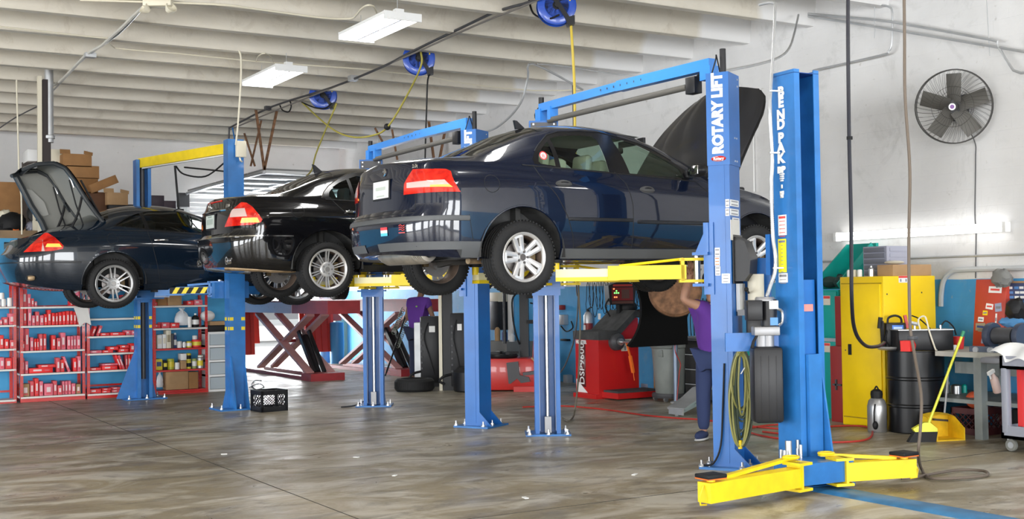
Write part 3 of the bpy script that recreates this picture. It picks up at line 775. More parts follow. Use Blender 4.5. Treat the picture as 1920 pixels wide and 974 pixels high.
        q, nn = c.side(1.93, 1.08, sg); b = B(); b.box(q + Vector((-.03, sg * .0, .03)), (.1, .05, .07), bev=.015); b.ell(q + Vector((-.02, sg * .12, .06)), (.075, .10, .065), 16, 10); b.mi = 1; b.box(q + Vector((-.085, sg * .12, .06)), (.01, .14, .085), bev=.004)
        c.put(b, 'side_mirror', [M['plastic'], M['chrome']])
        # door shut lines
    c.line([(1.0, 1.10), (1.10, 1.0), (1.155, .8), (1.165, .40)]); c.line([(.13, 1.13), (.2, 1.0), (.33, .86), (.44, .68), (.50, .52), (.53, .40)])
    c.line([(.53, .405), (2.2, .405)], .003); c.line([(1.97, 1.04), (2.14, .9), (2.17, .6), (2.12, .405)]); c.line([(.02, 1.125), (1.0, 1.085), (1.96, 1.045)], .006)
    c.line([(-.54, .68), (-.50, .46)], .003)
    # filler flap
    q, nn = c.side(-.32, .945, -1); P = [c.side(-.32 + .075 * math.cos(t), .945 + .075 * math.sin(t), -1)[0] for t in [2 * PI * k / 24 for k in range(25)]]; c.bits.tube(P, .0028, n=5)
    # trunk shut lines
    for sg in (-1, 1):
        P = [c.rear(sg * .62, z)[0] for z in [.72 + .02 * k for k in range(20)]]; c.bits.tube([p for p in P if p is not None], .003, n=5)
    P = [c.rear(y * .04, .70)[0] for y in range(-16, 17)]; c.bits.tube([p for p in P if p], .004, n=5)
    # roof aerial
    b = B(); b.prism([(.46, 1.56), (.56, 1.57), (.47, 1.64), (.44, 1.645)], 'Y', -.015, .015); c.put(b, 'aerial_fin', M['plastic'])
    interior(c, .62, 1.65, .42, 1.08, M['seat'], roofz=1.42)
    hl = B(); hl.grid(lambda u, v: (.35 + 1.15 * u, -.56 + 1.12 * v, 1.475 + .03 * math.sin(PI * u) - .0 * v), 6, 4); c.put(hl, 'headliner', M['headliner'])
    b = B(); b.box((1.62, 0, 1.40), (.05, .22, .06), bev=.015); b.box((1.58, -.33, 1.45), (.03, .4, .06)); c.put(b, 'rear_view_mirror', M['plastic'])
    c.arches((-.01, 2.672), .345, .415)
    for x in (-.0, 2.675):
        for sg in (-1, 1): c.wheel(x, sg * .775, .32, .325, .215, 'five')
    b = B(); b.cyl((0, -.68, .31), (0, .68, .31), .03); b.box((.05, 0, .40), (.3, 1.0, .10), bev=.03); b.beam((.0, -.62, .30), (.6, -.5, .38), .06, .05); b.beam((.0, .62, .30), (.6, .5, .38), .06, .05); b.beam((.02, .1, .36), (-.05, .62, .29), .05, .05)
    b.bb(-.8, 3.2, -.6, .6, .36, .42); b.cyl((2.675, -.68, .31), (2.675, .68, .31), .035)
    for sx in (0, 2.675):
        for sg in (-1, 1): b.lathe([(.045 + .012 * (k % 2), .38 + .02 * k) for k in range(12)], c=(sx + .05, sg * .55, 0), n=12)
    c.put(b, 'axle_and_underbody', M['underbody'])
    b = B(); b.tube([(-.38, -.55, .30), (-.12, -.48, .31), (.0, -.2, .36), (.5, -.1, .36), (2.2, -.1, .36)], .032, smooth=5, n=12); c.put(b, 'exhaust_pipe', M['exhaust'])
    b = B(); b.M = Matrix.Translation((-.72, .06, .375)) @ Matrix.Rotation(.12, 4, 'Z'); b.lathe([(.02, -.46), (.08, -.44), (.10, -.38), (.10, .2), (.075, .28), (.05, .34), (.0, .35)], ax='Y', n=24)
    b.M = Matrix.Translation((-.72, -.45, .375)) 
    for k in range(6): b.lathe([(.05, -.03 + .035 * k), (.082, -.02 + .035 * k), (.082, -.008 + .035 * k), (.05, .0 + .035 * k)], ax='Y', n=20)
    c.put(b, 'muffler', M['muffler'])
    c.finish(); return c
C1 = build_saloon()
# ---- general car used for the two saloons behind and the one on the scissor lift
def tail(c, pix, d, rows=(1, 2, 3), bands=True, amb=(.5, .95, .1, .3), clr=(.1, .8, .3, .7)):
    tl = [p for p in (c.hit(*q) for q in pix) if p is not None]
    mx = sum(q[0] for q in pix) / len(pix); v = CF * FPX + CR * (mx - 960); d = (-v.x, -v.y)
    for sg in (-1, 1):
        P = [Vector((p.x, p.y * -sg, p.z)) for p in tl]; dd = Vector((d[0], d[1] * -sg, 0)).normalized()
        g = cut(c.bm, P, dd, rows=rows, test=lambda q: q.y * sg > .15)
        z0 = min(p.z for p in P); z1 = max(p.z for p in P); H = z1 - z0; xs = sorted(P, key=lambda p: p.x)
        def al(t, z): q = xs[0].lerp(xs[-1], t); return Vector((q.x, q.y, z0 + z * H))
        pr = []
        for nm, (a, b, e, f_), m in (('reversing_lens', clr, M['tlclear']), ('lit_bulb_lens', amb, M['tlamber'])):
            k = cut(g, [al(a, e), al(b, e), al(b - .06, f_), al(a + .04, f_)], dd)
            if len(k.faces): pr.append((k, nm, m))
        lo = c.bmput(g, 'tail_lamp', M['tlred'], lift=.006)
        for k, nm, m in pr: c.bmput(k, nm, m, parent=lo, lift=.006)
def topcut(c, P, nm, m, rows=(2, 3), z=1.3, lift=-.003):
    g = cut(c.bm, [Vector((x, y, z)) for x, y in P], (0, 0, 1), rows=rows)
    return c.bmput(g, nm, m, lift=lift) if len(g.faces) else None
def sym(P): return P + [(x, -y) for x, y in reversed(P) if y != 0]
def windows(c, dlo, panes, gm):
    for sg in (-1, 1):
        real = lambda P: [Vector((x, 0, z)) for x, z in P]
        f = cut(c.bm, real(dlo), (0, sg, 0), rows=(1, 2), test=lambda q: q.y * sg > .3)
        for nm, P in panes:
            g = cut(f, real(P), (0, sg, 0), rows=(1, 2)); 
            if len(g.faces): c.bmput(g, nm, gm, lift=-.005)
        if len(f.faces): c.bmput(f, 'window_frame', M['blacktrim'])
def plate(c, px, py, txt=None, w=.30, h=.15, m=None):
    q = c.hit(px, py); n_ = c.bvh.find_nearest(q)[1]; n_ = Vector((n_.x, n_.y * .3, n_.z * .6)).normalized(); r = Vector((0, 0, 1)).cross(n_).normalized(); t = B(face_matrix(q + n_ * .01, r, n_.cross(r)))
    t.box((0, 0, -.004), (w + .03, h + .03, .01)); t.mi = 1; t.box((0, 0, .004), (w, h, .006)); t.mi = 2
    for k in range(5): t.box((-w * .32 + k * w * .16, 0, .0075), (w * .09, h * .42, .001))
    t.box((0, h * .38, .0075), (w * .5, h * .1, .001)); return c.put(t, 'number_plate', [M['plastic'], m or mat('licence plate face', (.55, .6, .56), .4), mat('plate characters', (.25, .32, .28), .5)])
def under(c, wb, hw=.6, z=.36):
    b = B(); b.cyl((0, -.68, .31), (0, .68, .31), .03); b.box((.05, 0, .40), (.3, 1.0, .10), bev=.03); b.beam((.0, -.62, .30), (.6, -.5, .38), .06, .05); b.beam((.0, .62, .30), (.6, .5, .38), .06, .05)
    b.bb(-.85, wb + .55, -hw, hw, z, z + .06); b.cyl((wb, -.68, .31), (wb, .68, .31), .035); c.put(b, 'axle_and_underbody', M['underbody'])
def ring_band(c, z0, z1, name, m, xmax, lift):
    b = B(); prev = None
    for k in range(61):
        a = PI / 2 + PI * k / 60; d_ = Vector((math.cos(a), math.sin(a), 0)); rr = []
        for z, off in ((z0, 0), (z0 + .003, lift), (z1 - .003, lift), (z1, 0)):
            r = c.bvh.ray_cast(Vector((xmax, 0, z)) + d_ * 3, -d_)
            if r[0] is None: rr = None; break
            rr.append(b.v(r[0] + d_ * (off - .002)))
        if prev and rr:
            for j in range(3): b._f([prev[j], rr[j], rr[j + 1], prev[j + 1]])
        prev = rr
    return c.put(b, name, m)
def handle(c, x, z, sg, chrome=True):
    q, nn = c.side(x, z, sg); b = B(); b.ell(q, (.07, .008, .03), 16, 6); b.mi = 1
    b.box(q + Vector((0, sg * .03, .004)), (.19, .02, .026), bev=.008); c.put(b, 'door_handle', [c.paint, M['chrome'] if chrome else c.paint])
def mirror(c, x, z, sg):
    q, nn = c.side(x, z - .06, sg); b = B(); b.box(q + Vector((-.02, sg * .0, .03)), (.1, .06, .05), bev=.012); b.ell(q + Vector((0, sg * .12, .07)), (.07, .11, .06), 16, 10); c.put(b, 'side_mirror', c.paint)
# car 2: black saloon
h = D_(614.3, 505.4, 13.9); L2 = (h.x, h.y + .87, h.z - .32)
sp2 = dict(xr=[(.3, -1.05), (.42, -1.13), (.62, -1.17), (.70, -1.165), (.73, -1.10), (.95, -1.09), (1.1, -1.06), (1.2, -1.03)],
    xf=[(.3, 3.6), (.5, 3.7), (.75, 3.68), (.95, 3.5), (1.1, 3.35)],
    zs=[(-1.17, .36), (-.9, .33), (-.4, .30), (.4, .285), (2.4, .29), (3.1, .30), (3.7, .34)],
    ys=[(-1.17, .80), (-.4, .86), (.4, .84), (2.4, .84), (3.1, .84), (3.7, .76)],
    ym=[(-1.17, .85), (-.5, .895), (.3, .915), (1.2, .915), (2.5, .91), (3.1, .88), (3.7, .80)],
    yb=[(-1.17, .70), (-.6, .77), (0, .82), (.9, .84), (2.0, .83), (2.7, .77), (3.3, .68), (3.7, .60)],
    zb=[(-1.17, 1.13), (-.8, 1.155), (-.3, 1.16), (.1, 1.14), (.9, 1.10), (2.0, 1.05), (2.6, 1.0), (3.0, .93), (3.45, .82), (3.7, .74)],
    zr=[(-1.17, 1.14), (-.85, 1.17), (-.55, 1.19), (-.3, 1.26), (0, 1.375), (.3, 1.45), (.6, 1.49), (.95, 1.50), (1.4, 1.46), (1.8, 1.36), (2.1, 1.22), (2.35, 1.08), (2.7, 1.02), (3.0, .945), (3.45, .83), (3.7, .75)],
    yr=[(-1.17, .62), (-.6, .68), (-.3, .68), (0, .64), (.4, .60), (.9, .59), (1.4, .60), (1.9, .65), (2.3, .73), (2.7, .70), (3.3, .60), (3.7, .52)],
    zc=[(-1.17, 1.165), (-1.05, 1.18), (-.8, 1.205), (-.55, 1.225), (-.42, 1.25), (-.1, 1.40), (.2, 1.52), (.5, 1.575), (.95, 1.595), (1.4, 1.58), (1.75, 1.51), (2.15, 1.32), (2.5, 1.12), (2.8, 1.08), (3.2, .99), (3.5, .90), (3.7, .82)],
    Rr=.45, Rf=.75, n=2.5)
def build_black():
    c = Car('black_saloon_car', 'glossy black saloon raised on the middle blue lift, behind the navy saloon', 'car', L2, sp2, M['blackpaint'])
    dlo = px_dlo(c, [(603, 372), (607, 361), (616, 349), (634, 336), (652, 327), (672, 323)]) + [(.75, 1.425), (1.1, 1.43), (1.5, 1.37), (1.85, 1.23), (2.05, 1.10), (2.06, 1.05), (1.2, 1.085), (.5, 1.12)]
    panes = [('quarter_window', px_dlo(c, [(617, 369), (617, 361), (622, 352), (635, 343), (649, 337), (660, 375.5), (625, 374)])), ('rear_door_window', px_dlo(c, [(654, 335), (668, 330.5)]) + [(.75, 1.40), (.92, 1.40), (1.0, 1.10)] + px_dlo(c, [(666, 376.5)])), ('front_door_window', [(1.08, 1.40), (1.45, 1.35), (1.8, 1.22), (1.96, 1.09), (1.15, 1.095)])]
    windows(c, dlo, panes, M['g_mid'])
    up = [q for q in (c.side(x, z + .004, -1)[0] for x, z in dlo[0:9]) if q]; b = B(); b.tube(up, .006, n=6); c.put(b, 'chrome_window_strip', M['chrome'])
    topcut(c, sym([(-.60, 0), (-.57, .35), (-.50, .62), (.20, .55), (.27, .3), (.28, 0)]), 'rear_window', glass('rear screen glass', (.35, .4, .38), .10))
    topcut(c, sym([(2.45, 0), (2.4, .4), (2.35, .66), (1.62, .56), (1.55, .3), (1.54, 0)]), 'windscreen', M['g_mid'])
    tail(c, [(453, 379.5), (463, 381), (474, 389), (485, 402), (492, 412), (489, 417), (472, 422), (422, 426), (424, 420), (435, 395)], (-.75, -.66), amb=(.42, .93, .12, .32), clr=(.14, .6, .38, .72))
    plate(c, 396, 417); 
    def badge(px, py, fn, nm, m):
        q = c.hit(px, py); n_ = c.bvh.find_nearest(q)[1]; n_ = Vector((n_.x, n_.y * .5, n_.z * .6)).normalized(); r = Vector((0, 0, 1)).cross(n_).normalized(); t = B(face_matrix(q + n_ * .006, r, n_.cross(r))); fn(t); c.put(t, nm, m)
    badge(428, 386.5, lambda t: t.mesh(textmesh('E350', .05, .0015), Matrix()), 'trim_badge', M['chrome'])
    def star(t):
        t.tube([(.042 * math.cos(2 * PI * k / 24), .042 * math.sin(2 * PI * k / 24), 0) for k in range(25)], .005, n=6)
        for k in range(3): t.beam((0, 0, 0), (.04 * math.sin(2 * PI * k / 3), .04 * math.cos(2 * PI * k / 3), 0), .01, .006)
    badge(394, 389, star, 'star_badge', M['chrome'])
    q0 = c.rear(0, 1.04)[0]; b = B(); P = [q + Vector((-.008, 0, 0)) for q in (c.rear(y * .05, 1.015)[0] for y in range(-9, 10)) if q]; b.tube(P, .013, n=8); c.put(b, 'boot_grip_strip', M['chrome'])
    b = B(); P = [q + Vector((-.003, 0, 0)) for q in (c.rear(y * .05, 1.13)[0] for y in range(-5, 6)) if q]; b.tube(P, .010, n=6); c.put(b, 'high_brake_lamp', M['tlred'])
    ring_band(c, .690, .711, 'bumper_chrome_strip', M['chrome'], -.42, .014)
    for sg in (-1, 1):
        for x, z in ((.30, .985), (1.42, .95)): handle(c, x, z, sg)
        mirror(c, 2.02, 1.08, sg); c.put(c.strip(.44, 2.4, .29, .37, sg, .014, taper=False), 'sill_panel', M['plastic'])
    c.line([(1.05, 1.09), (1.14, .95), (1.18, .7), (1.18, .38)]); c.line([(.08, 1.13), (.2, 1.0), (.34, .86), (.45, .68), (.52, .40)]); c.line([(.0, 1.135), (1.0, 1.10), (2.05, 1.05)], .006); c.line([(2.1, 1.04), (2.24, .9), (2.28, .5)])
    for sg in (-1, 1):
        P = [c.rear(sg * .60, z)[0] for z in [.76 + .02 * k for k in range(18)]]; c.bits.tube([p for p in P if p is not None], .003, n=5)
    P = [c.side(-.36 + .075 * math.cos(t), .985 + .075 * math.sin(t), -1)[0] for t in [2 * PI * k / 24 for k in range(25)]]; c.bits.tube(P, .0028, n=5)
    b = B(); b.prism([(.20, 1.52), (.30, 1.54), (.20, 1.62), (.17, 1.63)], 'Y', -.015, .015); c.put(b, 'aerial_fin', M['plastic'])
    interior(c, .55, 1.75, .42, 1.10, mat('dark grey leather', (.12, .12, .12), .6), rear=True)
    c.arches((0, 2.854), .35, .425)
    for x in (0, 2.854):
        for sg in (-1, 1): c.wheel(x, sg * .785, .32, .325, .234, 'ten', width=.235)
    under(c, 2.854)
    b = B(); b.tube([(-.9, .1, .36), (-.6, -.1, .34), (-.3, -.3, .32), (.2, -.3, .34), (2.3, -.15, .36)], .03, smooth=5, n=12); c.put(b, 'exhaust_pipe', M['exhaust'])
    for sg in (-1, 1):
        q = c.hit(428.7, 489.5) or Vector((-1.1, -.5, .43)); b = B(); b.M = Matrix.Translation((q.x - .015, sg * abs(q.y), q.z)); b.lathe([(.035, .1), (.042, .0), (.046, -.012), (.038, -.012), (.034, .02), (.0, .03)], ax='X', n=20); c.put(b, 'exhaust_tip', M['chrome'])
    c.finish(); return c
C2 = build_black()
# car 3: dark two-door coupe with its boot lid up
h = D_(213.5, 532.4, 16.0); L3 = (h.x, h.y + .87, h.z - .325)
sp3 = dict(xr=[(.25, -1.15), (.4, -1.25), (.6, -1.31), (.72, -1.30), (.78, -1.22), (.9, -1.15), (1.0, -1.07)],
    xf=[(.3, 3.1), (.5, 3.2), (.7, 3.15), (.85, 3.0), (1.0, 2.85)],
    zs=[(-1.26, .36), (-.9, .29), (-.4, .24), (.4, .235), (2.1, .24), (2.8, .26), (3.2, .30)],
    ys=[(-1.26, .78), (-.4, .86), (.4, .84), (2.1, .84), (2.8, .84), (3.2, .74)],
    ym=[(-1.26, .84), (-.5, .91), (0, .925), (.9, .905), (2.0, .905), (2.6, .89), (3.2, .78)],
    yb=[(-1.26, .60), (-.9, .70), (-.3, .80), (.3, .82), (1.0, .82), (1.8, .81), (2.5, .75), (3.2, .58)],
    zb=[(-1.26, .93), (-.95, .98), (-.6, 1.03), (0, 1.045), (.5, 1.035), (1.1, 1.0), (1.8, .965), (2.4, .92), (2.8, .83), (3.2, .68)],
    zr=[(-1.26, .94), (-.95, .99), (-.7, 1.035), (-.35, 1.08), (0, 1.16), (.3, 1.26), (.6, 1.325), (.9, 1.33), (1.2, 1.27), (1.5, 1.15), (1.75, 1.02), (2.0, .965), (2.4, .93), (2.8, .845), (3.2, .69)],
    yr=[(-1.26, .52), (-.8, .66), (-.4, .70), (0, .66), (.4, .60), (.9, .58), (1.3, .62), (1.7, .70), (2.1, .72), (2.6, .66), (3.2, .48)],
    zc=[(-1.26, .96), (-1.0, 1.03), (-.8, 1.055), (-.5, 1.14), (-.2, 1.27), (.1, 1.375), (.4, 1.425), (.7, 1.435), (1.0, 1.40), (1.4, 1.25), (1.8, 1.05), (2.1, 1.01), (2.6, .93), (2.95, .82), (3.2, .73)],
    Rr=.58, Rf=.8, n=2.9)
M['felt'] = mat('grey lid felt', (.24, .24, .22), .95, bump=.2, bscale=80)
def build_coupe():
    c = Car('dark_coupe_car', 'dark two-door coupe on the far left lift, boot lid raised', 'car', L3, sp3, M['bluegreenpaint'])
    dlo = px_dlo(c, [(211, 424.5), (225, 415), (240, 405), (258, 397.5), (285, 393), (330, 394), (345, 397)]) + [(1.25, 1.22), (1.5, 1.09), (1.62, 1.0), (1.60, .985), (1.0, 1.015)] + px_dlo(c, [(280, 432), (240, 427)])
    panes = [('quarter_window', px_dlo(c, [(217, 423.5), (235, 411), (259, 399), (272, 428.5)])), ('door_window', px_dlo(c, [(265, 398), (288, 395.5), (330, 396.5)]) + [(1.2, 1.225), (1.45, 1.09), (1.55, 1.0), (1.0, 1.025)] + px_dlo(c, [(280, 430)]))]
    windows(c, dlo, panes, M['g_dark'])
    topcut(c, sym([(-.72, 0), (-.70, .3), (-.62, .58), (-.0, .56), (.06, .3), (.08, 0)]), 'rear_window', glass('coupe screen glass', (.3, .32, .28), .12))
    topcut(c, sym([(1.85, 0), (1.8, .4), (1.72, .64), (1.15, .56), (1.05, .3), (1.02, 0)]), 'windscreen', M['g_dark'])
    tail(c, [(85, 437), (91, 438), (103, 446), (119, 461), (118, 467), (98, 471), (44, 474), (56, 462), (72, 447)], (-.75, -.66), amb=(.55, .96, .26, .42), clr=(.45, .53, .05, .6))
    # boot opening
    op = sym([(-1.22, 0), (-1.17, .30), (-1.02, .52), (-.80, .60), (-.76, .3), (-.75, 0)])
    g = cut(c.bm, [Vector((x, y, 1)) for x, y in op], (0, 0, 1), rows=(2, 3), extract=False)
    b = B(); b.bb(-1.15, -.7, -.56, .56, .55, .57); b.bb(-.72, -.7, -.56, .56, .56, 1.0); b.bb(-1.15, -.7, -.58, -.56, .56, .93); b.bb(-1.15, -.7, .56, .58, .56, .93); b.mi = 1; b.bb(-1.17, -1.12, -.45, .45, .8, .9)
    c.put(b, 'boot_lining', [M['black'], mat('boot liner panel', (.07, .08, .075), .8)])
    # raised lid: curved shell with pale lining
    def lid(u, v, off=0):
        t = u; y = -.65 + 1.30 * v; k = 1 - (2 * v - 1) ** 2
        # side profile: from hinge forward of the deck up to the rear lip
        P = [(-.0, 1.10), (-.05, 1.18), (-.14, 1.29), (-.28, 1.49), (-.42, 1.73), (-.54, 1.89), (-.68, 1.95), (-.88, 1.93), (-1.04, 1.86)]
        s_ = t * (len(P) - 1); i = min(int(s_), len(P) - 2); q = s_ - i; x = P[i][0] * (1 - q) + P[i + 1][0] * q; z = P[i][1] * (1 - q) + P[i + 1][1] * q
        w_ = 1 if t < .85 else 1 - .25 * ((t - .85) / .15)
        cs = max(0, 1 - t * 1.2)
        return (x + .02 * k + off * .8 - .0, y * w_, z + .05 * k - off * .55)
    lidpar = B(); lidpar.grid(lambda u, v: lid(.12 + .88 * u, v), 24, 16); o = c.put(lidpar, 'boot_lid', M['bluegreenpaint'])
    b = B(); b.grid(lambda u, v: Vector(lid(.16 + .66 * u, .10 + .80 * v)) + Vector((-.045, 0, -.035)), 20, 12); c.put(b, 'lid_lining', M['felt'], parent=o)
    b = B()
    cp = [(-1.0, 1.86), (-.90, 1.66), (-.80, 1.45), (-.66, 1.22), (-.58, 1.02), (-.36, 1.02)]; ed = [(-.14, 1.27), (-.28, 1.46), (-.42, 1.70), (-.54, 1.86), (-.68, 1.92), (-.88, 1.90)]
    fb = B(); fb.prism(cp + ed, 'Y', .60, .62); c.put(fb, 'lid_side_lining', M['felt'], parent=o)
    fb = B(); fb.prism([(-.93, 1.70), (-.78, 1.66), (-.62, 1.50), (-.56, 1.32), (-.64, 1.30), (-.80, 1.42)], 'Y', .575, .60); c.put(fb, 'lid_pocket', mat('lighter felt pocket', (.33, .33, .31), .95), parent=o)
    b.tube([(x, .56, z) for x, z in cp[:5]], .045, n=8)
    for vv in (.03, .97): b.tube([Vector(lid(.12 + .88 * k / 14, vv)) + Vector((-.03, 0, -.025)) for k in range(15)], .028, n=8)
    b.tube([Vector(lid(.9, .04 + .92 * k / 14)) + Vector((-.02, 0, -.04)) for k in range(15)], .03, n=8); b.tube([Vector(lid(.15, .04 + .92 * k / 14)) + Vector((-.03, 0, -.0)) for k in range(15)], .03, n=8)
    b.tube([Vector(lid(.32 + .5 * k / 8, .93 - .02 * k)) + Vector((-.07, 0, -.05)) for k in range(9)], .012, n=6)
    c.put(b, 'lid_inner_frame', mat('lid inner frame', (.03, .035, .04), .35, coat=.4), parent=o)
    b = B()
    for yy in (-.56, .56):
        b.tube([(-.52, yy, .99), (-.40, yy, 1.25), (-.34, yy, 1.5)], .016, smooth=4); b.tube([(-.30, yy, 1.05), (-.42, yy, 1.4), (-.5, yy, 1.72)], .010); b.tube([(.02, yy, 1.08), (-.12, yy, 1.28), (-.36, yy * 1.05, 1.72)], .014)
        b.mi = 1; b.cyl((-.44, yy, 1.62), (-.50, yy, 1.78), .016); b.mi = 0
    c.put(b, 'lid_strut', [M['black'], M['steel']], parent=o)
    ring_band(c, .60, .622, 'bumper_strip', M['plastic'], -.42, .006)
    for sg in (-1, 1):
        handle(c, .62, .905, sg); mirror(c, 1.5, 1.02, sg); c.put(c.strip(.44, 2.1, .25, .33, sg, .012, taper=False), 'sill_panel', c.paint)
    c.line([(.46, 1.035), (.50, .85), (.56, .6), (.62, .33), (1.7, .33), (1.78, .6), (1.7, .98)]); c.line([(-.1, 1.045), (.5, 1.035), (1.7, .97)], .006)
    P = [c.side(-.02 + .07 * math.cos(t), .92 + .07 * math.sin(t), -1)[0] for t in [2 * PI * k / 24 for k in range(25)]]; c.bits.tube(P, .0028, n=5)
    interior(c, .35, .9, .38, 1.0, mat('black leather', (.05, .05, .05), .6), rear=False, front=.6)
    c.arches((0, 2.56), .345, .405)
    for x in (0, 2.56):
        for sg in (-1, 1): c.wheel(x, sg * .79, .325, .332, .245, 'six', width=.25)
    under(c, 2.56, z=.30)
    for sg in (-1, 1):
        q = c.hit(59, 522) or Vector((-1.1, -.5, .4)); b = B(); b.M = Matrix.Translation((q.x - .01, sg * abs(q.y), q.z)); b.box((0, 0, 0), (.10, .13, .07), bev=.03); b.mi = 1; b.box((-.05, 0, 0), (.02, .10, .045), bev=.01); c.put(b, 'exhaust_tip', [M['exhaust'], M['black']])
    c.finish(); return c
C3 = build_coupe()
# car 4: on the scissor lift, nose towards us with its bonnet up
sp4 = {k: [(x * .97, y) for x, y in v] if k[0] in 'zy' else v for k, v in sp2.items() if k not in ('Rr', 'Rf', 'n')}
sp4.update(Rr=.5, Rf=.7, n=2.5)
def build_far():
    c = Car('grey_car', 'dark grey car with its bonnet up on the red scissor lift', 'car', (8.55, 24.9, 1.42), sp4, mat('dark grey paint', (.02, .022, .024), .25, coat=1), rz=-PI / 2)
    windows(c, [(0, 1.15), (.12, 1.35), (.4, 1.41), (1.1, 1.43), (1.5, 1.36), (1.85, 1.22), (2.0, 1.07), (1.0, 1.10)], [('side_window', [(.08, 1.17), (.18, 1.33), (.42, 1.39), (1.1, 1.40), (1.48, 1.33), (1.8, 1.20), (1.9, 1.10), (1.0, 1.12)])], M['g_dark'])
    topcut(c, sym([(2.42, 0), (2.36, .4), (2.28, .64), (1.6, .56), (1.52, .3), (1.5, 0)]), 'windscreen', M['g_dark'])
    topcut(c, sym([(-.60, 0), (-.55, .35), (-.48, .6), (.15, .55), (.22, .3), (.24, 0)]), 'rear_window', M['g_dark'])
    hp = sym([(3.45, 0), (3.36, .42), (3.1, .66), (2.45, .74)]); hood = cut(c.bm, [Vector((x, y, 1)) for x, y in hp], (0, 0, 1), rows=(2, 3))
    piv = Vector((2.42, 0, 1.08)); Rm = Matrix.Translation(piv) @ Matrix.Rotation(-math.radians(66), 4, 'Y') @ Matrix.Scale(1.1, 4, (0, 1, 0)) @ Matrix.Scale(1.42, 4, (1, 0, 0)) @ Matrix.Translation(-piv)
    bmesh.ops.transform(hood, matrix=Rm, verts=hood.verts); inn = hood.copy(); ho = c.bmput(hood, 'bonnet', c.paint)
    bmesh.ops.reverse_faces(inn, faces=inn.faces); bmesh.ops.translate(inn, verts=inn.verts, vec=Rm.to_3x3() @ Vector((0, 0, -.03))); c.bmput(inn, 'bonnet_insulation', mat('bonnet felt', (.05, .048, .04), .8), parent=ho)
    b = B(); b.bb(2.5, 3.4, -.6, .6, .5, .85); b.box((2.95, .1, .93), (.5, .45, .16), bev=.04); c.put(b, 'engine', M['plastic'])
    c.arches((0, 2.77), .35, .40)
    for x in (0, 2.77):
        for sg in (-1, 1): c.wheel(x, sg * .785, .32, .325, .234, 'ten', width=.235)
    under(c, 2.77); c.finish(); return c
C4 = build_far()
# ---------------------------------------------------------------- lifts
def chan(b, c, w, d, z0, z1, ang, t=.012, lip=.045):
    """C-section column, opening along direction ang"""
    M0 = b.M; b.M = Matrix.Translation((c[0], c[1], 0)) @ Matrix.Rotation(ang, 4, 'Z'); h, k = w / 2, d / 2
    P = [(-k, -h), (k, -h), (k, -h + lip), (k - t, -h + lip), (k - t, -h + t), (-k + t, -h + t), (-k + t, h - t), (k - t, h - t), (k - t, h - lip), (k, h - lip), (k, h), (-k, h)]
    b.prism(P, 'Z', z0, z1); b.M = M0
def bolts(b, c, ang, w, d, z=.02):
    R = Matrix.Rotation(ang, 3, 'Z')
    for i in (-1, 0, 1):
        for j in (-1, 1):
            p = Vector((c[0], c[1], 0)) + R @ Vector((j * d / 2, i * w / 2, 0)); b.cyl((p.x, p.y, z), (p.x, p.y, z + .055), .010, n=8); b.cyl((p.x, p.y, z), (p.x, p.y, z + .022), .022, n=6); b.cyl((p.x, p.y, z), (p.x, p.y, z + .006), .030, n=12)
def oncol(c, ang): return Matrix.Translation((c[0], c[1], 0)) @ Matrix.Rotation(ang, 4, 'Z')
def arm(parent, piv, pad, z, top, stage=.45, m=None, brace=True, w=.12, h=.125, padtop=None):
    """swing arm from pivot to pad; outer box, inner stage, brace rod"""
    m = m or M['yellow']; a, e = Vector((*piv, z)), Vector((*pad, z)); L = (e - a).length; d = (e - a).normalized(); s = e - d * L * stage
    b = B(); b.beam(a + d * .10, s + d * .10, w, h); b.beam(s + Vector((0, 0, -.05)), e + Vector((0, 0, -.05)), w * .8, .035)
    for zz in (z + .11, z - .08): b.beam(a + Vector((0, 0, zz - z)) - d * .06, a + d * .16 + Vector((0, 0, zz - z)), w, .025)
    b.beam(a + d * .13 + Vector((0, 0, -.08)), a + d * .13 + Vector((0, 0, .12)), w, .03, up=d)
    if brace: b.tube([a + d * .12 + Vector((0, 0, .115)), a + d * (L * .55) + Vector((0, 0, h / 2))], .012, n=8)
    o = b.o('arm', m, parent)
    b = B(); b.cyl(a + Vector((0, 0, -.10)), a + Vector((0, 0, .14)), .03); b.o('pivot_pin', M['steel'], o)
    b = B(); b.beam(s - d * .1, e, w * .72, h * .62); b.o('inner_stage', M['armcream'] if m is M['yellow'] else m, o)
    b = B(); pt = padtop or top; b.cyl(e + Vector((0, 0, .02)), Vector((e.x, e.y, pt - .03)), .035); b.mi = 1; b.lathe([(.0, 0), (.062, 0), (.066, .012), (.062, .03), (.0, .03)], c=(e.x, e.y, pt - .03), n=20); b.o('pad', [m, M['black']], o)
    return o
M['armcream'] = mat('worn cream yellow', (.82, .76, .45), .5)
def rail_details(b, c, ang, w, d, z0, z1):
    M0 = b.M; b.M = oncol(c, ang)
    for v in (-.45, -.25, .25, .45): b.bb(d / 2 - .03, d / 2 - .02, v * w - .006, v * w + .006, z0, z1)
    b.M = M0
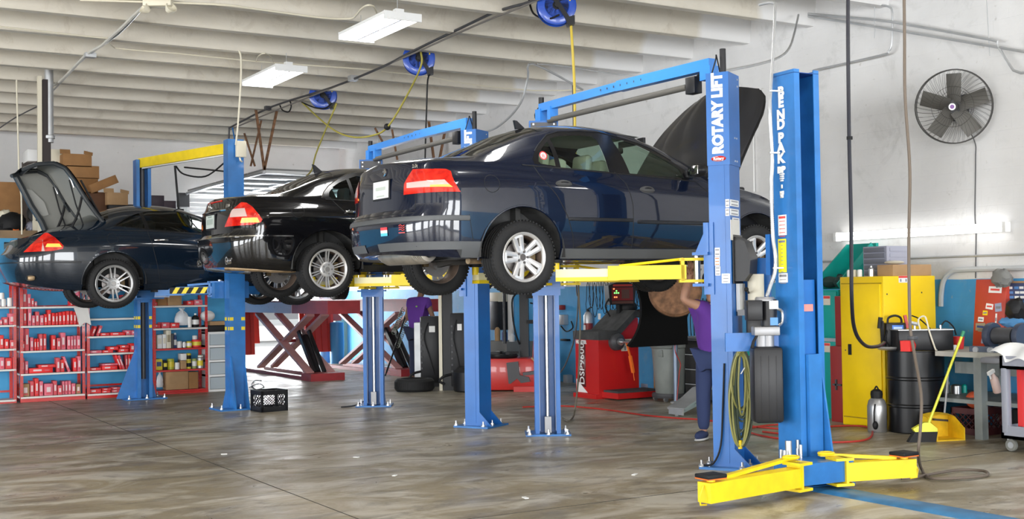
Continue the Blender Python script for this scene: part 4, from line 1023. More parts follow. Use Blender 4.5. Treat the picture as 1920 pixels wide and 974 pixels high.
def two_post(near, far, label, top=3.34, sill=1.81, armz=1.70, pads=(), first=True):
    t = thing('two_post_lift', label, 'car lift', ((near[0] + far[0]) / 2, (near[1] + far[1]) / 2, 0))
    AN, AF = math.radians(120), math.radians(240)
    W_, D_h = .27, .19
    for c, an, isn in ((near, AN, 1), (far, AF, 0)):
        b = B(); chan(b, c, W_, D_h, .02, 2.62 if isn else top, an)
        b.M = oncol(c, an)
        for s in (-1, 1): 
            b.bb(-D_h / 2 + .045, -D_h / 2 + .055, s * (W_ / 2), s * (W_ / 2 + .003), .05, 2.6)
            b.prism([(-D_h / 2, .02), (-D_h / 2 - .15, .02), (-D_h / 2, .17)], 'Y', s * (W_ / 2 - .012), s * (W_ / 2))
        b.M = Matrix(); o = b.o('column', M['blue'], t)
        # inside of the channel: slide rails, cylinder rod
        b = B(); b.M = oncol(c, an)
        for v in (-.085, .085): b.bb(-D_h / 2 + .015, D_h / 2 - .02, v - .004, v + .004, .05, armz - .1)
        b.o('slide_rail', mat('blue grey rail', (.16, .20, .30), .4, metal=.5), o); 
        b = B(); b.M = oncol(c, an); b.cyl((0, 0, .2), (0, 0, armz), .020, n=14); b.o('lift_rod', M['steel'], o)
        b = B(); b.M = oncol(c, an); b.bb(.02, D_h / 2 - .0, -.035, .035, .03, .20); b.o('rod_bracket', M['grey'], o)
        b = B(); b.M = oncol(c, an); b.bb(-.26, .19 if isn else .16, -.24, .24, 0, .02); b.M = Matrix(); b.o('base_plate', M['blue2'] if isn else M['blue2'], t)
        b = B(); bolts(b, (c[0], c[1]), an, .40, .36); b.o('anchor_bolts', M['steel'], t)
        b = B(); b.M = oncol(c, an); b.bb(D_h / 2 - .04, D_h / 2 + .05, -.15, .15, armz - .20, armz + .42); b.bb(D_h / 2 + .0, D_h / 2 + .14, -.19, .19, armz - .13, armz - .105); b.bb(D_h / 2 + .0, D_h / 2 + .14, -.19, .19, armz + .14, armz + .165)
        for s in (-1, 1): b.prism([(D_h / 2, armz + .165), (D_h / 2 + .12, armz + .165), (D_h / 2, armz + .42)], 'Y', s * .15, s * .162)
        b.o('carriage', M['blue'], t)
    # near column cover with lettering
    b = B(); b.M = oncol(near, AN); b.bb(-D_h / 2 - .008, D_h / 2 + .004, -W_ / 2 - .008, W_ / 2 + .008, 2.60, 3.40); cov = b.o('column_cover', M['blue'], t)
    b = B(); b.M = oncol(near, AN)
    for (u, z) in ((-.05, 2.64), (.0, 2.64), (-.05, 2.84), (.0, 2.84)): b.box((-D_h / 2 - .01, u, z), (.006, .014, .014))
    for z in (3.3, 3.36): b.box((-D_h / 2 - .01, -.09, z), (.006, .014, .014))
    b.o('cover_bolts', M['steel'], cov)
    # face of the column towards the rear of the cars (local +v side)
    fm = oncol(near, AN) @ face_matrix((-.005, W_ / 2 + .0095, 3.045), (0, 0, 1), (1, 0, 0))
    b = B(); b.M = fm; b.mesh(textmesh('ROTARY LIFT', .128, .008, space=1.02), Matrix.Scale(.89, 4, (1, 0, 0))); b.o('lettering', M['sticker'], cov, wn=False)
    fm2 = oncol(near, AN) @ face_matrix((-.005, W_ / 2 + .0095, 2.655), (-1, 0, 0), (0, 0, 1))
    b = B(); b.M = fm2; b.lathe([(.0, 0), (.0, .001)], n=4); P = [(.066 * math.cos(2 * PI * k / 28), .024 * math.sin(2 * PI * k / 28)) for k in range(28)]; b.prism(P, 'Z', 0, .002); b.mi = 1; b.mesh(textmesh('Rotary', .034, .0012), Matrix.Translation((0, 0, .003))); b.tube([(-.045, -.015, .003), (0, -.019, .003), (.045, -.013, .003)], .0015, n=4)
    b.o('logo', [M['red'], M['sticker']], cov, wn=False)
    b = B(); b.M = oncol(near, AN); b.cyl((-.02, .03, 3.40), (-.02, .03, 3.62), .027, n=16); b.mi = 1; b.tube([(.02, -.02, 3.4), (.03, .05, 3.56), (.02, .10, 3.52), (.05, .12, 3.4)], .006, smooth=4); b.o('rod_extension', [M['plastic'], M['black']], t)
    # far column head plate
    b = B(); b.M = oncol(far, AF); b.bb(-.02, D_h / 2 + .02, -.155, .155, 3.22, 3.36); b.mi = 1; b.bb(D_h / 2 + .02, D_h / 2 + .03, -.14, .14, 3.24, 3.34); b.mi = 2
    for v in (-.11, .11): b.box((D_h / 2 + .034, v, 3.32), (.008, .018, .018)); b.box((D_h / 2 + .034, v, 3.265), (.008, .018, .018))
    b.o('column_head', [M['blue'], M['dkgrey'], M['steel']], t)
    # cross beam
    x = (near[0] + far[0]) / 2; ym = (near[1] + far[1]) / 2; b = B()
    b.beam((near[0], near[1] + .12, 3.515), (x, ym + .05, 3.53), .09, .10); b.beam((x, ym, 3.53), (far[0], far[1] + .03, 3.515), .075, .085)
    b.bb(near[0] - .05, near[0] + .05, near[1] + .10, near[1] + .24, 3.38, 3.50); b.bb(far[0] - .05, far[0] + .05, far[1] - .02, far[1] + .08, 3.36, 3.50); b.bb(far[0] - .05, far[0] + .05, far[1] - .22, far[1] - .16, 3.36, 3.50)
    cb = b.o('cross_beam', mat('bright blue beam', (.03, .23, .68), .35, coat=.3), t)
    b = B()
    for k in range(7): b.box((x - .047, ym - .35 + .11 * k, 3.53), (.004, .012, .02))
    b.o('beam_bolt', M['dkgrey'], cb)
    b = B(); b.tube([(far[0] - .02, far[1] - .15, 3.36), (near[0] - .02, near[1] + .45, 3.36)], .03, n=12); b.o('padded_bar', mat('dusty bar pad', (.10, .095, .085), .8), t)
    b = B(); b.box((near[0] - .02, near[1] + .36, 3.36), (.09, .13, .15), bev=.006); b.tube([(near[0], near[1] + .36, 3.42), (near[0], near[1] + .2, 3.5), (near[0], near[1] + .12, 3.42)], .012, smooth=4); b.tube([(far[0] + .03, far[1] + .14, 3.36), (far[0], far[1] + .16, 3.46), (far[0], far[1] + .02, 3.56)], .010, smooth=4); b.cyl((far[0], far[1] + .03, 3.55), (far[0], far[1] + .03, 3.63), .03)
    b.o('limit_switch', M['plastic'], t)
    for a_ in pads: arm(t, a_[0], a_[1], armz, sill)
    return t
N1, F1 = (6.97, 7.97), (6.98, 10.88)
lift1 = two_post(N1, F1, 'blue two post car lift with white lettering holding up the navy saloon',
    sill=L1[2] + .30, armz=1.69, pads=[((6.86, 8.22), (5.83, 8.92)), ((7.10, 8.24), (7.85, 8.95)), ((6.86, 10.72), (5.86, 10.42)), ((7.12, 10.72), (7.9, 10.45))])
# stickers, lock cover, small power unit and cables of the nearest lift
def rot_face(px0, py0, px1, py1, side, name, m, parent, lift=.004, c=N1):
    """sticker between two pixels on a face of the rotated near column; side 'v' = towards the car tails, 'w' = back web"""
    MM = oncol(c, math.radians(120)); n = MM.to_3x3() @ (Vector((0, 1, 0)) if side == 'v' else Vector((-1, 0, 0))); p = Vector((c[0], c[1], 0)) + n * ((.135 if side == 'v' else .095) + lift)
    def hitp(px, py):
        r = CF * FPX + CR * (px - 960) + CU * (487 - py); t = (p - CO).dot(n) / r.dot(n); return CO + r * t
    a, q = hitp(px0, py0), hitp(px1, py1); h = Vector((q.x - a.x, q.y - a.y, 0)); b = B(); w = h.length; ht = abs(a.z - q.z); cc = (a + q) / 2; b.M = face_matrix(cc, h, (0, 0, 1))
    b.box((0, 0, 0), (w, ht, .003)); 
    if isinstance(m, list):
        b.mi = 1; nrow = max(1, int(ht / .025))
        for k in range(nrow): b.box((0, ht / 2 - (k + .5) * ht / nrow, .002), (w * .75, ht / nrow * .3, .001))
    return b.o(name, m, parent)
ink = mat('print ink', (.22, .22, .24), .6); inkr = mat('red print', (.7, .06, .05), .6)
for q in ((1340, 465, 1350, 481), (1340, 482, 1350, 499), (1341, 500, 1351, 517)): rot_face(*q, 'v', 'label', [M['sticker'], ink if q[1] != 482 else M['orange']], lift1)
rot_face(1353.5, 514, 1368.5, 531, 'v', 'label', [M['steel'], ink], lift1)
for q in ((1360, 374, 1367.5, 389), (1360, 391, 1367.5, 405)): rot_face(*q, 'v', 'label', [M['sticker'], ink], lift1)
for q in ((1369, 374, 1385, 389), (1369, 391, 1385, 406), (1373, 408, 1386, 421)): rot_face(*q, 'w', 'label', [M['sticker'], ink], lift1)
rot_face(1369.5, 412, 1387, 452, 'w', 'manual_pocket', mat('cream plastic pocket', (.7, .67, .6), .5), lift1, lift=.012)
MN = oncol(N1, math.radians(120))
b = B(); b.M = MN; b.prism([(-.10, 1.99), (-.20, 1.94), (-.25, 1.80), (-.24, 1.66), (-.19, 1.60), (-.10, 1.60)], 'Y', -.115, .09); b.bb(-.11, -.10, -.13, .11, 1.58, 2.0); b.o('lock_cover', M['plastic'], lift1)
b = B(); b.M = MN; b.bb(-.34, -.10, -.20, -.17, 1.38, 1.80); b.mi = 1; b.cyl((-.24, -.08, 1.36), (-.24, -.08, 1.66), .07, n=20); b.mi = 2; b.cyl((-.24, -.08, 1.30), (-.24, -.08, 1.37), .05); b.mi = 3; b.bb(-.32, -.17, -.16, .01, 1.09, 1.30, bev=.02); b.mi = 2; b.beam((-.10, .02, 1.33), (-.20, -.04, 1.33), .05, .05); b.mi = 4; b.tube([(-.2, .0, 1.5), (-.22, .1, 1.52)], .01); b.ell((-.22, .12, 1.53), (.02, .02, .02), 8, 6)
b.o('small_power_unit', [M['blue'], M['beige'], M['grey'], M['plastic'], M['black']], lift1)
b = B(); b.M = MN; b.bb(-.13, -.10, -.12, .03, 1.34, 1.58); b.o('switch_box', M['sticker'], lift1)
b = B(); b.M = MN; b.tube([(-.02, .145, .9), (.0, .15, .5), (.02, .16, .2), (.08, .18, .05), (.16, .2, .03)], .008, smooth=4); b.o('floor_cable', M['black'], lift1)
lift2 = two_post((6.80, 12.07), (6.86, 15.06), 'blue two post lift holding the black saloon, its lettering hidden by the navy roof',
    sill=L2[2] + .285, armz=1.69, pads=[((6.70, 12.35), (5.75, 13.12)), ((6.95, 12.35), (7.7, 13.12)), ((6.74, 14.9), (5.8, 14.58)), ((7.0, 14.9), (7.8, 14.6))])
# ---- third lift: yellow cross beam and hazard striping
N3, F3 = (5.22, 15.97), (4.60, 18.42)
def lift_three():
    t = thing('two_post_lift', 'blue two post lift with yellow overhead beam holding the dark coupe', 'car lift', (4.95, 17.2, 0))
    hz = mat('hazard yellow', (.8, .62, .02), .5)
    for c, an, isn in ((N3, PI / 2, 1), (F3, -PI / 2, 0)):
        b = B(); chan(b, c, .22, .20, .02, 3.66 if isn else 3.60, an, lip=.05); b.M = oncol(c, an)
        for s in (-1, 1): b.prism([(-.09, .02), (-.09, .72), (-.105, .72), (-.30, .02)], 'Y', s * .09 - .008, s * .09 + .008); b.prism([(s * .11, .02), (s * .19, .02), (s * .11, .40)], 'X', -.02, .0)
        if not isn: b.prism([(-.11, .02), (-.11, .75), (-.12, .75), (-.40, .02)], 'X', -.01, .01)
        o = b.o('column', M['blue2'], t)
        b = B(); b.M = oncol(c, an)
        for z in (1.22, 1.09):
            for s in (-1, 1):
                b.box((.102, s * .085, z), (.004, .04, .045)); b.box((-.102, s * .08, z), (.004, .05, .045)); b.box((0.05, s * .112, z), (.07, .004, .045)); b.box((-.07, s * .112, z), (.04, .004, .045))
        b.o('hazard_band', hz, o)
        b = B(); b.M = oncol(c, an); b.bb(-.3, .22, -.30, .30, 0, .02); b.o('base_plate', M['blue2'], t); b = B(); bolts(b, c, an, .52, .42); b.o('anchor_bolts', M['steel'], t)
        b = B(); b.M = oncol(c, an); b.bb(-.03, .13, -.07, .07, 1.45, 2.9 if not isn else 2.1); b.bb(.12, .30, -.24, .24, 1.50, 1.72); b.o('carriage', M['blue2'], t)
        b = B(); b.M = oncol(c, an); b.cyl((0, 0, .3), (0, 0, 3.5), .035); b.o('lift_cylinder', M['dkgrey'], t)
    b = B(); b.beam((N3[0] - .03, N3[1] + .06, 3.55), (F3[0] - .02, F3[1] - .02, 3.55), .10, .14); b.o('cross_beam', M['yellow'], t)
    b = B(); b.beam((N3[0] - .02, N3[1] + .1, 3.47), (F3[0], F3[1] - .1, 3.47), .06, .015); b.o('beam_channel', M['white'], t)
    b = B(); b.M = oncol(N3, PI / 2); b.box((-.16, -.05, 3.52), (.06, .14, .22), bev=.01); b.tube([(-.17, -.03, 3.40), (-.2, -.03, 3.36), (-.17, -.06, 3.35)], .012); b.o('electric_box', M['beige'], t)
    z = L3[2] + .235
    for a_ in [((N3[0] - .12, N3[1] + .27), (4.32, 16.62)), ((N3[0] + .14, N3[1] + .27), (5.75, 16.62)), ((F3[0] - .16, F3[1] - .27), (4.3, 17.95)), ((F3[0] + .16, F3[1] - .27), (5.6, 17.95))]:
        o = arm(t, a_[0], a_[1], 1.615, z, m=M['blue2'], brace=False, w=.13, h=.10)
        if a_[1] == (4.32, 16.62):
            a, e = Vector((*a_[0], 1.615)), Vector((*a_[1], 1.615)); d = (e - a).normalized(); n = Vector((0, 0, 1)).cross(d); n = n if n.y < 0 else -n
            b = B(); b.M = face_matrix((a + e) / 2 + n * .067 + d * -.02 + Vector((0, 0, 0)), Vector((0, 0, 1)).cross(n), (0, 0, 1)); b.box((0, 0, 0), (.50, .085, .002)); b.mi = 1
            for k in range(4): b.prism([(-.22 + .125 * k, -.042), (-.16 + .125 * k, -.042), (-.11 + .125 * k, .042), (-.17 + .125 * k, .042)], 'Z', .001, .003)
            b.o('hazard_stripe', [M['black'], hz], o); b = B(); b.beam(a + Vector((0, 0, .1)), e.lerp(a, .5) + Vector((0, 0, .07)), .05, .03); b.o('arm_brace', M['blue2'], o)
    b = B(); 
    b.tube([PX(330, 312, y=17.4), PX(345, 327, y=17.2), PX(385, 331, y=16.8), PX(420, 306, y=16.2)], .012, smooth=6); b.tube([PX(346, 314, y=17.4), PX(425, 322, y=16.2)], .012)
    b.tube([PX(328, 311, y=17.4), PX(335, 392, y=17.4)], .016)
    b.o('hanging_cable', M['black'], t)
    return t
lift_three()
# ---- right-hand lift, arms down on the floor
BC = (6.86, 6.98)
def bend():
    t = thing('two_post_lift', 'blue two post lift at right with yellow arms lowered to the floor', 'car lift', (BC[0], BC[1], 0))
    an = -PI / 2 - math.radians(4); w, d = .25, .27
    b = B(); chan(b, BC, w, d, .02, 3.25, an, lip=.055, t=.008); b.M = oncol(BC, an)
    b.bb(.0 - d / 2, d / 2, -w / 2 - .03, -w / 2 - .0, .02, .06)
    o = b.o('column', M['blue2'], t)
    b = B(); b.M = oncol(BC, an); b.prism([(-.03, .02), (.02, .02), (.02, 1.05), (.03, 1.05), (.17, .02)], 'Y', w / 2 - .012, w / 2 + .002); b.prism([(d / 2, .02), (d / 2 + .16, .02), (d / 2 + .01, .92), (d / 2, .92)], 'Y', w / 2 - .05, w / 2 - .035); b.o('column_gusset', M['blue2'], t)
    b = B(); b.M = oncol(BC, an); b.bb(-.24, .28, -.28, .28, 0, .02); b.o('base_plate', M['blue2'], t)
    b = B(); b.M = oncol(BC, an); b.bb(-.11, .10, -.07, .07, 1.0, 2.35 - .75); b.o('carriage_slide', M['blue'], t)
    b = B(); b.M = oncol(BC, an)
    for k in range(12): b.box((.03, -.03, 1.62 + .035 * k), (.03, .035, .02), bev=.004)
    b.o('lift_chain', M['dkgrey'], t)
    b = B(); b.M = oncol(BC, an); b.bb(.16, .46, -.42, .10, .07, .23); b.bb(-.09, .17, -.065, .065, .05, 1.02); b.o('carriage', M['blue2'], t)
    # lettering, one letter under the other, on the tail-side face
    F_ = lambda v, z: oncol(BC, an) @ face_matrix((v, -w / 2 - .004, z), (1, 0, 0), (0, 0, 1))
    def fz(px, py):
        n = (oncol(BC, an).to_3x3() @ Vector((0, -1, 0))); p = Vector((BC[0], BC[1], 0)) + n * (w / 2 + .004); r = CF * FPX + CR * (px - 960) + CU * (487 - py); tt = (p - CO).dot(n) / r.dot(n); q = oncol(BC, an).inverted() @ (CO + r * tt); return q.x, q.z
    b = B()
    for ch, py in zip('BENDPAK', (173, 193, 216, 234, 259.5, 278, 297.5)):
        v, z = fz(1464, py); b.M = F_(v, z); b.mesh(textmesh(ch, .108, .006), Matrix.Scale(1.15, 4, (1, 0, 0)))
    v, z = fz(1465, 319); b.M = F_(v, z); b.mesh(textmesh('BP', .066, .005), Matrix.Scale(1.3, 4, (1, 0, 0)))
    for k, (py, ww) in enumerate(((327, .06), (331, .05), (335, .055), (339, .04), (350, .02), (362, .05), (368, .04))):
        v, z = fz(1466, py); b.M = F_(v, z); b.box((0, 0, 0), (ww, .012 if py < 345 else .03, .002))
    b.o('lettering', M['sticker'], o, wn=False)
    for nm, q, m in (('label', (1459, 404, 1475, 441), [M['sticker'], inkr]), ('capacity_label', (1459, 449, 1475, 511), [mat('yellow label', (.85, .78, .02), .5), ink]), ('barcode_label', (1460, 513, 1477, 530), [M['sticker'], ink])):
        a, z0 = fz(q[0], q[1]); c, z1 = fz(q[2], q[3]); b = B(); b.M = F_((a + c) / 2, (z0 + z1) / 2); ww, hh = abs(c - a), abs(z0 - z1); b.box((0, 0, 0), (ww, hh, .003)); b.mi = 1
        b.box((0, hh / 2 - .02, .002), (ww * .8, .018, .001)); 
        for k in range(int(hh / .03)): b.box((0, hh / 2 - .05 - k * .03, .002), (ww * (.25 if nm[0] == 'c' else .7), .005, .001))
        b.o(nm, m, o)
    b = B(); b.M = oncol(BC, an); b.box((.104, .0, 1.38), (.004, .09, .055)); b.o('small_red_label', [mat('faded red label', (.75, .25, .22), .5)], o)
    # arms resting just above the slab
    z = .14
    for piv, pad, px in (((6.38, 6.57), (5.40, 6.44), 1), ((6.86, 6.56), (7.44, 6.40), 0)):
        a, e = (Vector((*piv, z)), Vector((*pad, z))); d_ = (e - a).normalized(); b = B()
        b.beam(a, e, .12, .14); b.beam(a - d_ * .1 + Vector((0, 0, .10)), a + d_ * .05 + Vector((0, 0, .10)), .16, .02); b.beam(a - d_ * .1 + Vector((0, 0, -.09)), a + d_ * .05 + Vector((0, 0, -.09)), .16, .02); b.beam(a + Vector((0, 0, -.10)), a + Vector((0, 0, .11)), .14, .02, up=d_)
        s_ = Vector((0, .12, 0)); b.beam(a + s_ + Vector((0, 0, .12)) - d_ * .1, a + d_ * .8 * (e - a).length + Vector((0, .03, .075)), .05, .025); b.tube([a + s_ * .8 + Vector((.06 * math.cos(q), .05 * math.sin(q), .13)) - d_ * .06 for q in [2 * PI * k / 14 for k in range(15)]], .012, n=6)
        o2 = b.o('arm', M['yellow'], t); b = B(); b.cyl(e - d_ * .07 + Vector((0, 0, .06)), e - d_ * .07 + Vector((0, 0, .10)), .03); b.mi = 1; b.box(e - d_ * .07 + Vector((0, 0, .11)), (.17, .15, .028), bev=.008); b.mi = 2; b.box(e - d_ * .07 + Vector((0, 0, .093)), (.165, .145, .008)); b.o('pad', [M['yellow'], M['black'], M['orange']], o2)
        b = B(); b.tube([e + Vector((-.0, 0, .05)) + d_ * .01, e + d_ * .05 + Vector((0, 0, -.02)), e + d_ * .04 + Vector((0, 0, -.08)), e - d_ * .02 + Vector((0, 0, -.085))], .006); b.o('handle_loop', M['yellow'], o2)
    b = B(); b.M = oncol(BC, an)
    for k, (u, v, r_, h_) in enumerate(((.14, -.33, .012, .30), (.18, -.33, .012, .30), (.14, -.30, .012, .26), (.12, -.24, .026, .36), (.15, -.18, .010, .30), (.18, -.17, .012, .33), (.12, -.15, .012, .36))): b.cyl((u, v, .03), (u, v, h_), r_, n=12)
    b.bb(.08, .22, -.36, -.12, .02, .05); b.o('adapter_rack', M['steel'], t)
    # cover plate running to the other column, out of frame
    b = B(); b.prism([(6.62, .0), (6.66, .018), (6.86, .018), (6.90, .0)], 'Y', 3.4, 6.72); b.o('floor_cover_plate', mat('scuffed blue floor plate', (.03, .16, .33), .5, var=.3, vscale=6), t)
    b = B(); b.bb(6.70, 6.96, 2.9, 3.15, .02, 3.36); b.o('column', M['blue2'], t)
    # power unit on the tail side
    q = PX(1437, 700, d=9.45); x, y = q.x, q.y
    ux = Vector((CR.x, CR.y, 0)).normalized(); b = B(Matrix.Translation((x, y, 0)) @ Matrix.Rotation(math.atan2(ux.y, ux.x), 4, 'Z'))
    Mp = b.M.copy()
    def zz(py): return PX(1437, py, d=9.45).z
    b.box((0, 0, (zz(650) + zz(792)) / 2), (.235, .19, zz(650) - zz(792)), bev=.03)
    for u in (-.06, 0.0, .06): b.box((u, 0, (zz(650) + zz(792)) / 2 - .02), (.010, .196, zz(650) - zz(792) - .10), bev=.004)
    pu = b.o('oil_tank', M['plastic'], t)
    b = B(Mp); b.cyl((-.03, 0, zz(651)), (-.03, 0, zz(628)), .045); b.cyl((.02, .0, zz(651)), (.02, 0, zz(628)), .045); b.o('tank_neck', M['grey'], t)
    b = B(Mp); b.box((0, 0, zz(621)), (.20, .14, .07), bev=.008); b.cyl((.07, 0, zz(616)), (.07, 0, zz(608)), .02); b.o('pump_block', M['grey'], t)
    b = B(Mp); b.cyl((.03, 0, zz(612)), (.03, 0, zz(562)), .062, n=28); b.mi = 1; b.lathe([(.0, .012), (.07, .012), (.078, 0), (.078, -.02), (.0, -.02)], c=(0.0, 0, zz(560)), n=24); b.mi = 2; b.box((.055, -.062, zz(572)), (.07, .004, .065)); b.mi = 3; b.box((.055, -.063, zz(603)), (.06, .004, .06)); b.o('motor', [M['plastic'], M['grey'], M['sticker'], mat('blue label', (.08, .25, .6), .5)], t)
    b = B(Mp); b.box((-.095, -.02, zz(582)), (.12, .13, .16), bev=.01); b.o('control_box', M['plastic'], t)
    b = B(Mp); b.tube([(-.07, -.05, zz(625)), (-.11, -.07, zz(640)), (-.125, -.08, zz(652))], .010, r2=.014); b.mi = 1; b.tube([(.1, .03, zz(580)), (.14, .03, zz(585)), (.14, .03, zz(605)), (.11, .03, zz(612))], .012, smooth=3); b.o('release_lever', [M['black'], M['steel']], t)
    b = B(Mp); b.bb(-.30, .14, .09, .12, zz(660), zz(625)); b.o('mounting_bracket', M['blue'], t)
    # conduit down the column
    b = B(); P = [PX(1450, 5, d=9.9), PX(1443, 12, d=9.8), PX(1446, 160, d=9.55), PX(1443, 205, d=9.5)]; b.tube([PX(1424, 9, d=10.1)] + P[:1] + [PX(1453, 25, d=9.75)] + P[2:], .012, smooth=5); b.o('steel_conduit', M['galv'], t)
    b = B(); P = smoothpath([PX(*q, d=9.5) for q in ((1443, 205), (1444, 225), (1448, 300), (1446, 350), (1449, 440), (1454, 480), (1453, 510), (1445, 535), (1438, 556))], 8); b.tube(P, .013)
    for i in range(0, len(P) - 1):
        for j in range(3): p = P[i].lerp(P[i + 1], j / 3); dd = (P[i + 1] - P[i]).normalized() * .004; b.cyl(p - dd, p + dd, .0155, n=8)
    b.o('flex_conduit', M['galv'], t)
    b = B()
    for py in (171, 287, 503): q = PX(1448 if py < 400 else 1455, py, d=9.48); b.beam(q + Vector((-.03, 0, 0)) , q + Vector((.05, -.03, 0)), .02, .012)
    b.o('conduit_clip', M['galv'], t)
    b = B(); b.M = oncol(BC, an); b.prism([(0, 0)] * 0 or [(-d / 2 + .01, -w / 2), (d / 2, -w / 2), (d / 2, w / 2), (-d / 2 + .01, w / 2)], 'Z', 3.22, 3.225); b.o('top_cap', M['bluedk'], t)
    b = B(); q = PX(1444, 478, d=9.75); b.box(q, (.05, .05, .33)); b.o('side_bracket', M['blue'], t)
bend()
# coiled air hose on the nearest lift
def coil():
    t = thing('coiled_hose', 'coiled green and yellow hose hung on the lettered blue column', 'hose', tuple(PX(1390, 655, d=10.1)))
    b = B(); rnd = random.Random(3); b2 = B()
    for k in range(20):
        cx = 1389 + rnd.uniform(-3, 3); w = rnd.uniform(5, 22); y0 = 655 + rnd.uniform(-2, 10); y1 = rnd.uniform(765, 830) if k % 3 else 838; dd = 10.03 + .012 * (k % 5)
        P = [PX(cx + w * math.sin(2 * PI * j / 16) * (1 if 3 < j < 13 else .9), (y0 + y1) / 2 - (y1 - y0) / 2 * math.cos(2 * PI * j / 16), d=dd + .012 * math.sin(j)) for j in range(17)]
        (b if k % 5 else b2).tube(P, .009, smooth=3, n=6)
    b.o('hose_loops', M['greenhose'], t); b2.o('yellow_hose_loops', mat('olive yellow hose', (.25, .24, .07), .5), t)
    b = B(); b.cyl(PX(1387, 826, d=10.05), PX(1388, 842, d=10.05), .018, n=8); b.o('hose_end', M['yellow'], t)
    b = B(); b.beam(PX(1396, 690, d=10.0), PX(1389, 702, d=10.0), .03, .004); b.o('paper_tag', M['sticker'], t)
    b = B(); q = PX(1384, 652, d=10.1); b.tube([q + Vector((.0, .1, 0)), q, q + Vector((-.02, -.06, .03))], .01); b.o('hook', M['steel'], t)
coil()
# ---------------------------------------------------------------- scissor lift, end door
M['rackred'] = mat('faded red rack paint', (.34, .03, .035), .45, var=.15, vscale=5)
M['rackpink'] = mat('sun-faded red arms', (.62, .30, .28), .5, var=.1)
def scissor():
    t = thing('scissor_lift', 'red scissor alignment lift standing before the bright open end door', 'scissor lift', (9.05, 22, 0))
    zt = 1.36
    for x, pale in ((8.2, 1), (9.95, 0)):
        m = M['rackpink']
        y0, y1 = 23.3, 20.3   # far (sliding) end, near pivot end
        b = B()
        for dx in (-.24, .24): b.bb(x + dx - .03, x + dx + .03, y1 - .2, y0 + .6, 0.0, .06)
        b.bb(x - .32, x + .32, y1 - .35, y1 + .12, 0, .13); b.o('base_frame', M['rackred'], t)
        b = B(); b.bb(x - .30, x + .30, y1 - 1.1, y0 + 3.4, zt - .22 + .05, zt + .055); o = b.o('runway', M['rackred'], t)
        if pale: b = B(); b.bb(x - .312, x - .30, y1 + .6, y0 + 1.0, zt - .17, zt + .03); [b.cyl((x - .318, y1 + .8 + .35 * k, zt - .06), (x - .31, y1 + .8 + .35 * k, zt - .06), .012, n=8) for k in range(9)]; b.o('guide_rail', mat('pale lilac rail', (.6, .5, .6), .5), o)
        for dx, w in ((-.20, .09), (.20, .09)):
            b = B(); b.beam((x + dx, y1, .12), (x + dx, y0 - .3, zt - .20), .05, .15, up=Vector((1, 0, 0))); b.o('scissor_arm', m, t)
            b = B(); b.beam((x + dx * .7, y0 - .2, .10), (x + dx * .7, y1 + .1, zt - .20), .05, .15, up=Vector((1, 0, 0))); b.o('scissor_arm', m, t)
        b = B(); ym = (y0 + y1) / 2 - .1; b.cyl((x - .26, ym, .66), (x + .26, ym, .66), .03); b.o('centre_pin', M['rackred'], t)
        b = B(); b.cyl((x, y1 + .15, .12), (x, y1 + .75, .75), .07, n=16); b.mi = 1; b.cyl((x, y1 + .7, .70), (x, y1 + .95, .98), .035, n=12); b.mi = 0; b.beam((x - .1, y1 + .05, .12), (x - .1, y1 + .85, .90), .04, .10); b.beam((x + .1, y1 + .05, .12), (x + .1, y1 + .85, .90), .04, .10); b.o('hydraulic_cylinder', [M['plastic'], M['steel']], t)
        # hanging approach ramp at the door end
        for yy in (y0 + 1.4,):
            b = B(); b.box((x, yy + .05, zt - .62), (.60, .05, .95), rx=-.10)
            for k in range(4): b.box((x - .225 + .15 * k, yy + .02, zt - .62), (.015, .03, .94), rx=-.10)
            for k in range(8): b.box((x, yy + .03, zt - .25 - .11 * k), (.58, .02, .012), rx=-.10)
            b.o('approach_ramp', mat('bright red ramp', (.50, .03, .02), .5), t)
    # ramp panels seen side on at the near row
    for px0, px1 in ((440, 501), (582, 643)):
        a = PX(px0, 570, y=24.3); c = PX(px1, 646, y=24.3); b = B(); b.box(((a.x + c.x) / 2, 24.9, (a.z + c.z) / 2), (abs(c.x - a.x) + .05, .05, abs(a.z - c.z)), rx=-.12)
        for k in range(3): b.box((a.x + (c.x - a.x) * (k + 1) / 4, 24.86, (a.z + c.z) / 2), (.012, .04, abs(a.z - c.z)), rx=-.12)
        b.o('approach_ramp', mat('red ramp plate', (.75, .05, .03), .5), t)
    b = B()
    for (px, py0, py1, ll) in ((738, 580, 625, 1), (745, 605, 650, 1)):
        P = []
        for k in range(90): q = PX(px + 18 * k / 90 + 4 * math.cos(k * .9), py1 - (py1 - py0) * k / 90 + 4 * math.sin(k * .9), d=21.5); P.append(q)
        b.tube(P, .006, n=5)
    b.o('spiral_air_hose', M['greenhose'], t); b = B(); b.tube([PX(770, 560, d=21), PX(745, 640, d=20.8), PX(722, 705, d=20.5)], .016, smooth=4); b.o('hanging_hose', M['black'], t)
scissor()
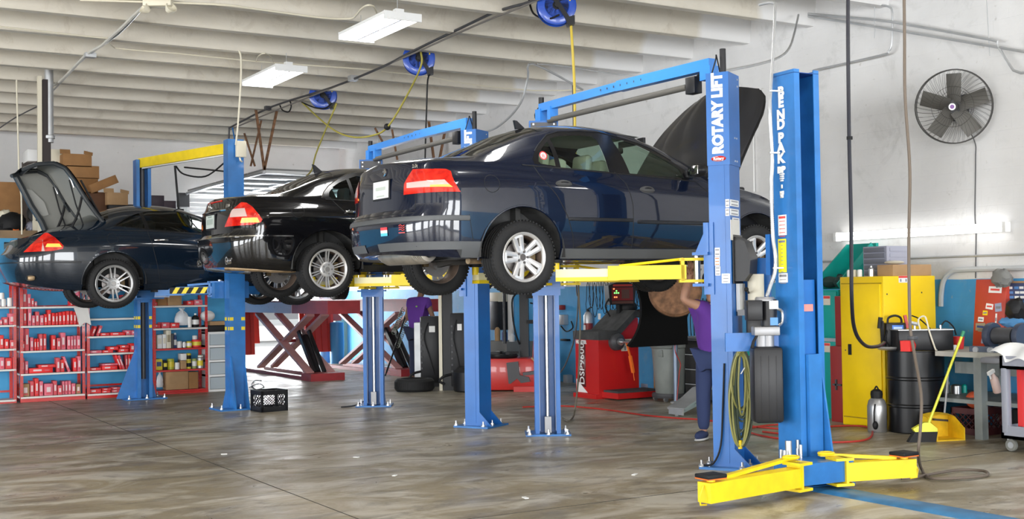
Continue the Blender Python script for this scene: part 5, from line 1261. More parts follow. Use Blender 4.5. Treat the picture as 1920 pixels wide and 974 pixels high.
def end_door():
    t = thing('overhead_door', 'white sectional door rolled up under the roof above the end opening', 'garage door', (9.2, 23.6, 3.7))
    z = 3.80; b = B(); 
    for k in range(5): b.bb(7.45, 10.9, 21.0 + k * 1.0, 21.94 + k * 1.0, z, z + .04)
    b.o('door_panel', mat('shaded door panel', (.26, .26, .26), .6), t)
    for k in range(6): b = B(); b.bb(7.45, 10.9, 21.0 + k - .05, 21.0 + k + .05, z - .05, z); b.bb(7.45, 10.9, 21.0 + k + .12, 21.0 + k + .17, z - .02, z) ; b.o('panel_rail', M['white'], t)
    for x in (7.48, 8.6, 9.7, 10.86): b = B(); b.bb(x - .05, x + .05, 21, 26.0, z - .04, z - .001); b.o('panel_stile', M['white'], t)
    for x in (7.36, 10.98): b = B(); b.tube([(x, 20.8, z - .06), (x, 25.6, z - .06), (x, 26.15, z - .35), (x, 26.3, z - .8), (x, 26.3, .0)], .03, smooth=3); b.o('track', M['galv'], t)
    for x in (7.40, 10.9):
        b = B(); b.beam((x, 20.9, z), (x - .15, 20.9, 4.9), .04, .04); b.beam((x, 20.9, z), (x + .25, 20.9, 4.9), .04, .04); b.o('hanger', M['rust'], t)
    b = B(); b.bb(7.2, 7.42, 25.7, 25.9, 3.45, 3.75); b.o('track_bracket', M['dkgrey'], t)
    # curved section still standing in the track at the left
    b = B(); 
    for k in range(4): b.box((7.95, 26.2 - .03 * k * k, 3.35 - .0 + .09 * k), (.9, .03, .08), rx=.1 * k)
    b.o('lower_section', M['white'], t)
end_door()
b = B(); b.prism([(7.6, 0.0), (7.72, 0.0), (7.72, 3.6), (7.6, 3.6)], 'Y', 26.3, 26.395); o = b.o('trim_5', M['white']); o['kind'] = 'structure'
# vehicle and bits in the bright yard
def truck():
    t = thing('white_truck', 'white delivery truck parked outside in the bright yard', 'truck', (12.6, 38, 0)); x0 = 10.6
    b = B(); b.bb(x0, x0 + 6.5, 37, 39.3, 1.0, 3.9, bev=.03); b.o('cargo_box', M['white'], t)
    b = B(); b.bb(x0, x0 + 6.5, 37.2, 39.1, .72, 1.0); b.o('chassis', M['grey'], t)
    b = B(); b.prism([(x0 + 6.6, .6), (x0 + 8.3, .6), (x0 + 8.3, 1.5), (x0 + 7.8, 2.5), (x0 + 6.6, 2.6)], 'Y', 37.1, 39.2); b.o('cab', M['white'], t)
    for x in (x0 + .9, x0 + 7.4):
        for y in (37.0, 39.0): b = B(); b.lathe([(.25, 0), (.45, 0), (.47, .12), (.45, .25), (.25, .25)], c=(x, y, .47), ax='Y', n=28); b.mi = 1; b.lathe([(.0, .05), (.25, .03), (.25, .2), (.0, .2)], c=(x, y, .47), ax='Y', n=20); b.o('wheel', [M['grey'], M['white']], t)
truck()
# wall cupboard and blue drums beside the door
def drum(name, label, cat, c, r, h, m, m2=None):
    t = thing(name, label, cat, (c[0], c[1], 0)); b = B(); P = [(0, 0), (r - .01, 0), (r, .01)]
    for f in (.33, .66): P += [(r, h * f - .02), (r + .012, h * f - .008), (r + .012, h * f + .008), (r, h * f + .02)]
    P += [(r, h - .012), (r + .008, h - .006), (r + .008, h), (r - .012, h), (r - .014, h - .02), (0, h - .02)]
    b.lathe(P, c=(c[0], c[1], 0), n=40); b.o('drum_body', m, t); return t
# ---------------------------------------------------------------- shelf racks at the left
SY = 19.0
def sx(px, py): q = PX(px, py, y=SY); return q.x, q.z
M['shelfwhite'] = mat('cream shelf board', (.72, .70, .66), .5)
def rack(label, x0, x1, levels, top, redboards=(), depth=.38):
    t = thing('storage_rack', label, 'shelf unit', ((x0 + x1) / 2, SY + depth / 2, 0))
    for x in (x0, x1):
        for y in (SY, SY + depth):
            b = B(); sg = 1 if x == x0 else -1; b.bb(x - .0 * sg, x + sg * .04, y - .002, y + .002, 0, top); b.bb(x - .002, x + .002, y, y + (.04 if y == SY else -.04), 0, top); b.mi = 1
            for k in range(int(top / .05)): b.box((x + sg * .02, y - .003, .03 + k * .05), (.008, .003, .018))
            b.o('upright', [M['red'], mat('slot hole', (.25, .12, .14), .6)], t)
    for i, z in enumerate(levels):
        b = B(); b.mi = 1 if i in redboards else 0; b.bb(x0 + .005, x1 - .005, SY - .004, SY + depth, z - .028, z - .002)
        if i == 0: b.mi = 1; b.bb(x0, x1, SY - .012, SY + .0, z - .09, z - .03)
        b.o('shelf_board', [M['shelfwhite'], M['red']], t)
    b = B(); 
    for z in (levels[0] + .1, levels[-1]): b.beam((x0, SY + depth, z), (x1, SY + depth, z - .0), .01, .03)
    b.o('back_brace', M['red'], t)
    return t
U1 = (2.02, 2.90); U2 = (2.955, 3.875); U3 = (3.905, 4.80); U4 = (4.90, 5.76)
LV = {1: [.05, .50, .80, 1.15, 1.42], 2: [.08, .42, .757, 1.13, 1.411], 3: [.07, .42, .682, .944, 1.214, 1.517, 1.8], 4: [.06, .379, .716, 1.036, 1.39]}
rack('red rack of parts shelves cut by the left edge of the photo', *U1, LV[1], 1.95)
rack('red rack filled with upright red cartons, left of the blue lift foot', *U2, LV[2], 1.95)
rack('red rack with mostly flat red cartons behind the blue lift column', *U3, LV[3], 1.95)
rack('red rack with paint tins and a cardboard box, right of the blue lift column', *U4, LV[4], 1.95, redboards=(0, 1, 2))
reds = [M['redbox'], mat('pink faded carton', (.74, .16, .22), .55), mat('bright red carton', (.80, .02, .02), .5), mat('rose carton', (.66, .09, .11), .6)]
inkw = mat('carton print', (.78, .62, .62), .6)
ORD = ['first', 'second', 'third', 'fourth', 'fifth', 'sixth', 'seventh', 'eighth', 'ninth', 'tenth', 'eleventh', 'twelfth', 'thirteenth', 'fourteenth', 'fifteenth', 'sixteenth']
SH = {1: 'left-edge rack', 2: 'upright-carton rack', 3: 'flat-carton rack'}
rb = random.Random(11)
def carton(x0, x1, z0, z1, label, group, lean=0., m=None, y=None, ry=0.):
    w, h = abs(x1 - x0), z1 - z0; dep = .20 if h > w else .26
    b = B(); cx = (x0 + x1) / 2; y = SY + .03 + rb.uniform(0, .03) if y is None else y; M0 = Matrix.Translation((cx, y + dep / 2, z0)) @ Matrix.Rotation(lean, 4, 'Y'); b.M = M0
    b.box((0, 0, h / 2), (w - .004, dep, h - .002), bev=.003); b.mi = 1
    if h > w:
        b.box((0, -dep / 2 - .001, h * .5), (w * .45, .002, h * .42)); b.mi = 2; b.box((0, -dep / 2 - .0015, h * .18), (w * .6, .002, h * .12))
    else: b.box((-w * .15, -dep / 2 - .001, h * .55), (w * .35, .002, h * .35)); b.mi = 2; b.box((w * .25, -dep / 2 - .001, h * .5), (w * .2, .002, h * .3))
    b.M = Matrix(); m = m or rb.choice(reds)
    b.o('parts_carton', [m, inkw, reds[3]], label=label, cat='box', group=group)
def rowset(u, lev, base_z, boxes, crop, shelfname):
    ox, oy, sc = crop; zs = LV[u][lev]; n = 0
    for i, bx in enumerate(boxes):
        l, r, tp = bx[:3]; kind = bx[3] if len(bx) > 3 else ''
        xa, _ = sx(ox + l / sc, oy + base_z / sc); xb, _ = sx(ox + r / sc, oy + base_z / sc); _, zt = sx(ox + l / sc, oy + tp / sc); zb = zs
        for kk in kind.split(','):
            if kk.startswith('b'): _, zb = sx(ox + l / sc, oy + int(kk[1:]) / sc)
        lean = -.35 if 'L' in kind else .35 if 'R' in kind else 0
        look = 'flat red carton' if (xb - xa) > (zt - zb) else 'tall red carton' if zt - zb > .24 else 'upright red carton' if zt - zb > .15 else 'short red carton'
        lab = f'{look}, {ORD[i]} from the left on the {shelfname} of the {SH[u]}'
        carton(xa, xb, zb + .001, max(zt, zb + .03), lab, f'red cartons on the {shelfname} of the {SH[u]}', lean=lean, m=M['cardboard'] if 'C' in kind else reds[1] if 'P' in kind else None)
c5 = (0, 540, 4.235); c6 = (150, 540, 4.058)
rowset(2, 4, 143, [(180, 220, 10), (222, 250, 50), (252, 275, 85), (278, 300, 108), (560, 583, 105), (585, 602, 85), (604, 620, 60), (622, 640, 30)], c5, 'top shelf')
rowset(2, 3, 300, [(188, 218, 165), (225, 255, 160, 'P'), (258, 283, 220), (286, 318, 190), (322, 352, 218), (356, 381, 210), (383, 412, 175), (416, 443, 200), (446, 466, 200), (470, 498, 195), (501, 528, 190), (531, 556, 185), (559, 585, 185), (588, 612, 190), (615, 634, 215)], c5, 'second shelf')
rowset(2, 2, 497, [(180, 201, 425), (203, 236, 325), (245, 271, 395), (277, 295, 405), (298, 314, 405), (317, 345, 368), (348, 375, 368), (415, 448, 378), (455, 487, 400), (490, 528, 358), (540, 566, 385, 'P'), (569, 586, 385), (589, 613, 382), (616, 645, 382, 'P')], c5, 'third shelf')
rowset(2, 1, 678, [(172, 200, 560), (203, 229, 585), (234, 424, 642), (312, 450, 615, 'b640'), (453, 482, 558), (485, 519, 572), (548, 566, 540, 'L'), (585, 615, 560), (620, 648, 545, 'P')], c5, 'fourth shelf')
rowset(2, 0, 868, [(176, 240, 768, 'C'), (244, 276, 745), (280, 312, 722), (316, 348, 745), (355, 425, 765, 'P'), (428, 459, 742), (463, 499, 778), (502, 520, 745), (523, 545, 745), (549, 571, 742, 'P'), (575, 605, 762), (610, 648, 768, 'C')], c5, 'bottom shelf')
rowset(1, 3, 305, [(-60, -2, 260), (0, 24, 255), (28, 70, 235), (75, 124, 205, 'P')], c5, 'second shelf')
rowset(1, 2, 468, [(-50, -2, 400), (0, 34, 378), (38, 74, 408), (80, 124, 415)], c5, 'third shelf')
rowset(1, 1, 632, [(-50, -2, 560), (0, 40, 555), (45, 102, 560), (105, 128, 550)], c5, 'fourth shelf')
rowset(3, 5, 90, [(330, 388, 55), (392, 436, 45)], c6, 'top shelf')
rowset(3, 3, 362, [(88, 110, 290, 'R'), (128, 150, 285, 'R'), (160, 232, 345), (235, 350, 342), (355, 395, 325), (397, 440, 325)], c6, 'third shelf')
rowset(3, 2, 492, [(66, 78, 410), (82, 172, 480), (176, 258, 478), (222, 300, 450, 'b478'), (302, 378, 465), (310, 380, 438, 'b463'), (386, 426, 425)], c6, 'fourth shelf')
rowset(3, 1, 622, [(76, 168, 612), (172, 290, 597), (176, 296, 582, 'b596'), (312, 330, 505, 'L'), (332, 350, 508, 'L'), (354, 370, 513), (373, 394, 510), (397, 415, 508), (418, 440, 505)], c6, 'fifth shelf')
rowset(3, 0, 800, [(76, 168, 775), (172, 240, 785), (175, 245, 768, 'b784'), (248, 320, 780), (250, 320, 760, 'b779'), (324, 395, 768)], c6, 'bottom shelf')
z = LV[4][4]
SH[4] = 'tin rack'
rowset(4, 4, 128, [(562, 606, 110), (612, 720, 118), (822, 872, 100), (876, 940, 92)], c6, 'top shelf')
rowset(4, 3, 290, [(562, 622, 278), (628, 690, 265), (694, 762, 268)], c6, 'second shelf')
def shelfitem(name, label, cat, l, r, tp, lev, m, kind='box', group=None, u=4, crop=c6, base=None, zb=None, y=None, mats=None):
    ox, oy, sc = crop; base = base or {4: 128, 3: 290, 2: 458, 1: 625, 0: 765}[lev]; zs = LV[u][lev] if zb is None else sx(ox + l / sc, oy + zb / sc)[1]
    xa, _ = sx(ox + l / sc, oy + base / sc); xb, _ = sx(ox + r / sc, oy + base / sc); zt = sx(ox + l / sc, oy + tp / sc)[1]; w = xb - xa; h = zt - zs; b = B(); cx = (xa + xb) / 2; y = y or SY + .05 + w / 2
    if kind == 'box': b.box((cx, SY + .13, zs + h / 2 + .001), (w, .2, h - .004), bev=.004); b.mi = 1; b.box((cx, SY + .029, zs + h * .55), (w * .7, .003, h * .4))
    elif kind == 'can': b.lathe([(0, 0), (w / 2 - .003, 0), (w / 2, .004), (w / 2, h - .006), (w / 2 - .005, h), (w / 2 - .01, h - .006), (0, h - .006)], c=(cx, y, zs + .001), n=24); b.mi = 1; b.lathe([(w / 2 + .001, h * .25), (w / 2 + .001, h * .75)], c=(cx, y, zs), n=24)
    elif kind == 'bottle': b.lathe([(0, 0), (w / 2 - .004, 0), (w / 2, .01), (w / 2, h * .68), (w / 2 * .6, h * .82), (.014, h * .86), (.014, h * .9)], c=(cx, y, zs + .001), n=20); b.mi = 1; b.lathe([(w / 2 + .001, h * .2), (w / 2 + .001, h * .55)], c=(cx, y, zs), n=20); b.lathe([(.018, h * .88), (.018, h), (0, h)], c=(cx, y, zs), n=12)
    return b.o(name, mats or [m, M['sticker']], label=label, cat=cat, group=group)
yel = mat('yellow tin', (.72, .60, .04), .45); wt = M['sticker']; navy = mat('navy label', (.03, .06, .2), .5)
shelfitem('cardboard_box', 'brown cardboard box on the tin rack top, left of two', 'box', 595, 668, 46, 4, M['brown'], mats=[M['brown'], M['brown']])
shelfitem('cardboard_box', 'tan cardboard box on the tin rack top, right of two', 'box', 672, 778, 44, 4, M['cardboard'], mats=[M['cardboard'], M['cardboard']])
shelfitem('tin', 'slim white tin beside the plastic bag on the tin rack', 'tin', 832, 860, 222, 3, wt, 'can')
shelfitem('oil_bottle', 'black oil bottle with white label on the tin rack', 'bottle', 866, 920, 196, 3, M['black'], 'bottle')
shelfitem('notebook', 'thin yellow binder at the left end of the manuals shelf', 'binder', 562, 580, 365, 2, yel)
shelfitem('manual', 'wide white manual, leftmost of the white spines', 'book', 592, 630, 360, 2, wt, mats=[M['white'], M['beige']])
shelfitem('manual', 'white manual beside the cream-coloured one', 'book', 634, 660, 355, 2, wt, mats=[M['white'], M['beige']])
shelfitem('manual', 'tall cream manual, highest on the tin rack shelf', 'book', 663, 698, 325, 2, M['beige'], mats=[M['beige'], M['tan']])
shelfitem('manual', 'dark grey narrow manual on the tin rack shelf', 'book', 702, 719, 350, 2, M['dkgrey'], mats=[M['dkgrey'], M['dkgrey']])
shelfitem('spray_can', 'blue and white spray can between manuals and white tin', 'spray can', 722, 745, 345, 2, navy, 'bottle')
shelfitem('tin', 'white tin with lid on the manuals shelf, widest one', 'tin', 748, 788, 410, 2, wt, 'can')
shelfitem('tin', 'small silver tin right of the wide white tin', 'tin', 791, 818, 412, 2, M['galv'], 'can')
shelfitem('tin', 'pale yellow tin left of the red tub', 'tin', 822, 862, 410, 2, yel, 'can')
shelfitem('tub', 'red tub with yellow lid on the manuals shelf', 'tub', 868, 938, 398, 2, M['redbox'], 'can', mats=[M['redbox'], yel])
shelfitem('jar', 'white jar standing on the red tub', 'jar', 876, 914, 366, 2, wt, 'can', zb=397, y=19.15)
shelfitem('battery_box', 'yellow and navy carton at the left of the lower tin shelf', 'box', 580, 632, 545, 1, yel, mats=[yel, navy])
shelfitem('battery_box', 'black and yellow carton beside the yellow tub', 'box', 636, 670, 558, 1, M['black'], mats=[M['black'], yel])
shelfitem('tub', 'translucent yellow tub on the lower tin shelf', 'tub', 676, 730, 545, 1, yel, 'can', mats=[mat('olive yellow tub', (.45, .48, .03), .4), yel])
shelfitem('tin', 'white and silver tin right of the yellow tub', 'tin', 733, 770, 572, 1, wt, 'can')
shelfitem('cardboard_box', 'small brown carton under the white one on the tin shelf', 'box', 774, 815, 556, 1, M['cardboard'], mats=[M['cardboard'], M['cardboard']])
shelfitem('carton', 'white carton stacked on the small brown carton', 'box', 776, 816, 503, 1, wt, zb=555)
shelfitem('paint_tin', 'yellow and black tin under the topmost one of its stack', 'tin', 820, 858, 560, 1, yel, 'can', mats=[yel, M['black']])
shelfitem('paint_tin', 'yellow and black tin, topmost of its stack', 'tin', 820, 858, 502, 1, yel, 'can', zb=559, mats=[yel, M['black']])
shelfitem('paint_tin', 'green and white tin beside the tall tin stack', 'tin', 864, 900, 542, 1, wt, 'can', mats=[mat('olive label', (.3, .36, .1), .5), wt])
shelfitem('paint_tin', 'silver and yellow tin at the right end of the tin shelf', 'tin', 905, 950, 535, 1, M['galv'], 'can', mats=[M['galv'], yel])
shelfitem('lid_tub', 'shallow grey tub standing on the rightmost tin', 'tub', 910, 950, 514, 1, M['tan'], 'can', zb=534)
shelfitem('cardboard_box', 'large brown cardboard box on the tin rack bottom shelf', 'box', 660, 830, 643, 0, M['cardboard'], mats=[M['cardboard'], M['cardboard']])
shelfitem('cardboard_box', 'open brown box right of the large one, bottom shelf', 'box', 834, 905, 643, 0, M['brown'], mats=[M['brown'], M['brown']])
for i, (l, r, tp, zb) in enumerate([(5, 45, 40, 92), (-25, 15, 92, None), (18, 58, 88, None), (65, 110, 80, None)]):
    shelfitem('white_jar', ['white jar, topmost in the jar group at the left edge', 'white jar cut by the photo edge on the top jar shelf', 'middle white jar under the topmost jar', 'white jar, rightmost on the top jar shelf'][i], 'jar', l, r, tp, 4, M['white'], 'can', u=1, crop=c5, base=143, zb=zb, y=19.12)
def bag(l, r, tp, bt, label, crop=c6):
    ox, oy, sc = crop; xa, za = sx(ox + l / sc, oy + bt / sc); xb, zb = sx(ox + r / sc, oy + tp / sc); w, h = xb - xa, zb - za; rr = random.Random(l); b = B(); n = 22; prof = [(.12, 0), (.42, .01), (.5, .2), (.47, .45), (.36, .68), (.16, .82), (.07, .87), (.12, .93), (.2, 1.0)]; rings = []
    for (f, g) in prof: rings.append([b.v(((xa + xb) / 2 + w * f * math.cos(2 * PI * k / n) * (1 + .10 * math.sin(k * 3 + g * 9)), SY + .14 + w * f * .6 * math.sin(2 * PI * k / n), za + .002 + h * g + .008 * math.sin(k * 2.3) * (1 if g > .01 else 0))) for k in range(n)])
    for i in range(len(rings) - 1):
        for k in range(n): b._f([rings[i][k], rings[i][(k + 1) % n], rings[i + 1][(k + 1) % n], rings[i + 1][k]])
    b._f(rings[0][::-1]); b.o('plastic_bag', mat('white polythene', (.72, .75, .78), .35), label=label, cat='bag')
bag(738, 850, 155, 290, 'white knotted plastic bag on the second shelf of the tin rack')
bag(600, 650, 642, 765, 'white plastic bag hanging at the left of the bottom tin shelf')
# rag hanging from the corner between the racks
b = B(); A_ = [PX(*q, y=18.95) for q in ((139, 578), (157, 570), (164, 571), (170, 610), (163, 606), (156, 606), (150, 614))]; b.prism([(p.x, p.z) for p in A_], 'Y', 18.93, 18.97); bmesh.ops.subdivide_edges(b.bm, edges=b.bm.edges[:], cuts=3, use_grid_fill=True)
for v in b.bm.verts: v.co.y += .02 * math.sin(v.co.x * 60)
b.o('hanging_rag', M['shelfwhite'], label='cream rag hanging from the top corner between two red racks', cat='rag')
# white drawer tower right of the last rack
def drawers():
    xa, _ = sx(391, 738); xb = xa + .42; t = thing('drawer_tower', 'white plastic drawer tower beside the tin rack', 'drawers', ((xa + xb) / 2, SY + .2, 0)); b = B()
    b.bb(xa, xa + .03, SY + .02, SY + .4, 0, .95); b.bb(xb - .03, xb, SY + .02, SY + .4, 0, .95); b.bb(xa, xb, SY + .38, SY + .4, 0, .95)
    for z in (0, .235, .47, .705, .92): b.bb(xa, xb, SY, SY + .38, z, z + .035)
    b.o('frame', M['white'], t)
    for k in range(4): b = B(); b.bb(xa + .035, xb - .035, SY + .01, SY + .36, .04 + .235 * k, .225 + .235 * k); b.o('drawer', mat('frosted drawer', (.42, .48, .52), .4), t)
    b = B(); b.bb(xa + .0, xb + .05, SY + .03, SY + .38, .956, 1.06, bev=.02); b.o('dark_tray', M['black'], label='black tray on the white drawer tower', cat='tray')
    b = B(); b.bb(xa + .05, xb + .1, SY + .05, SY + .38, 1.061, 1.12); b.o('cardboard_flat', M['cardboard'], label='flattened cardboard on the black tray', cat='cardboard')
    b = B(); b.ell((xa + .04, SY + .15, 1.21), (.12, .10, .09), 16, 8); b.o('white_cloth', M['white'], label='white crumpled cloth on the flattened cardboard', cat='cloth')
drawers()
# ---------------------------------------------------------------- right wall
def single(b, name, m, label, cat, **k): return b.o(name, m, label=label, cat=cat, **k)
def drape(pts, r, name, m, label, cat, n=8, sm=6, **k): b = B(); b.tube(pts, r, n=n, smooth=sm); return b.o(name, m, label=label, cat=cat, **k)
FX = WX
# wall fan
def fan():
    c = PX(1788, 200, x=WX - .28); t = thing('wall_fan', 'large black caged fan mounted high on the white wall', 'fan', tuple(c)); R_ = .40
    # cage faces the floor of the hall: axis tilted down and towards the camera
    ax = Vector((-.86, -.49, -.14)).normalized(); a = ax.cross(Vector((0, 0, 1))).normalized(); u = a.cross(ax) * 1; Mx = Matrix(((a.x, u.x, ax.x, c.x), (a.y, u.y, ax.y, c.y), (a.z, u.z, ax.z, c.z), (0, 0, 0, 1)))
    wire = mat('dark cage wire', (.05, .048, .045), .45, metal=.4)
    b = B(Mx)
    for z, rr in ((.04, R_), (-.05, R_), (-.005, R_ + .004)): b.tube([(rr * math.cos(2 * PI * k / 48), rr * math.sin(2 * PI * k / 48), z) for k in range(49)], .0065 if z == .04 else .005, n=6)
    for z0, rr in ((.085, R_ * .33), (.075, R_ * .55), (-.09, R_ * .45)): b.tube([(rr * math.cos(2 * PI * k / 36), rr * math.sin(2 * PI * k / 36), z0) for k in range(37)], .002, n=4)
    b.o('cage_rim', wire, t)
    b = B(Mx)
    for s in (1, -1):
        for k in range(44):
            a0 = 2 * PI * k / 44; b.tube([(.05 * math.cos(a0), .05 * math.sin(a0), s * .09), (R_ * .5 * math.cos(a0 + .12), R_ * .5 * math.sin(a0 + .12), s * .078), (R_ * .85 * math.cos(a0 + .3), R_ * .85 * math.sin(a0 + .3), s * .055), (R_ * math.cos(a0 + .36), R_ * math.sin(a0 + .36), s * .04)], .0013, n=4)
    b.o('cage_wires', wire, t)
    bl = mat('fan blade grey', (.10, .095, .085), .5, metal=.2)
    for k in range(5):
        b = B(Mx @ Matrix.Rotation(math.radians(92 + 72 * k), 4, 'Z')); V = []
        b.grid(lambda p, q: (.05 + .31 * p, (-.075 - .01 * p + (.15 + .02 * p) * q), -.03 + .055 * (q - .5) * 1.1 + .01 * math.sin(PI * q)), 8, 6); b.o('blade', bl, t)
    b = B(Mx); b.cyl((0, 0, -.02), (0, 0, .03), .05); b.cyl((0, 0, -.12), (0, 0, -.02), .075); b.o('motor', M['dkgrey'], t)
    b = B(Mx); b.cyl((0, 0, .085), (0, 0, .097), .036); b.mi = 1; b.cyl((0, 0, .096), (0, 0, .1), .024); b.o('hub_badge', [M['steel'], mat('badge purple', (.2, .08, .3), .4)], t)
    b = B(); b.beam(c - ax * .10, Vector((WX - .03, c.y + .12, c.z + .02)), .05, .05); b.bb(WX - .03, WX, c.y + .02, c.y + .22, c.z - .12, c.z + .16); b.o('wall_bracket', M['dkgrey'], t)
    P = [PX(1826, 262, x=WX - .02), PX(1829, 300, x=WX - .01), PX(1828, 400, x=WX - .01), PX(1830, 440, x=WX - .01), PX(1829, 522, x=WX - .01)]
    b = B(); b.tube([c - ax * .1] + P, .006, smooth=5, n=6); b.o('power_cord', M['dkgrey'], t)
fan()
# strip light on the wall
def tubelight():
    a, e = PX(1568, 447, x=WX - .09), PX(1885, 429, x=WX - .09); z = 2.15; t = thing('strip_light', 'long lit fluorescent strip light on the white wall', 'light', (WX - .05, (a.y + e.y) / 2, z))
    b = B(); b.bb(WX - .05, WX, e.y, a.y, z - .04, z + .04); b.bb(WX - .12, WX - .03, e.y - .02, e.y + .02, z - .055, z + .055); b.bb(WX - .12, WX - .03, a.y - .02, a.y + .02, z - .055, z + .055); b.o('housing', M['white'], t)
    for dz in (-.03, .03): b = B(); b.cyl((WX - .09, e.y + .02, z + dz), (WX - .09, a.y - .02, z + dz), .019, n=12); b.o('tube', mat('lit tube', (1, 1, 1), .5, emit=(1, .99, .97), es=4.), t)
tubelight()
# conduits on the wall
cond = lambda P, r, label, x=WX - .03, m=None, nm='conduit_pipe', cat='pipe', sm=4: drape([PX(p[0], p[1], x=p[2] if len(p) > 2 else x) for p in P], r, nm, m or M['galv'], label, cat, sm=sm)
cond([(1532, 491), (1570, 490), (1750, 483), (1925, 477)], .014, 'thin horizontal wall conduit below the strip light', sm=0)
cond([(1764, 575), (1765, 550), (1770, 525), (1785, 510), (1810, 506), (1925, 503)], .03, 'thick grey conduit bending down onto the blue wall', m=mat('painted conduit', (.5, .52, .53), .5), sm=5)
cond([(1415, 10), (1440, 14), (1505, 25), (1640, 37), (1700, 46), (1855, 74), (1870, 84), (1900, 132), (1925, 136)], .015, 'upper of two long parallel conduits on the white wall', x=WX - .12, sm=2)
cond([(1495, 27), (1590, 42), (1640, 50), (1855, 86), (1925, 98)], .015, 'lower of two long parallel conduits on the white wall', x=WX - .12, sm=2)
cond([(1590, 0), (1640, 8), (1665, 12), (1673, 25), (1672, 80), (1666, 96), (1650, 104), (1525, 132)], .012, 'looped conduit hanging beside the right-hand lift top', x=WX - .1, sm=4)
drape([PX(1497, 28, d=15), PX(1490, 60, d=14), PX(1480, 90, d=13), PX(1460, 108, d=12), PX(1420, 121, d=11.4), PX(1365, 132, d=10.9), PX(1318, 143, d=10.8)], .013, 'conduit_pipe', M['galv'], 'curved conduit feeding the lettered lift overhead switch', 'pipe')
drape([PX(1412, 215, x=WX - .02), PX(1413, 290, x=WX - .02), PX(1414, 360, x=WX - .02)], .012, 'conduit_pipe', M['white'], 'thin white vertical pipe behind the open bonnet', 'pipe', sm=0)
drape([PX(1850, 0, x=WX - .12), PX(1854, 75, x=WX - .12), PX(1856, 105, x=WX - .12)], .005, 'hanger_rod', M['galv'], 'thin hanger rod for the long conduits, far right', 'rod', sm=0)
drape([PX(1640, 5, x=WX - .12), PX(1640, 72, x=WX - .12)], .005, 'hanger_rod', M['galv'], 'thin hanger rod for the conduits near the black hose', 'rod', sm=0)
# hoses hanging from the roof at the right
drape([PX(1591, -90, d=10.5), PX(1590, 60, d=10.5), PX(1592, 250, d=10.5), PX(1596, 420, d=10.5), PX(1597, 560, d=10.5), PX(1603, 620, d=10.7), PX(1622, 648, d=11), PX(1645, 650, d=11.5), PX(1658, 643, d=12.1)], .017, 'drop_hose', mat('black navy hose', (.012, .012, .022), .4), 'black drop hose curving to the battery starter', 'hose')
single(B().cyl(PX(1593, 256, d=10.5), PX(1593, 262, d=10.5), .026, n=14), 'hose_coupling', M['black'], 'black coupling partway up the black drop hose', 'hose coupling')
drape([PX(1694, -90, d=9.2), PX(1696, 60, d=9.2), PX(1697, 180, d=9.2), PX(1706, 320, d=9.2), PX(1704, 450, d=9.2), PX(1706, 600, d=9.2), PX(1713, 655, d=9.2), PX(1727, 740, d=9.3), PX(1726, 800, d=9.3), PX(1722, 850, d=9.3), PX(1728, 880, z=.03), PX(1745, 897, z=.02), PX(1800, 897, z=.02), PX(1848, 892, z=.02), PX(1845, 884, z=.02), PX(1800, 882, z=.02), PX(1745, 890, z=.02), PX(1710, 897, z=.02), PX(1690, 898, z=.02)], .0125, 'drop_hose', mat('brown hose', (.13, .10, .075), .6), 'brown drop hose looping onto the floor by the yellow arm', 'hose')
single(B().box(PX(1711, 634, d=9.2), (.06, .06, .03), bev=.008), 'hose_stop', M['dkgrey'], 'grey ball stop on the brown drop hose', 'hose stop')
# yellow safety cabinet
def cabinet():
    x0, x1, y0, y1, h_ = 10.10, 10.95, 9.04, 9.66, 1.645; t = thing('safety_cabinet', 'tall yellow steel safety cabinet against the blue wall', 'cabinet', ((x0 + x1) / 2, (y0 + y1) / 2, 0))
    yc = mat('cabinet yellow', (.86, .58, .0), .38, var=.05, vscale=3); b = B(); b.bb(x0 + .02, x1, y0, y1, 0, h_, bev=.006); b.o('body', yc, t)
    b = B(); b.bb(x0, x0 + .02, y0 + .035, y1 - .035, .10, h_ - .09, bev=.004); d_ = b.o('door', yc, t)
    b = B(); b.bb(x0 - .003, x0, y1 - .17, y1 - .12, .78, .90); b.o('handle_recess', M['black'], d_)
    b = B(); b.cyl((x0 - .003, y1 - .08, .83), (x0, y1 - .08, .83), .008, n=8); b.o('lock', M['dkgrey'], d_)
    b = B(); b.bb(x0 + .015, x0 + .0195, y0 + .02, y1 - .02, .085, .095); b.bb(x0 + .015, x0 + .0195, y0 + .02, y1 - .02, h_ - .08, h_ - .07); b.o('door_gap', mat('cabinet seam', (.35, .23, .0), .5), t)
    b = B(); q = PX(1693, 524, y=y0); b.box((q.x, y0 - .002, q.z), (.14, .003, .075)); b.mi = 1; b.box((q.x, y0 - .004, q.z + .025), (.14, .002, .022)); b.mi = 2; b.box((q.x - .04, y0 - .004, q.z - .012), (.02, .002, .03)); b.box((q.x + .045, y0 - .004, q.z - .012), (.02, .002, .03)); b.o('warning_label', [M['sticker'], inkr, ink], t)
    for px, py in ((1663, 552), (1728, 549)): q = PX(px, py, y=y0); b = B(); b.cyl((q.x, y0 - .003, q.z), (q.x, y0 + .01, q.z), .009, n=10); b.o('vent_cap', M['dkgrey'], t)
cabinet()
zt = 1.646
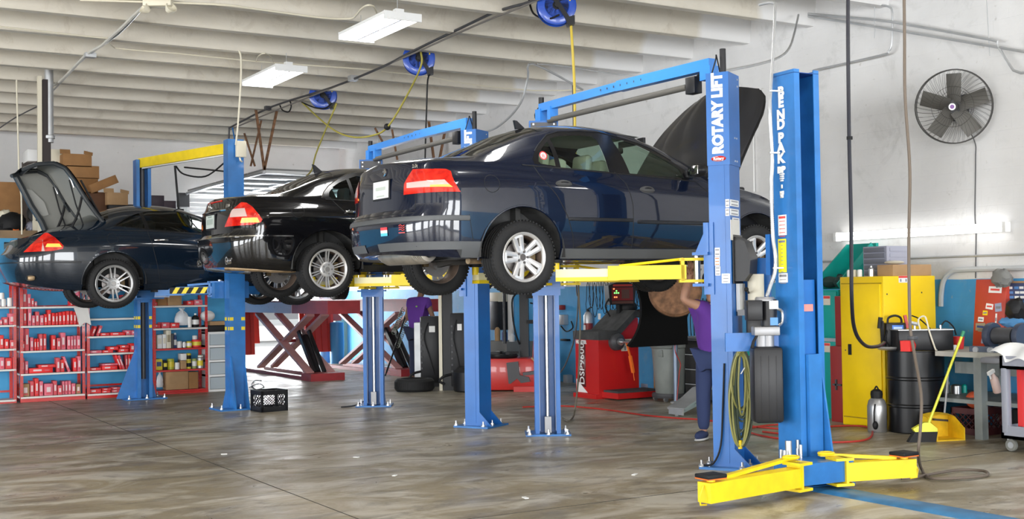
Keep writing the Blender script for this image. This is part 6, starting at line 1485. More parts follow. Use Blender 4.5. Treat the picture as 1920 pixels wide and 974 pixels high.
def org():
    t = thing('drawer_organiser', 'lilac grey drawer organiser on top of the yellow cabinet', 'organiser', (10.72, 9.5, zt)); b = B(); b.bb(10.5, 10.85, 9.32, 9.66, zt, zt + .34)
    b.o('case', M['lilac'], t)
    for k in range(5): b = B(); b.bb(10.485, 10.5, 9.34, 9.64, zt + .015 + .065 * k, zt + .065 + .065 * k, bev=.003); b.o('drawer', mat('dusty drawer front', (.16, .17, .21), .5), t)
    for k in range(5): b = B(); b.bb(10.55, 10.80, 9.313, 9.32, zt + .02 + .065 * k, zt + .06 + .065 * k); b.o('side_rib', M['lilac'], t)
org()
single(B().bb(10.30, 10.92, 9.06, 9.28, zt, zt + .125, bev=.004), 'cardboard_box', M['cardboard'], 'long low cardboard box on the yellow cabinet', 'box')
single(B().ell((10.45, 9.17, zt + .15), (.13, .09, .022), 20, 6), 'white_pad', M['beige'], 'white folded pad lying on the long cardboard box', 'cloth')
single(B().lathe([(0, 0), (.03, 0), (.03, .08), (.012, .1), (.012, .115), (0, .115)], c=(10.25, 9.32, zt), n=16), 'spray_can', M['steel'], 'small silver can in front of the lilac organiser', 'can')
for i, yy in enumerate((9.46, 9.54, 9.61)): single(B().lathe([(0, 0), (.028, 0), (.028, .07), (.02, .08), (0, .08)], c=(10.22, yy, zt), n=14), 'small_jar', [M['sticker'], M['beige'], M['white']][i], ['white small jar nearest the silver can', 'cream small jar in the middle on the yellow cabinet', 'white small jar at the left corner of the yellow cabinet'][i], 'jar')
# drum, can, bench group
drum('oil_drum', 'black steel oil drum before the yellow cabinet', 'drum', (10.22, 8.72), .292, .86, mat('glossy black drum', (.006, .006, .007), .3, spec=.35))
def can_():
    t = thing('fuel_can', 'silver canister with black lid on the floor left of the oil drum', 'canister', (9.86, 8.93, 0)); c = (9.86, 8.93, 0)
    b = B(); b.lathe([(0, 0), (.095, 0), (.10, .01), (.10, .27), (.085, .33), (.06, .355), (0, .355)], c=c, n=32); b.o('can_body', mat('dull silver', (.42, .42, .42), .35, metal=.7), t)
    b = B(); b.lathe([(0, .35), (.058, .35), (.064, .40), (.058, .43), (.03, .45), (0, .45)], c=c, n=24); b.tube([(c[0], c[1] - .03, .44), (c[0], c[1], .48), (c[0], c[1] + .03, .44)], .008, smooth=4); b.o('lid', M['black'], t)
    b = B(); b.tube([(c[0] - .08, c[1] - .05, .30), (c[0] - .11, c[1] - .06, .22), (c[0] - .10, c[1] - .05, .10)], .008, smooth=4); b.ell((c[0] - .095, c[1] - .06, .08), (.03, .03, .045), 12, 8); b.o('dispenser_hose', M['black'], t)
can_()
def bench():
    x0, x1, y0, y1, z = 10.15, 11.15, 6.9, 8.4, .86; t = thing('workbench', 'grey steel workbench along the blue wall', 'workbench', ((x0 + x1) / 2, (y0 + y1) / 2, 0)); g = mat('grey bench paint', (.22, .24, .23), .5, var=.15)
    b = B(); b.bb(x0, x1, y0, y1, z - .05, z); b.bb(10.56, x1, y1, 9.0, z - .05, z); b.o('bench_top', mat('worn bench top', (.42, .41, .36), .6, var=.15), t)
    for (x, y) in ((x0 + .03, 7.88), (x1 - .05, 7.88), (x0 + .03, y0 + .03), (x1 - .05, y0 + .03), (x1 - .05, y1 - .04)): b = B(); b.bb(x - .045, x + .045, y - .045, y + .045, 0, z - .05); b.o('leg', g, t)
    b = B(); b.bb(x0 + .05, x1, y0, y1, .34, .38); b.bb(10.56, x1, y1, 9.0, .34, .38); b.o('lower_shelf', g, t); b = B(); b.bb(x0 + .3, x0 + .34, y0, y1, .62, .74); b.o('cross_rail', g, t)
bench()
def starter():
    q = PX(1675, 644, d=12.85); x, y, z0 = 10.35, 8.86, .865; t = thing('jump_starter', 'black battery starter with blue label and red clamp on the oil drum', 'battery starter', (q.x, q.y, .865)); ang = math.atan2(CR.y, CR.x); Mz = Matrix.Translation((q.x, q.y, z0)) @ Matrix.Rotation(ang, 4, 'Z')
    b = B(Mz); b.box((0.02, .02, .14), (.22, .14, .28), bev=.02); b.tube([(-.05, .02, .27), (-.04, .02, .33), (.03, .02, .355), (.09, .02, .33), (.10, .02, .27)], .012, smooth=4); b.o('case', M['plastic'], t)
    b = B(Mz); b.box((.035, -.052, .20), (.12, .004, .11)); b.mi = 1; b.box((.035, -.055, .225), (.09, .002, .022)); b.box((.035, -.055, .195), (.09, .002, .022)); b.o('label', [mat('blue label panel', (.02, .16, .62), .4), mat('pale blue print', (.5, .65, .85), .5)], t)
    b = B(Mz); b.beam((-.13, 0, .34), (-.145, 0, .22), .03, .04); b.beam((-.12, 0, .30), (-.11, 0, .02), .03, .035); b.o('black_clamp', M['black'], t); b = B(Mz); b.beam((.12, -.03, .36), (.145, -.03, .22), .025, .03); b.o('red_clamp', M['red'], t)
    b = B(Mz); b.tube([(-.12, -.02, .05), (-.08, -.06, .2), (-.1, -.06, .1), (-.06, -.06, .03)], .008, smooth=4); b.o('lead', M['black'], t)
starter()
def tub():
    a = PX(1732, 648, d=12.6); t = thing('battery_tray', 'long black box with hoses behind the red scoop', 'equipment box', (a.x, a.y, .862)); Mz = Matrix.Translation((a.x, a.y, .862)) @ Matrix.Rotation(math.atan2(CR.y, CR.x), 4, 'Z')
    b = B(Mz); b.box((0, .05, .105), (.57, .26, .21), bev=.006); b.o('box_body', M['plastic'], t); b = B(Mz); b.box((0, .05, .213), (.58, .27, .008)); b.o('metal_lid', M['galv'], t)
    b = B(Mz); b.cyl((-.09, .0, .21), (-.09, .0, .27), .012); b.cyl((-.15, -.02, .29), (-.06, .0, .27), .02); b.o('air_fitting', M['steel'], t)
    b = B(Mz); b.tube([(-.04, -.02, .22), (-.06, -.03, .32), (0, -.06, .35), (.03, -.09, .2), (.08, -.11, .02), (.10, -.1, .0)], .009, smooth=5); b.o('clear_hose', M['beige'], t); b = B(Mz); b.tube([(.1, .08, .22), (.0, .1, .32), (-.08, .12, .36)], .007, smooth=4); b.tube([(.17, 0, .22), (.24, .02, .30), (.33, .05, .24), (.36, .05, .15)], .008, smooth=4); b.o('black_hose', M['black'], t)
    b = B(Mz); b.cyl((.18, 0, .21), (.18, 0, .26), .012, n=10); b.o('valve', M['steel'], t)
tub()
q = PX(1703, 655, d=12.42); b = B(Matrix.Translation((q.x, q.y, .863)) @ Matrix.Rotation(.4, 4, 'Z')); b.prism([(-.09, 0), (.06, 0), (.10, .06), (.03, .11), (-.10, .11)], 'Y', -.05, .05); single(b, 'red_funnel', mat('bright red plastic', (.75, .02, .015), .35), 'bright red plastic scoop on top of the oil drum', 'scoop')
single(B().lathe([(0, 0), (.11, 0), (.14, .02), (.145, .035), (0, .03)], c=(9.98 + .02, 8.86, .862), n=24), 'drip_pan', M['galv'], 'grey drip pan overhanging the oil drum, left of the red scoop', 'pan')
q = PX(1797, 640, d=12.75); single(B().lathe([(0, 0), (.05, 0), (.062, .13), (.055, .13), (.045, .01), (0, .01)], c=(q.x, q.y, .861), n=24), 'red_pot', M['redbox'], 'red tin standing on the workbench by the broom tip', 'tin')
q = PX(1787, 643, d=12.6); single(B().lathe([(0, 0), (.05, 0), (.05, .03), (.03, .05), (0, .05)], c=(q.x, q.y, .861), n=20), 'tape_roll', M['white'], 'white tape roll beside the red tin', 'tape')
# red sticker-covered box lid and decal board
def redlid():
    a, e = PX(1820, 633, x=10.95), PX(1878, 633, x=10.95); t = thing('red_toolbox_lid', 'red metal panel covered in stickers standing on the workbench', 'tool box', (10.95, (a.y + e.y) / 2, .862)); w = abs(a.y - e.y); yc = (a.y + e.y) / 2; z0, z1 = .865, 1.60
    Mz = Matrix.Translation((10.98, yc, z0)) @ Matrix.Rotation(.12, 4, 'Y') @ Matrix.Rotation(-PI / 2, 4, 'Z')
    h = z1 - z0; b = B(Mz); b.box((0, .05, h / 2), (w, .12, h), bev=.01); b.o('panel', mat('faded red steel', (.48, .05, .025), .45, var=.12), t)
    R_ = random.Random(5)
    for (x, z, ww, hh, c, tx) in ((.06, .62, .16, .07, 'w', ''), (-.0, .44, .09, .06, 'w', ''), (.11, .43, .08, .09, 'b', ''), (-.10, .30, .07, .05, 'w', ''), (-.1, .22, .12, .08, 't', ''), (.09, .30, .02, .13, 'w', ''), (0, .175, .26, .03, 't', ''), (.03, .12, .13, .04, 'w', ''), (.02, .06, .2, .05, 'b', ''), (-.05, .37, .06, .05, 'y', '')):
        b = B(Mz); b.box((x * 1.0, -.0125, z), (ww, .003, hh), ry=R_.uniform(-.15, .15)); b.mi = 1; b.box((x, -.015, z), (ww * .7, .002, hh * .3), ry=R_.uniform(-.1, .1)); b.o('sticker', [{'w': M['sticker'], 'b': mat('blue grey sticker', (.3, .35, .5), .5), 't': M['tan'], 'y': M['yellow']}[c], [ink, navy, inkr][R_.randrange(3)]], t)
redlid()
def decal():
    a, e = PX(1880, 630, x=11.12), PX(1960, 630, x=11.12); t = thing('decal_board', 'board covered in small blue and white decals at the right edge', 'board', (11.12, (a.y + e.y) / 2, .862)); b = B(); b.bb(11.1, 11.14, e.y, a.y, .865, 1.55); b.o('board', mat('navy board', (.05, .07, .16), .6), t); R_ = random.Random(9); b = B(); 
    for i in range(8):
        for j in range(13): b.mi = R_.randrange(3); b.box((11.097, e.y + .05 + i * .065 + R_.uniform(-.01, .01), .90 + j * .05), (.003, .05, .026))
    b.mi = 1; b.o('decals', [M['sticker'], mat('mid blue decal', (.1, .25, .55), .5), M['white']], t)
    b = B(); b.bb(11.09, 11.14, e.y, a.y, 1.55, 1.57); b.o('wood_rail', M['cardboard'], t)
decal()
for nm, px, py, sc, m, lab, cat in (('grey_pouch', 1878, 522, (.07, .12, .10), mat('grey canvas', (.2, .2, .19), .9), 'grey canvas pouch on top of the red sticker panel', 'pouch'), ('black_helmet', 1905, 580, (.07, .12, .12), M['plastic'], 'black power tool hanging before the decal board', 'tool'), ('blue_rag', 1900, 605, (.05, .18, .05), mat('blue cloth', (.08, .25, .5), .9), 'blue rag hanging across the decal board', 'rag')):
    q = PX(px, py, x=10.98); b = B(); b.ell(q, sc, 16, 8, rz=0); R_ = random.Random(px)
    for v in b.bm.verts: v.co += Vector((R_.uniform(-.012, .012), R_.uniform(-.015, .015), R_.uniform(-.012, .012)))
    single(b, nm, m, lab, cat)
def grinder():
    q = PX(1880, 648, x=10.4); t = thing('bench_grinder', 'dark bench grinder with guards at the end of the workbench', 'grinder', (q.x, q.y, .862)); z = .862; b = B(); b.bb(q.x - .08, q.x + .12, q.y - .16, q.y + .12, z, z + .03); b.bb(q.x, q.x + .06, q.y - .1, q.y + .05, z, z + .12); b.cyl((q.x + .03, q.y - .12, z + .16), (q.x + .03, q.y + .1, z + .16), .085); b.o('motor_body', M['dkgrey'], t)
    for yy in (-.2, .14): b = B(); b.lathe([(.0, -.03), (.13, -.03), (.135, 0), (.13, .03), (0, .03)], c=(q.x + .03, q.y + yy, z + .16), ax='Y', n=28); b.o('wheel_guard', mat('navy grinder guard', (.04, .05, .08), .45), t)
    b = B(); b.beam((q.x - .05, q.y - .32, z + .02), (q.x - .1, q.y + .3, z + .02), .06, .07); b.mi = 1
    for yy in (.22, .05): b.cyl((q.x - .14, q.y + yy, z + .02), (q.x - .1, q.y + yy, z + .02), .03)
    b.o('tool_rest', [mat('blue grey steel', (.07, .09, .13), .5), M['galv']], t)
    b = B(); c2 = PX(1893, 665, x=10.1); b.lathe([(.03, -.02), (.075, -.02), (.08, 0), (.075, .02), (.03, .02)], c=tuple(c2), ax='X', n=28); b.mi = 1; b.lathe([(0, -.022), (.04, -.022), (.04, 0)], c=tuple(c2), ax='X', n=16); b.o('buffing_wheel', [M['white'], M['rust']], t)
grinder()
# things on and under the bench shelf
for i, (px, py, d, r, h_, m, lab) in enumerate(((1776, 746, 12.9, .03, .13, M['galv'], 'silver can at the left end of the bench shelf'), (1793, 747, 12.8, .055, .10, M['steel'], 'squat steel tin on the bench shelf, right of the silver can'), (1808, 745, 12.9, .03, .09, M['teal'], 'teal bottle on the bench shelf beside the leg'), (1839, 745, 12.3, .03, .17, M['orange'], 'orange tube right of the front bench leg'))):
    q = PX(px, py, d=d); x_, y_ = max(q.x, 10.28), q.y; single(B().lathe([(0, 0), (r, 0), (r, h_ * .85), (r * .6, h_), (0, h_)], c=(x_, y_, .381), n=18), 'container', m, lab, 'container')
def mcrate(name, label, c, s, m, items=None, hole=.028, rz=0):
    t = thing(name, label, 'crate', (c[0], c[1], 0)); w, d, h = s; Mz = Matrix.Translation((c[0], c[1], c[2] if len(c) > 2 else 0)) @ Matrix.Rotation(rz, 4, 'Z')
    b = B(Mz); b.bb(-w / 2, w / 2, -d / 2, d / 2, .0, .02)
    for sx_ in (-1, 1):
        for sy_ in (-1, 1): b.box((sx_ * (w / 2 - .015), sy_ * (d / 2 - .015), h / 2), (.03, .03, h))
    for z in (.035, h - .03): b.bb(-w / 2, w / 2, -d / 2, -d / 2 + .012, z - .03, z + .03); b.bb(-w / 2, w / 2, d / 2 - .012, d / 2, z - .03, z + .03); b.bb(-w / 2, -w / 2 + .012, -d / 2, d / 2, z - .03, z + .03); b.bb(w / 2 - .012, w / 2, -d / 2, d / 2, z - .03, z + .03)
    b.o('rim_and_corners', m, t)
    b = B(Mz); nn = 6
    for face in range(4):
        L_ = w if face < 2 else d
        for k in range(nn):
            for s_ in (-1, 1):
                p0 = -L_ / 2 + L_ * k / (nn - 1); p1 = p0 + s_ * (h - .08)
                z0, z1 = .05, h - .05; q0, q1 = p0, p1
                if q1 > L_ / 2: f = (L_ / 2 - q0) / (q1 - q0); z1 = z0 + (z1 - z0) * f; q1 = L_ / 2
                if q1 < -L_ / 2: f = (q0 + L_ / 2) / (q0 - q1); z1 = z0 + (z1 - z0) * f; q1 = -L_ / 2
                if abs(q1 - q0) < .02: continue
                o_ = (-d / 2 + .006 if face == 0 else d / 2 - .006 if face == 1 else -w / 2 + .006 if face == 2 else w / 2 - .006)
                a, e = ((q0, o_, z0), (q1, o_, z1)) if face < 2 else ((o_, q0, z0), (o_, q1, z1)); b.beam(a, e, .009, .006)
    b.o('lattice', m, t); return t
mcrate('milk_crate', 'black lattice crate on the floor by the near left blue column', (5.49, 15.4), (.38, .34, .28), M['plastic'], rz=.1)
mcrate('milk_crate', 'dark crate under the workbench with an orange bag in it', (10.55, 8.22), (.36, .36, .27), mat('maroon crate', (.09, .02, .02), .5))
single(B().ell((10.5, 8.2, .35), (.10, .09, .09), 14, 8), 'orange_bag', mat('orange red bag', (.55, .09, .03), .6), 'orange bag sticking out of the dark crate', 'bag')
single(B().bb(10.45, 10.95, 7.15, 7.75, .0, .30, bev=.03), 'black_bin', M['black'], 'black box on the floor under the right half of the workbench', 'box')
# broom and dustpan
def broom():
    a, e = PX(1803, 632, d=11.9), PX(1737, 806, z=.12); t = thing('broom', 'yellow angle broom with black bristles leaning on the workbench', 'broom', (e.x, e.y, 0)); b = B(); b.cyl(a, e, .013, n=12); b.o('handle', mat('lime yellow handle', (.72, .72, .06), .4), t)
    b = B(); b.cyl(a + (a - e).normalized() * .06, a, .016, n=12); b.o('handle_grip', mat('green grip', (.03, .25, .12), .5), t)
    r = Vector((CR.x, CR.y, 0)).normalized(); c = e; b = B(); b.M = Matrix.Translation((c.x, c.y, 0)) @ Matrix.Rotation(math.atan2(r.y, r.x), 4, 'Z'); b.prism([(-.12, .10), (.10, .10), (.10, .13), (.03, .19), (-.03, .19), (-.14, .13)], 'Y', -.03, .03); b.o('broom_head', mat('lime yellow', (.74, .74, .05), .4), t)
    b = B(); b.M = Matrix.Translation((c.x, c.y, 0)) @ Matrix.Rotation(math.atan2(r.y, r.x), 4, 'Z'); b.prism([(-.125, .10), (.10, .10), (.08, .0), (-.19, .0)], 'Y', -.035, .035); b.o('bristles', M['black'], t)
broom()
def dustpan():
    c = PX(1780, 826, z=0); t = thing('dustpan', 'yellow lobby dustpan standing open on the floor beside the broom', 'dustpan', (c.x, c.y, 0)); r = Vector((CR.x, CR.y, 0)).normalized(); Mz = Matrix.Translation((c.x, c.y + .08, 0)) @ Matrix.Rotation(math.atan2(r.y, r.x) + .25, 4, 'Z'); ym = mat('dusty yellow pan', (.82, .52, .01), .5, var=.15, vscale=9)
    b = B(Mz); b.bb(-.15, .15, -.14, .14, .0, .012); b.bb(-.15, .15, .125, .14, .0, .24); b.prism([(-.14, .0), (.14, .0), (.14, .24), (.02, .22), (-.14, .12)], 'X', -.16, -.148); b.prism([(-.14, .0), (.14, .0), (.14, .24), (.02, .22), (-.14, .12)], 'X', .148, .16); b.grid(lambda u, v: (-.155 + .31 * u, .14 - .13 * v, .24 - .015 * v + .02 * math.sin(PI * u)), 8, 4); b.o('pan', ym, t)
    a, e = PX(1770, 785, d=12.2), PX(1779, 690, d=12.4); b = B(); b.cyl(a, e, .010, n=10); b.o('handle', M['galv'], t); b = B(); b.tube([e, e + Vector((.01, -.01, .05)), PX(1790, 672, d=12.4)], .013, smooth=3); b.o('handle_grip', M['black'], t); b = B(); b.beam(PX(1750, 787, d=12.1), PX(1788, 790, d=12.2), .03, .02); b.o('yoke', M['dkgrey'], t)
dustpan()
# utility cart
def cart():
    c = PX(1905, 850, z=0); t = thing('utility_cart', 'grey plastic utility cart cut by the right edge of the photo', 'cart', (c.x, c.y, 0)); gp = mat('grey cart plastic', (.30, .31, .36), .5); x0, x1 = c.x - .0, c.x + .48; y1 = c.y + .15; y0 = y1 - .8
    for z in (.12, .76): b = B(); b.bb(x0, x1, y0, y1, z, z + .03); b.bb(x0, x1, y1 - .03, y1, z, z + .12); b.bb(x0, x0 + .03, y0, y1, z, z + .12); b.bb(x1 - .03, x1, y0, y1, z, z + .12); b.o('tray', gp, t)
    for x, y in ((x0 + .03, y1 - .04), (x1 - .03, y1 - .04), (x0 + .03, y0 + .04)): b = B(); b.box((x, y, .47), (.065, .065, .60), bev=.01); b.o('post', gp, t)
    b = B(); b.bb(x0 + .0, x1, y1, y1 + .22, .80, .86, bev=.02); b.o('handle_shelf', mat('dark cart handle', (.16, .16, .17), .5), t)
    b = B(); b.box((x0 + .14, y1 - .12, .50), (.05, .05, .55)); b.o('red_bar', M['redbox'], t)
    for y in (y1 - .06, y0 + .06):
        b = B(); b.box((x0 + .05, y, .105), (.03, .05, .05)); b.mi = 1; b.lathe([(.015, -.016), (.055, -.016), (.06, 0), (.055, .016), (.015, .016)], c=(x0 + .05, y - .01, .06), ax='X', n=24); b.mi = 2; b.lathe([(0, -.018), (.03, -.018), (.03, .018), (0, .018)], c=(x0 + .05, y - .01, .06), ax='X', n=16); b.o('caster', [M['white'], mat('clear grey tyre', (.2, .2, .18), .5), M['galv']], t)
    b = B(); b.grid(lambda u, v: (x0 - .02 + .3 * u, y1 - .28 + .38 * v, .93 + .05 * math.sin(PI * u) + .02 * math.sin(9 * v + 5 * u) - .25 * max(0, .35 - u) * (1 if v < .6 else .3)), 20, 20); single(b, 'white_towel', M['white'], 'white towel thrown over the utility cart', 'towel', wn=False)
    q = PX(1893, 682, d=11.6); b = B(); b.ell(q, (.07, .11, .045), 16, 8); single(b, 'green_cloth', mat('olive green cloth', (.35, .38, .08), .9), 'olive green cloth lying on the white towel', 'cloth')
    q = PX(1865, 715, d=11.7); b = B(Matrix.Translation(q) @ Matrix.Rotation(-.35, 4, 'Y')); b.lathe([(0, -.12), (.035, -.12), (.04, -.11), (.04, .02), (.015, .07), (.015, .085)], n=20); b.mi = 1; b.box((-.02, 0, .10), (.09, .025, .035)); b.beam((-.05, 0, .09), (-.045, 0, .04), .012, .012); single(b, 'spray_bottle', [mat('pinkish spray bottle', (.62, .45, .40), .35), M['white']], 'pink-tinted spray bottle hanging from the cart handle', 'spray bottle')
    b = B(); q = PX(1910, 800, d=11.6); R_ = random.Random(2)
    for k in range(14): b.ell((x0 + .1 + R_.uniform(0, .25), y1 - .12 - R_.uniform(0, .3), .17 + R_.uniform(0, .04)), (.035, .03, .02), 8, 6)
    b.o('rags', M['beige'], label='heap of pale rags on the lower cart tray', cat='rags', kind='stuff')
cart()
# teal and red tool cabinets
def teal():
    x0 = 10.40; yl, yr = PX(1395, 700, x=x0).y, PX(1573, 700, x=x0).y; ym = PX(1520, 600, x=x0).y; t = thing('tool_cabinet', 'teal tool cabinet with its lid propped open', 'tool cabinet', (10.75, (yl + yr) / 2, 0)); y0 = yr
    b = B(); b.bb(x0 + .02, 11.1, y0, yl, .0, .93); b.bb(x0 + .02, 11.1, y0, ym, .93, 1.50); o = b.o('carcass', M['teal'], t)
    b = B()
    for k in range(7): b.bb(x0, x0 + .02, ym + .02, yl - .02, .14 + .11 * k, .24 + .11 * k, bev=.003)
    b.o('drawer_bank', M['teal'], t)
    for k in range(7): b = B(); b.bb(x0 - .008, x0, ym + .05, yl - .05, .225 + .11 * k, .237 + .11 * k); b.o('drawer_pull', M['dkgrey'], t)
    b = B(); b.bb(x0, x0 + .02, y0 + .02, ym - .02, .96, 1.48, bev=.003); b.bb(x0, x0 + .02, y0 + .02, ym - .02, .14, .90, bev=.003); b.o('door', M['teal'], t)
    for z in (1.38, .83): b = B(); q = PX(1550, 545 if z > 1 else 635, x=x0 - .003); b.box((x0 - .004, q.y, z), (.003, .11, .11)); b.mi = 1; b.box((x0 - .006, q.y, z + .035), (.002, .1, .03)); b.o('label', [mat('cream label', (.66, .62, .52), .5), inkr], t)
    b = B(); b.bb(x0 - .01, x0, y0 + .02, ym - .02, .90, .94); b.o('handle_rail', M['galv'], t)
    b = B(); b.prism([(x0 + .02, 1.51), (11.05, 1.51), (11.08, 2.02), (11.02, 2.05), (x0 + .02, 1.56)], 'Y', ym - .02, ym); b.prism([(x0 + .02, 1.51), (11.05, 1.51), (11.08, 2.02), (11.02, 2.05), (x0 + .02, 1.56)], 'Y', y0, y0 + .02) if 0 else b.beam((x0 + .05, y0 + .02, 1.54), (11.02, y0 + .02, 2.02), .02, .09); b.bb(11.06, 11.1, y0, ym, 1.5, 2.05); b.o('open_lid', M['teal'], t)
    b = B(); R_ = random.Random(4)
    for k in range(7): b.ell((10.6 + R_.uniform(0, .3), y0 + .1 + R_.uniform(0, .5), 1.56 + R_.uniform(0, .12)), (.1, .12, .07), 10, 6)
    b.o('black_tool_bags', mat('black green bags', (.02, .05, .045), .8), label='heap of dark tool bags inside the open teal lid', cat='bags', kind='stuff')
    b = B(); b.ell((10.65, ym + .35, 1.0), (.14, .35, .07), 14, 8); b.bb(10.5, 10.95, ym + .15, ym + .5, .931, .99); single(b, 'black_case', M['plastic'], 'black tool case lying on the low teal cabinet section', 'case')
teal()
def redcab():
    x0 = 10.22; a, e = PX(1557, 700, x=x0).y, PX(1581, 700, x=x0).y; t = thing('red_tool_chest', 'dark red two-part tool chest between the teal and yellow cabinets', 'tool chest', (10.6, (a + e) / 2, 0)); b = B(); b.bb(x0, 10.95, max(e - .10, 9.67), a, .0, .86, bev=.005); b.o('lower_chest', M['darkred'], t); b = B(); b.bb(x0 + .06, 10.95, max(e - .10, 9.67), a - .03, .862, 1.43, bev=.005); b.o('upper_chest', M['darkred'], t); b = B(); q = PX(1568, 722, x=x0 - .01); b.bb(x0 - .02, x0, q.y - .08, q.y + .05, q.z - .01, q.z + .01); b.bb(x0 - .02, x0, q.y - .01, q.y + .01, q.z - .06, q.z + .06); b.o('latch', M['dkgrey'], t)
redcab()
# red air hose on the floor
drape([PX(*q, z=.012) for q in ((980, 764), (1000, 763), (1060, 762), (1130, 768), (1200, 778), (1260, 784), (1320, 788), (1380, 796), (1440, 803), (1500, 806), (1560, 800), (1620, 800), (1636, 812), (1620, 826), (1560, 830), (1500, 827), (1430, 818), (1400, 806), (1440, 798), (1500, 796), (1545, 800), (1552, 808), (1540, 815), (1480, 815), (1430, 810))], .010, 'air_hose', M['redhose'], 'red air hose snaking over the floor behind the lifts', 'hose', sm=5)
drape([PX(*q, z=.012) for q in ((468, 727), (485, 720), (495, 726), (480, 731), (472, 722), (478, 714), (490, 714))], .008, 'floor_cable', M['black'], 'short black cable looped on the floor beside the milk crate', 'cable', sm=5)
drape([PX(640, 764, z=.01), PX(665, 761, z=.012), PX(683, 753, z=.04)], .01, 'floor_cable', M['dkgrey'], 'short hose end at the foot of the slim far blue column', 'hose', sm=4)
# ---------------------------------------------------------------- under the roof
def fixture(label, cx, cy, z, L_=1.25, w=.46, lit=True, n=2):
    t = thing('ceiling_light', label, 'light', (cx, cy, z), group='twin panel ceiling lights' if n == 9 else None); b = B(); b.bb(cx - w / 2, cx + w / 2, cy - L_ / 2, cy + L_ / 2, z + .02, z + .055); b.bb(cx - w / 2, cx + w / 2, cy - L_ / 2 - .02, cy - L_ / 2, z - .03, z + .06); b.bb(cx - w / 2, cx + w / 2, cy + L_ / 2, cy + L_ / 2 + .02, z - .03, z + .06); b.box((cx, cy - L_ / 2 + .1, z + .085), (.1, .08, .06)); b.o('housing', M['white'], t)
    b = B(); b.bb(cx - .012, cx + .012, cy - L_ / 2, cy + L_ / 2, z - .02, z + .02); b.o('centre_reflector', M['galv'], t)
    for s in (-1, 1): b = B(); b.bb(cx + s * .12 - .10, cx + s * .12 + .10, cy - L_ / 2, cy + L_ / 2, z - .012, z + .018, bev=.008); b.o('diffuser', M['lamp'], t)
    for y in (cy - .5, cy + .5): b = B(); b.tube([(cx, y, z + .05), (cx, y, CZ)], .004, n=5); b.o('hanger_wire', M['galv'], t)
    light('lamp_glow', 'AREA', (cx, cy, z - .03), 32, (1, .98, .95), (w * .9, L_ * .9), aim=(cx, cy, 0)); return t
fixture('lit twin panel light nearest the camera, under the roof beams', 5.86, 12.62, 4.60)
fixture('lit twin panel light above the black saloon', 5.87, 16.15, 4.60, L_=1.35)
fixture('added unseen lit twin panel light overhead behind the camera side of the bay', 5.86, 9.0, 4.60); fixture('added unseen lit twin panel light above the camera', 5.86, 4.6, 4.60); fixture('added unseen lit twin panel light over the open floor, left row', 0.6, 8.6, 4.60); fixture('added unseen lit twin panel light over the open floor, near left row', 0.6, 3.6, 4.60); fixture('added unseen lit twin panel light at the right of the camera', 9.4, 4.6, 4.60)  # out-of-view fixtures, added to help light the hall
ceilw = lambda P, r, nm, m, lab, cat, sm=4, z=CZ - .03: drape([PX(p[0], p[1], z=z) for p in P], r, nm, m, lab, cat, sm=sm)
ceilw([(150, 0), (400, 8), (480, 17), (600, 33), (655, 35), (668, 28), (676, 18), (688, 10), (700, 12), (706, 24)], .012, 'light_cable', M['beige'], 'cream cable running to the nearest ceiling light', 'cable')
ceilw([(0, 50), (180, 70), (203, 73), (215, 90), (330, 100), (480, 115), (700, 131)], .010, 'light_cable', M['beige'], 'long thin cream cable crossing the beams at left', 'cable', sm=2)
ceilw([(480, 115), (485, 105), (497, 100), (508, 107), (512, 118)], .008, 'light_cable', M['beige'], 'small cable loop over the farther ceiling light', 'cable')
ceilw([(715, 134), (800, 143), (880, 158), (1000, 170), (1092, 168)], .010, 'light_cable', M['beige'], 'pale cable crossing under the beams toward the right wall', 'cable', sm=2)
# service pipes along the bay and blue hose reels
def pipeline(P, r, lab, m, x=7.3): drape([PX(p[0], p[1], x=x) for p in P], r, 'service_pipe', m, lab, 'pipe', sm=3)
pipeline([(430, 240), (510, 200), (620, 165), (720, 124), (770, 98), (880, 45), (935, 20), (1005, 0), (1060, -30)], .018, 'upper dark service pipe passing in front of the hose reels', M['dkgrey'])
pipeline([(432, 243), (520, 206), (655, 152), (668, 146), (780, 98), (900, 44), (990, 8), (1060, -24)], .013, 'lower thin service pipe beside the dark one', mat('brown grey pipe', (.22, .2, .18), .5, metal=.3))
single(B().box(PX(662, 147, x=7.3), (.12, .12, .08)), 'pipe_junction', M['galv'], 'grey junction box on the service pipes', 'junction box')
single(B().box(PX(502, 203, x=7.3), (.10, .10, .07)), 'pipe_junction', M['dkgrey'], 'dark valve block at the far end of the service pipes', 'junction box')
drape([PX(430, 240, x=7.3), PX(429, 262, x=7.3), PX(430, 300, x=7.28)], .018, 'service_pipe', M['dkgrey'], 'dark pipe drop beside the coupe lift column', 'pipe', sm=0)
drape([PX(436, 240, x=7.2), PX(440, 262, x=7.2), PX(441, 300, x=7.2)], .014, 'service_pipe', M['blue2'], 'slim blue pipe drop at the end of the service pipes', 'pipe', sm=0)
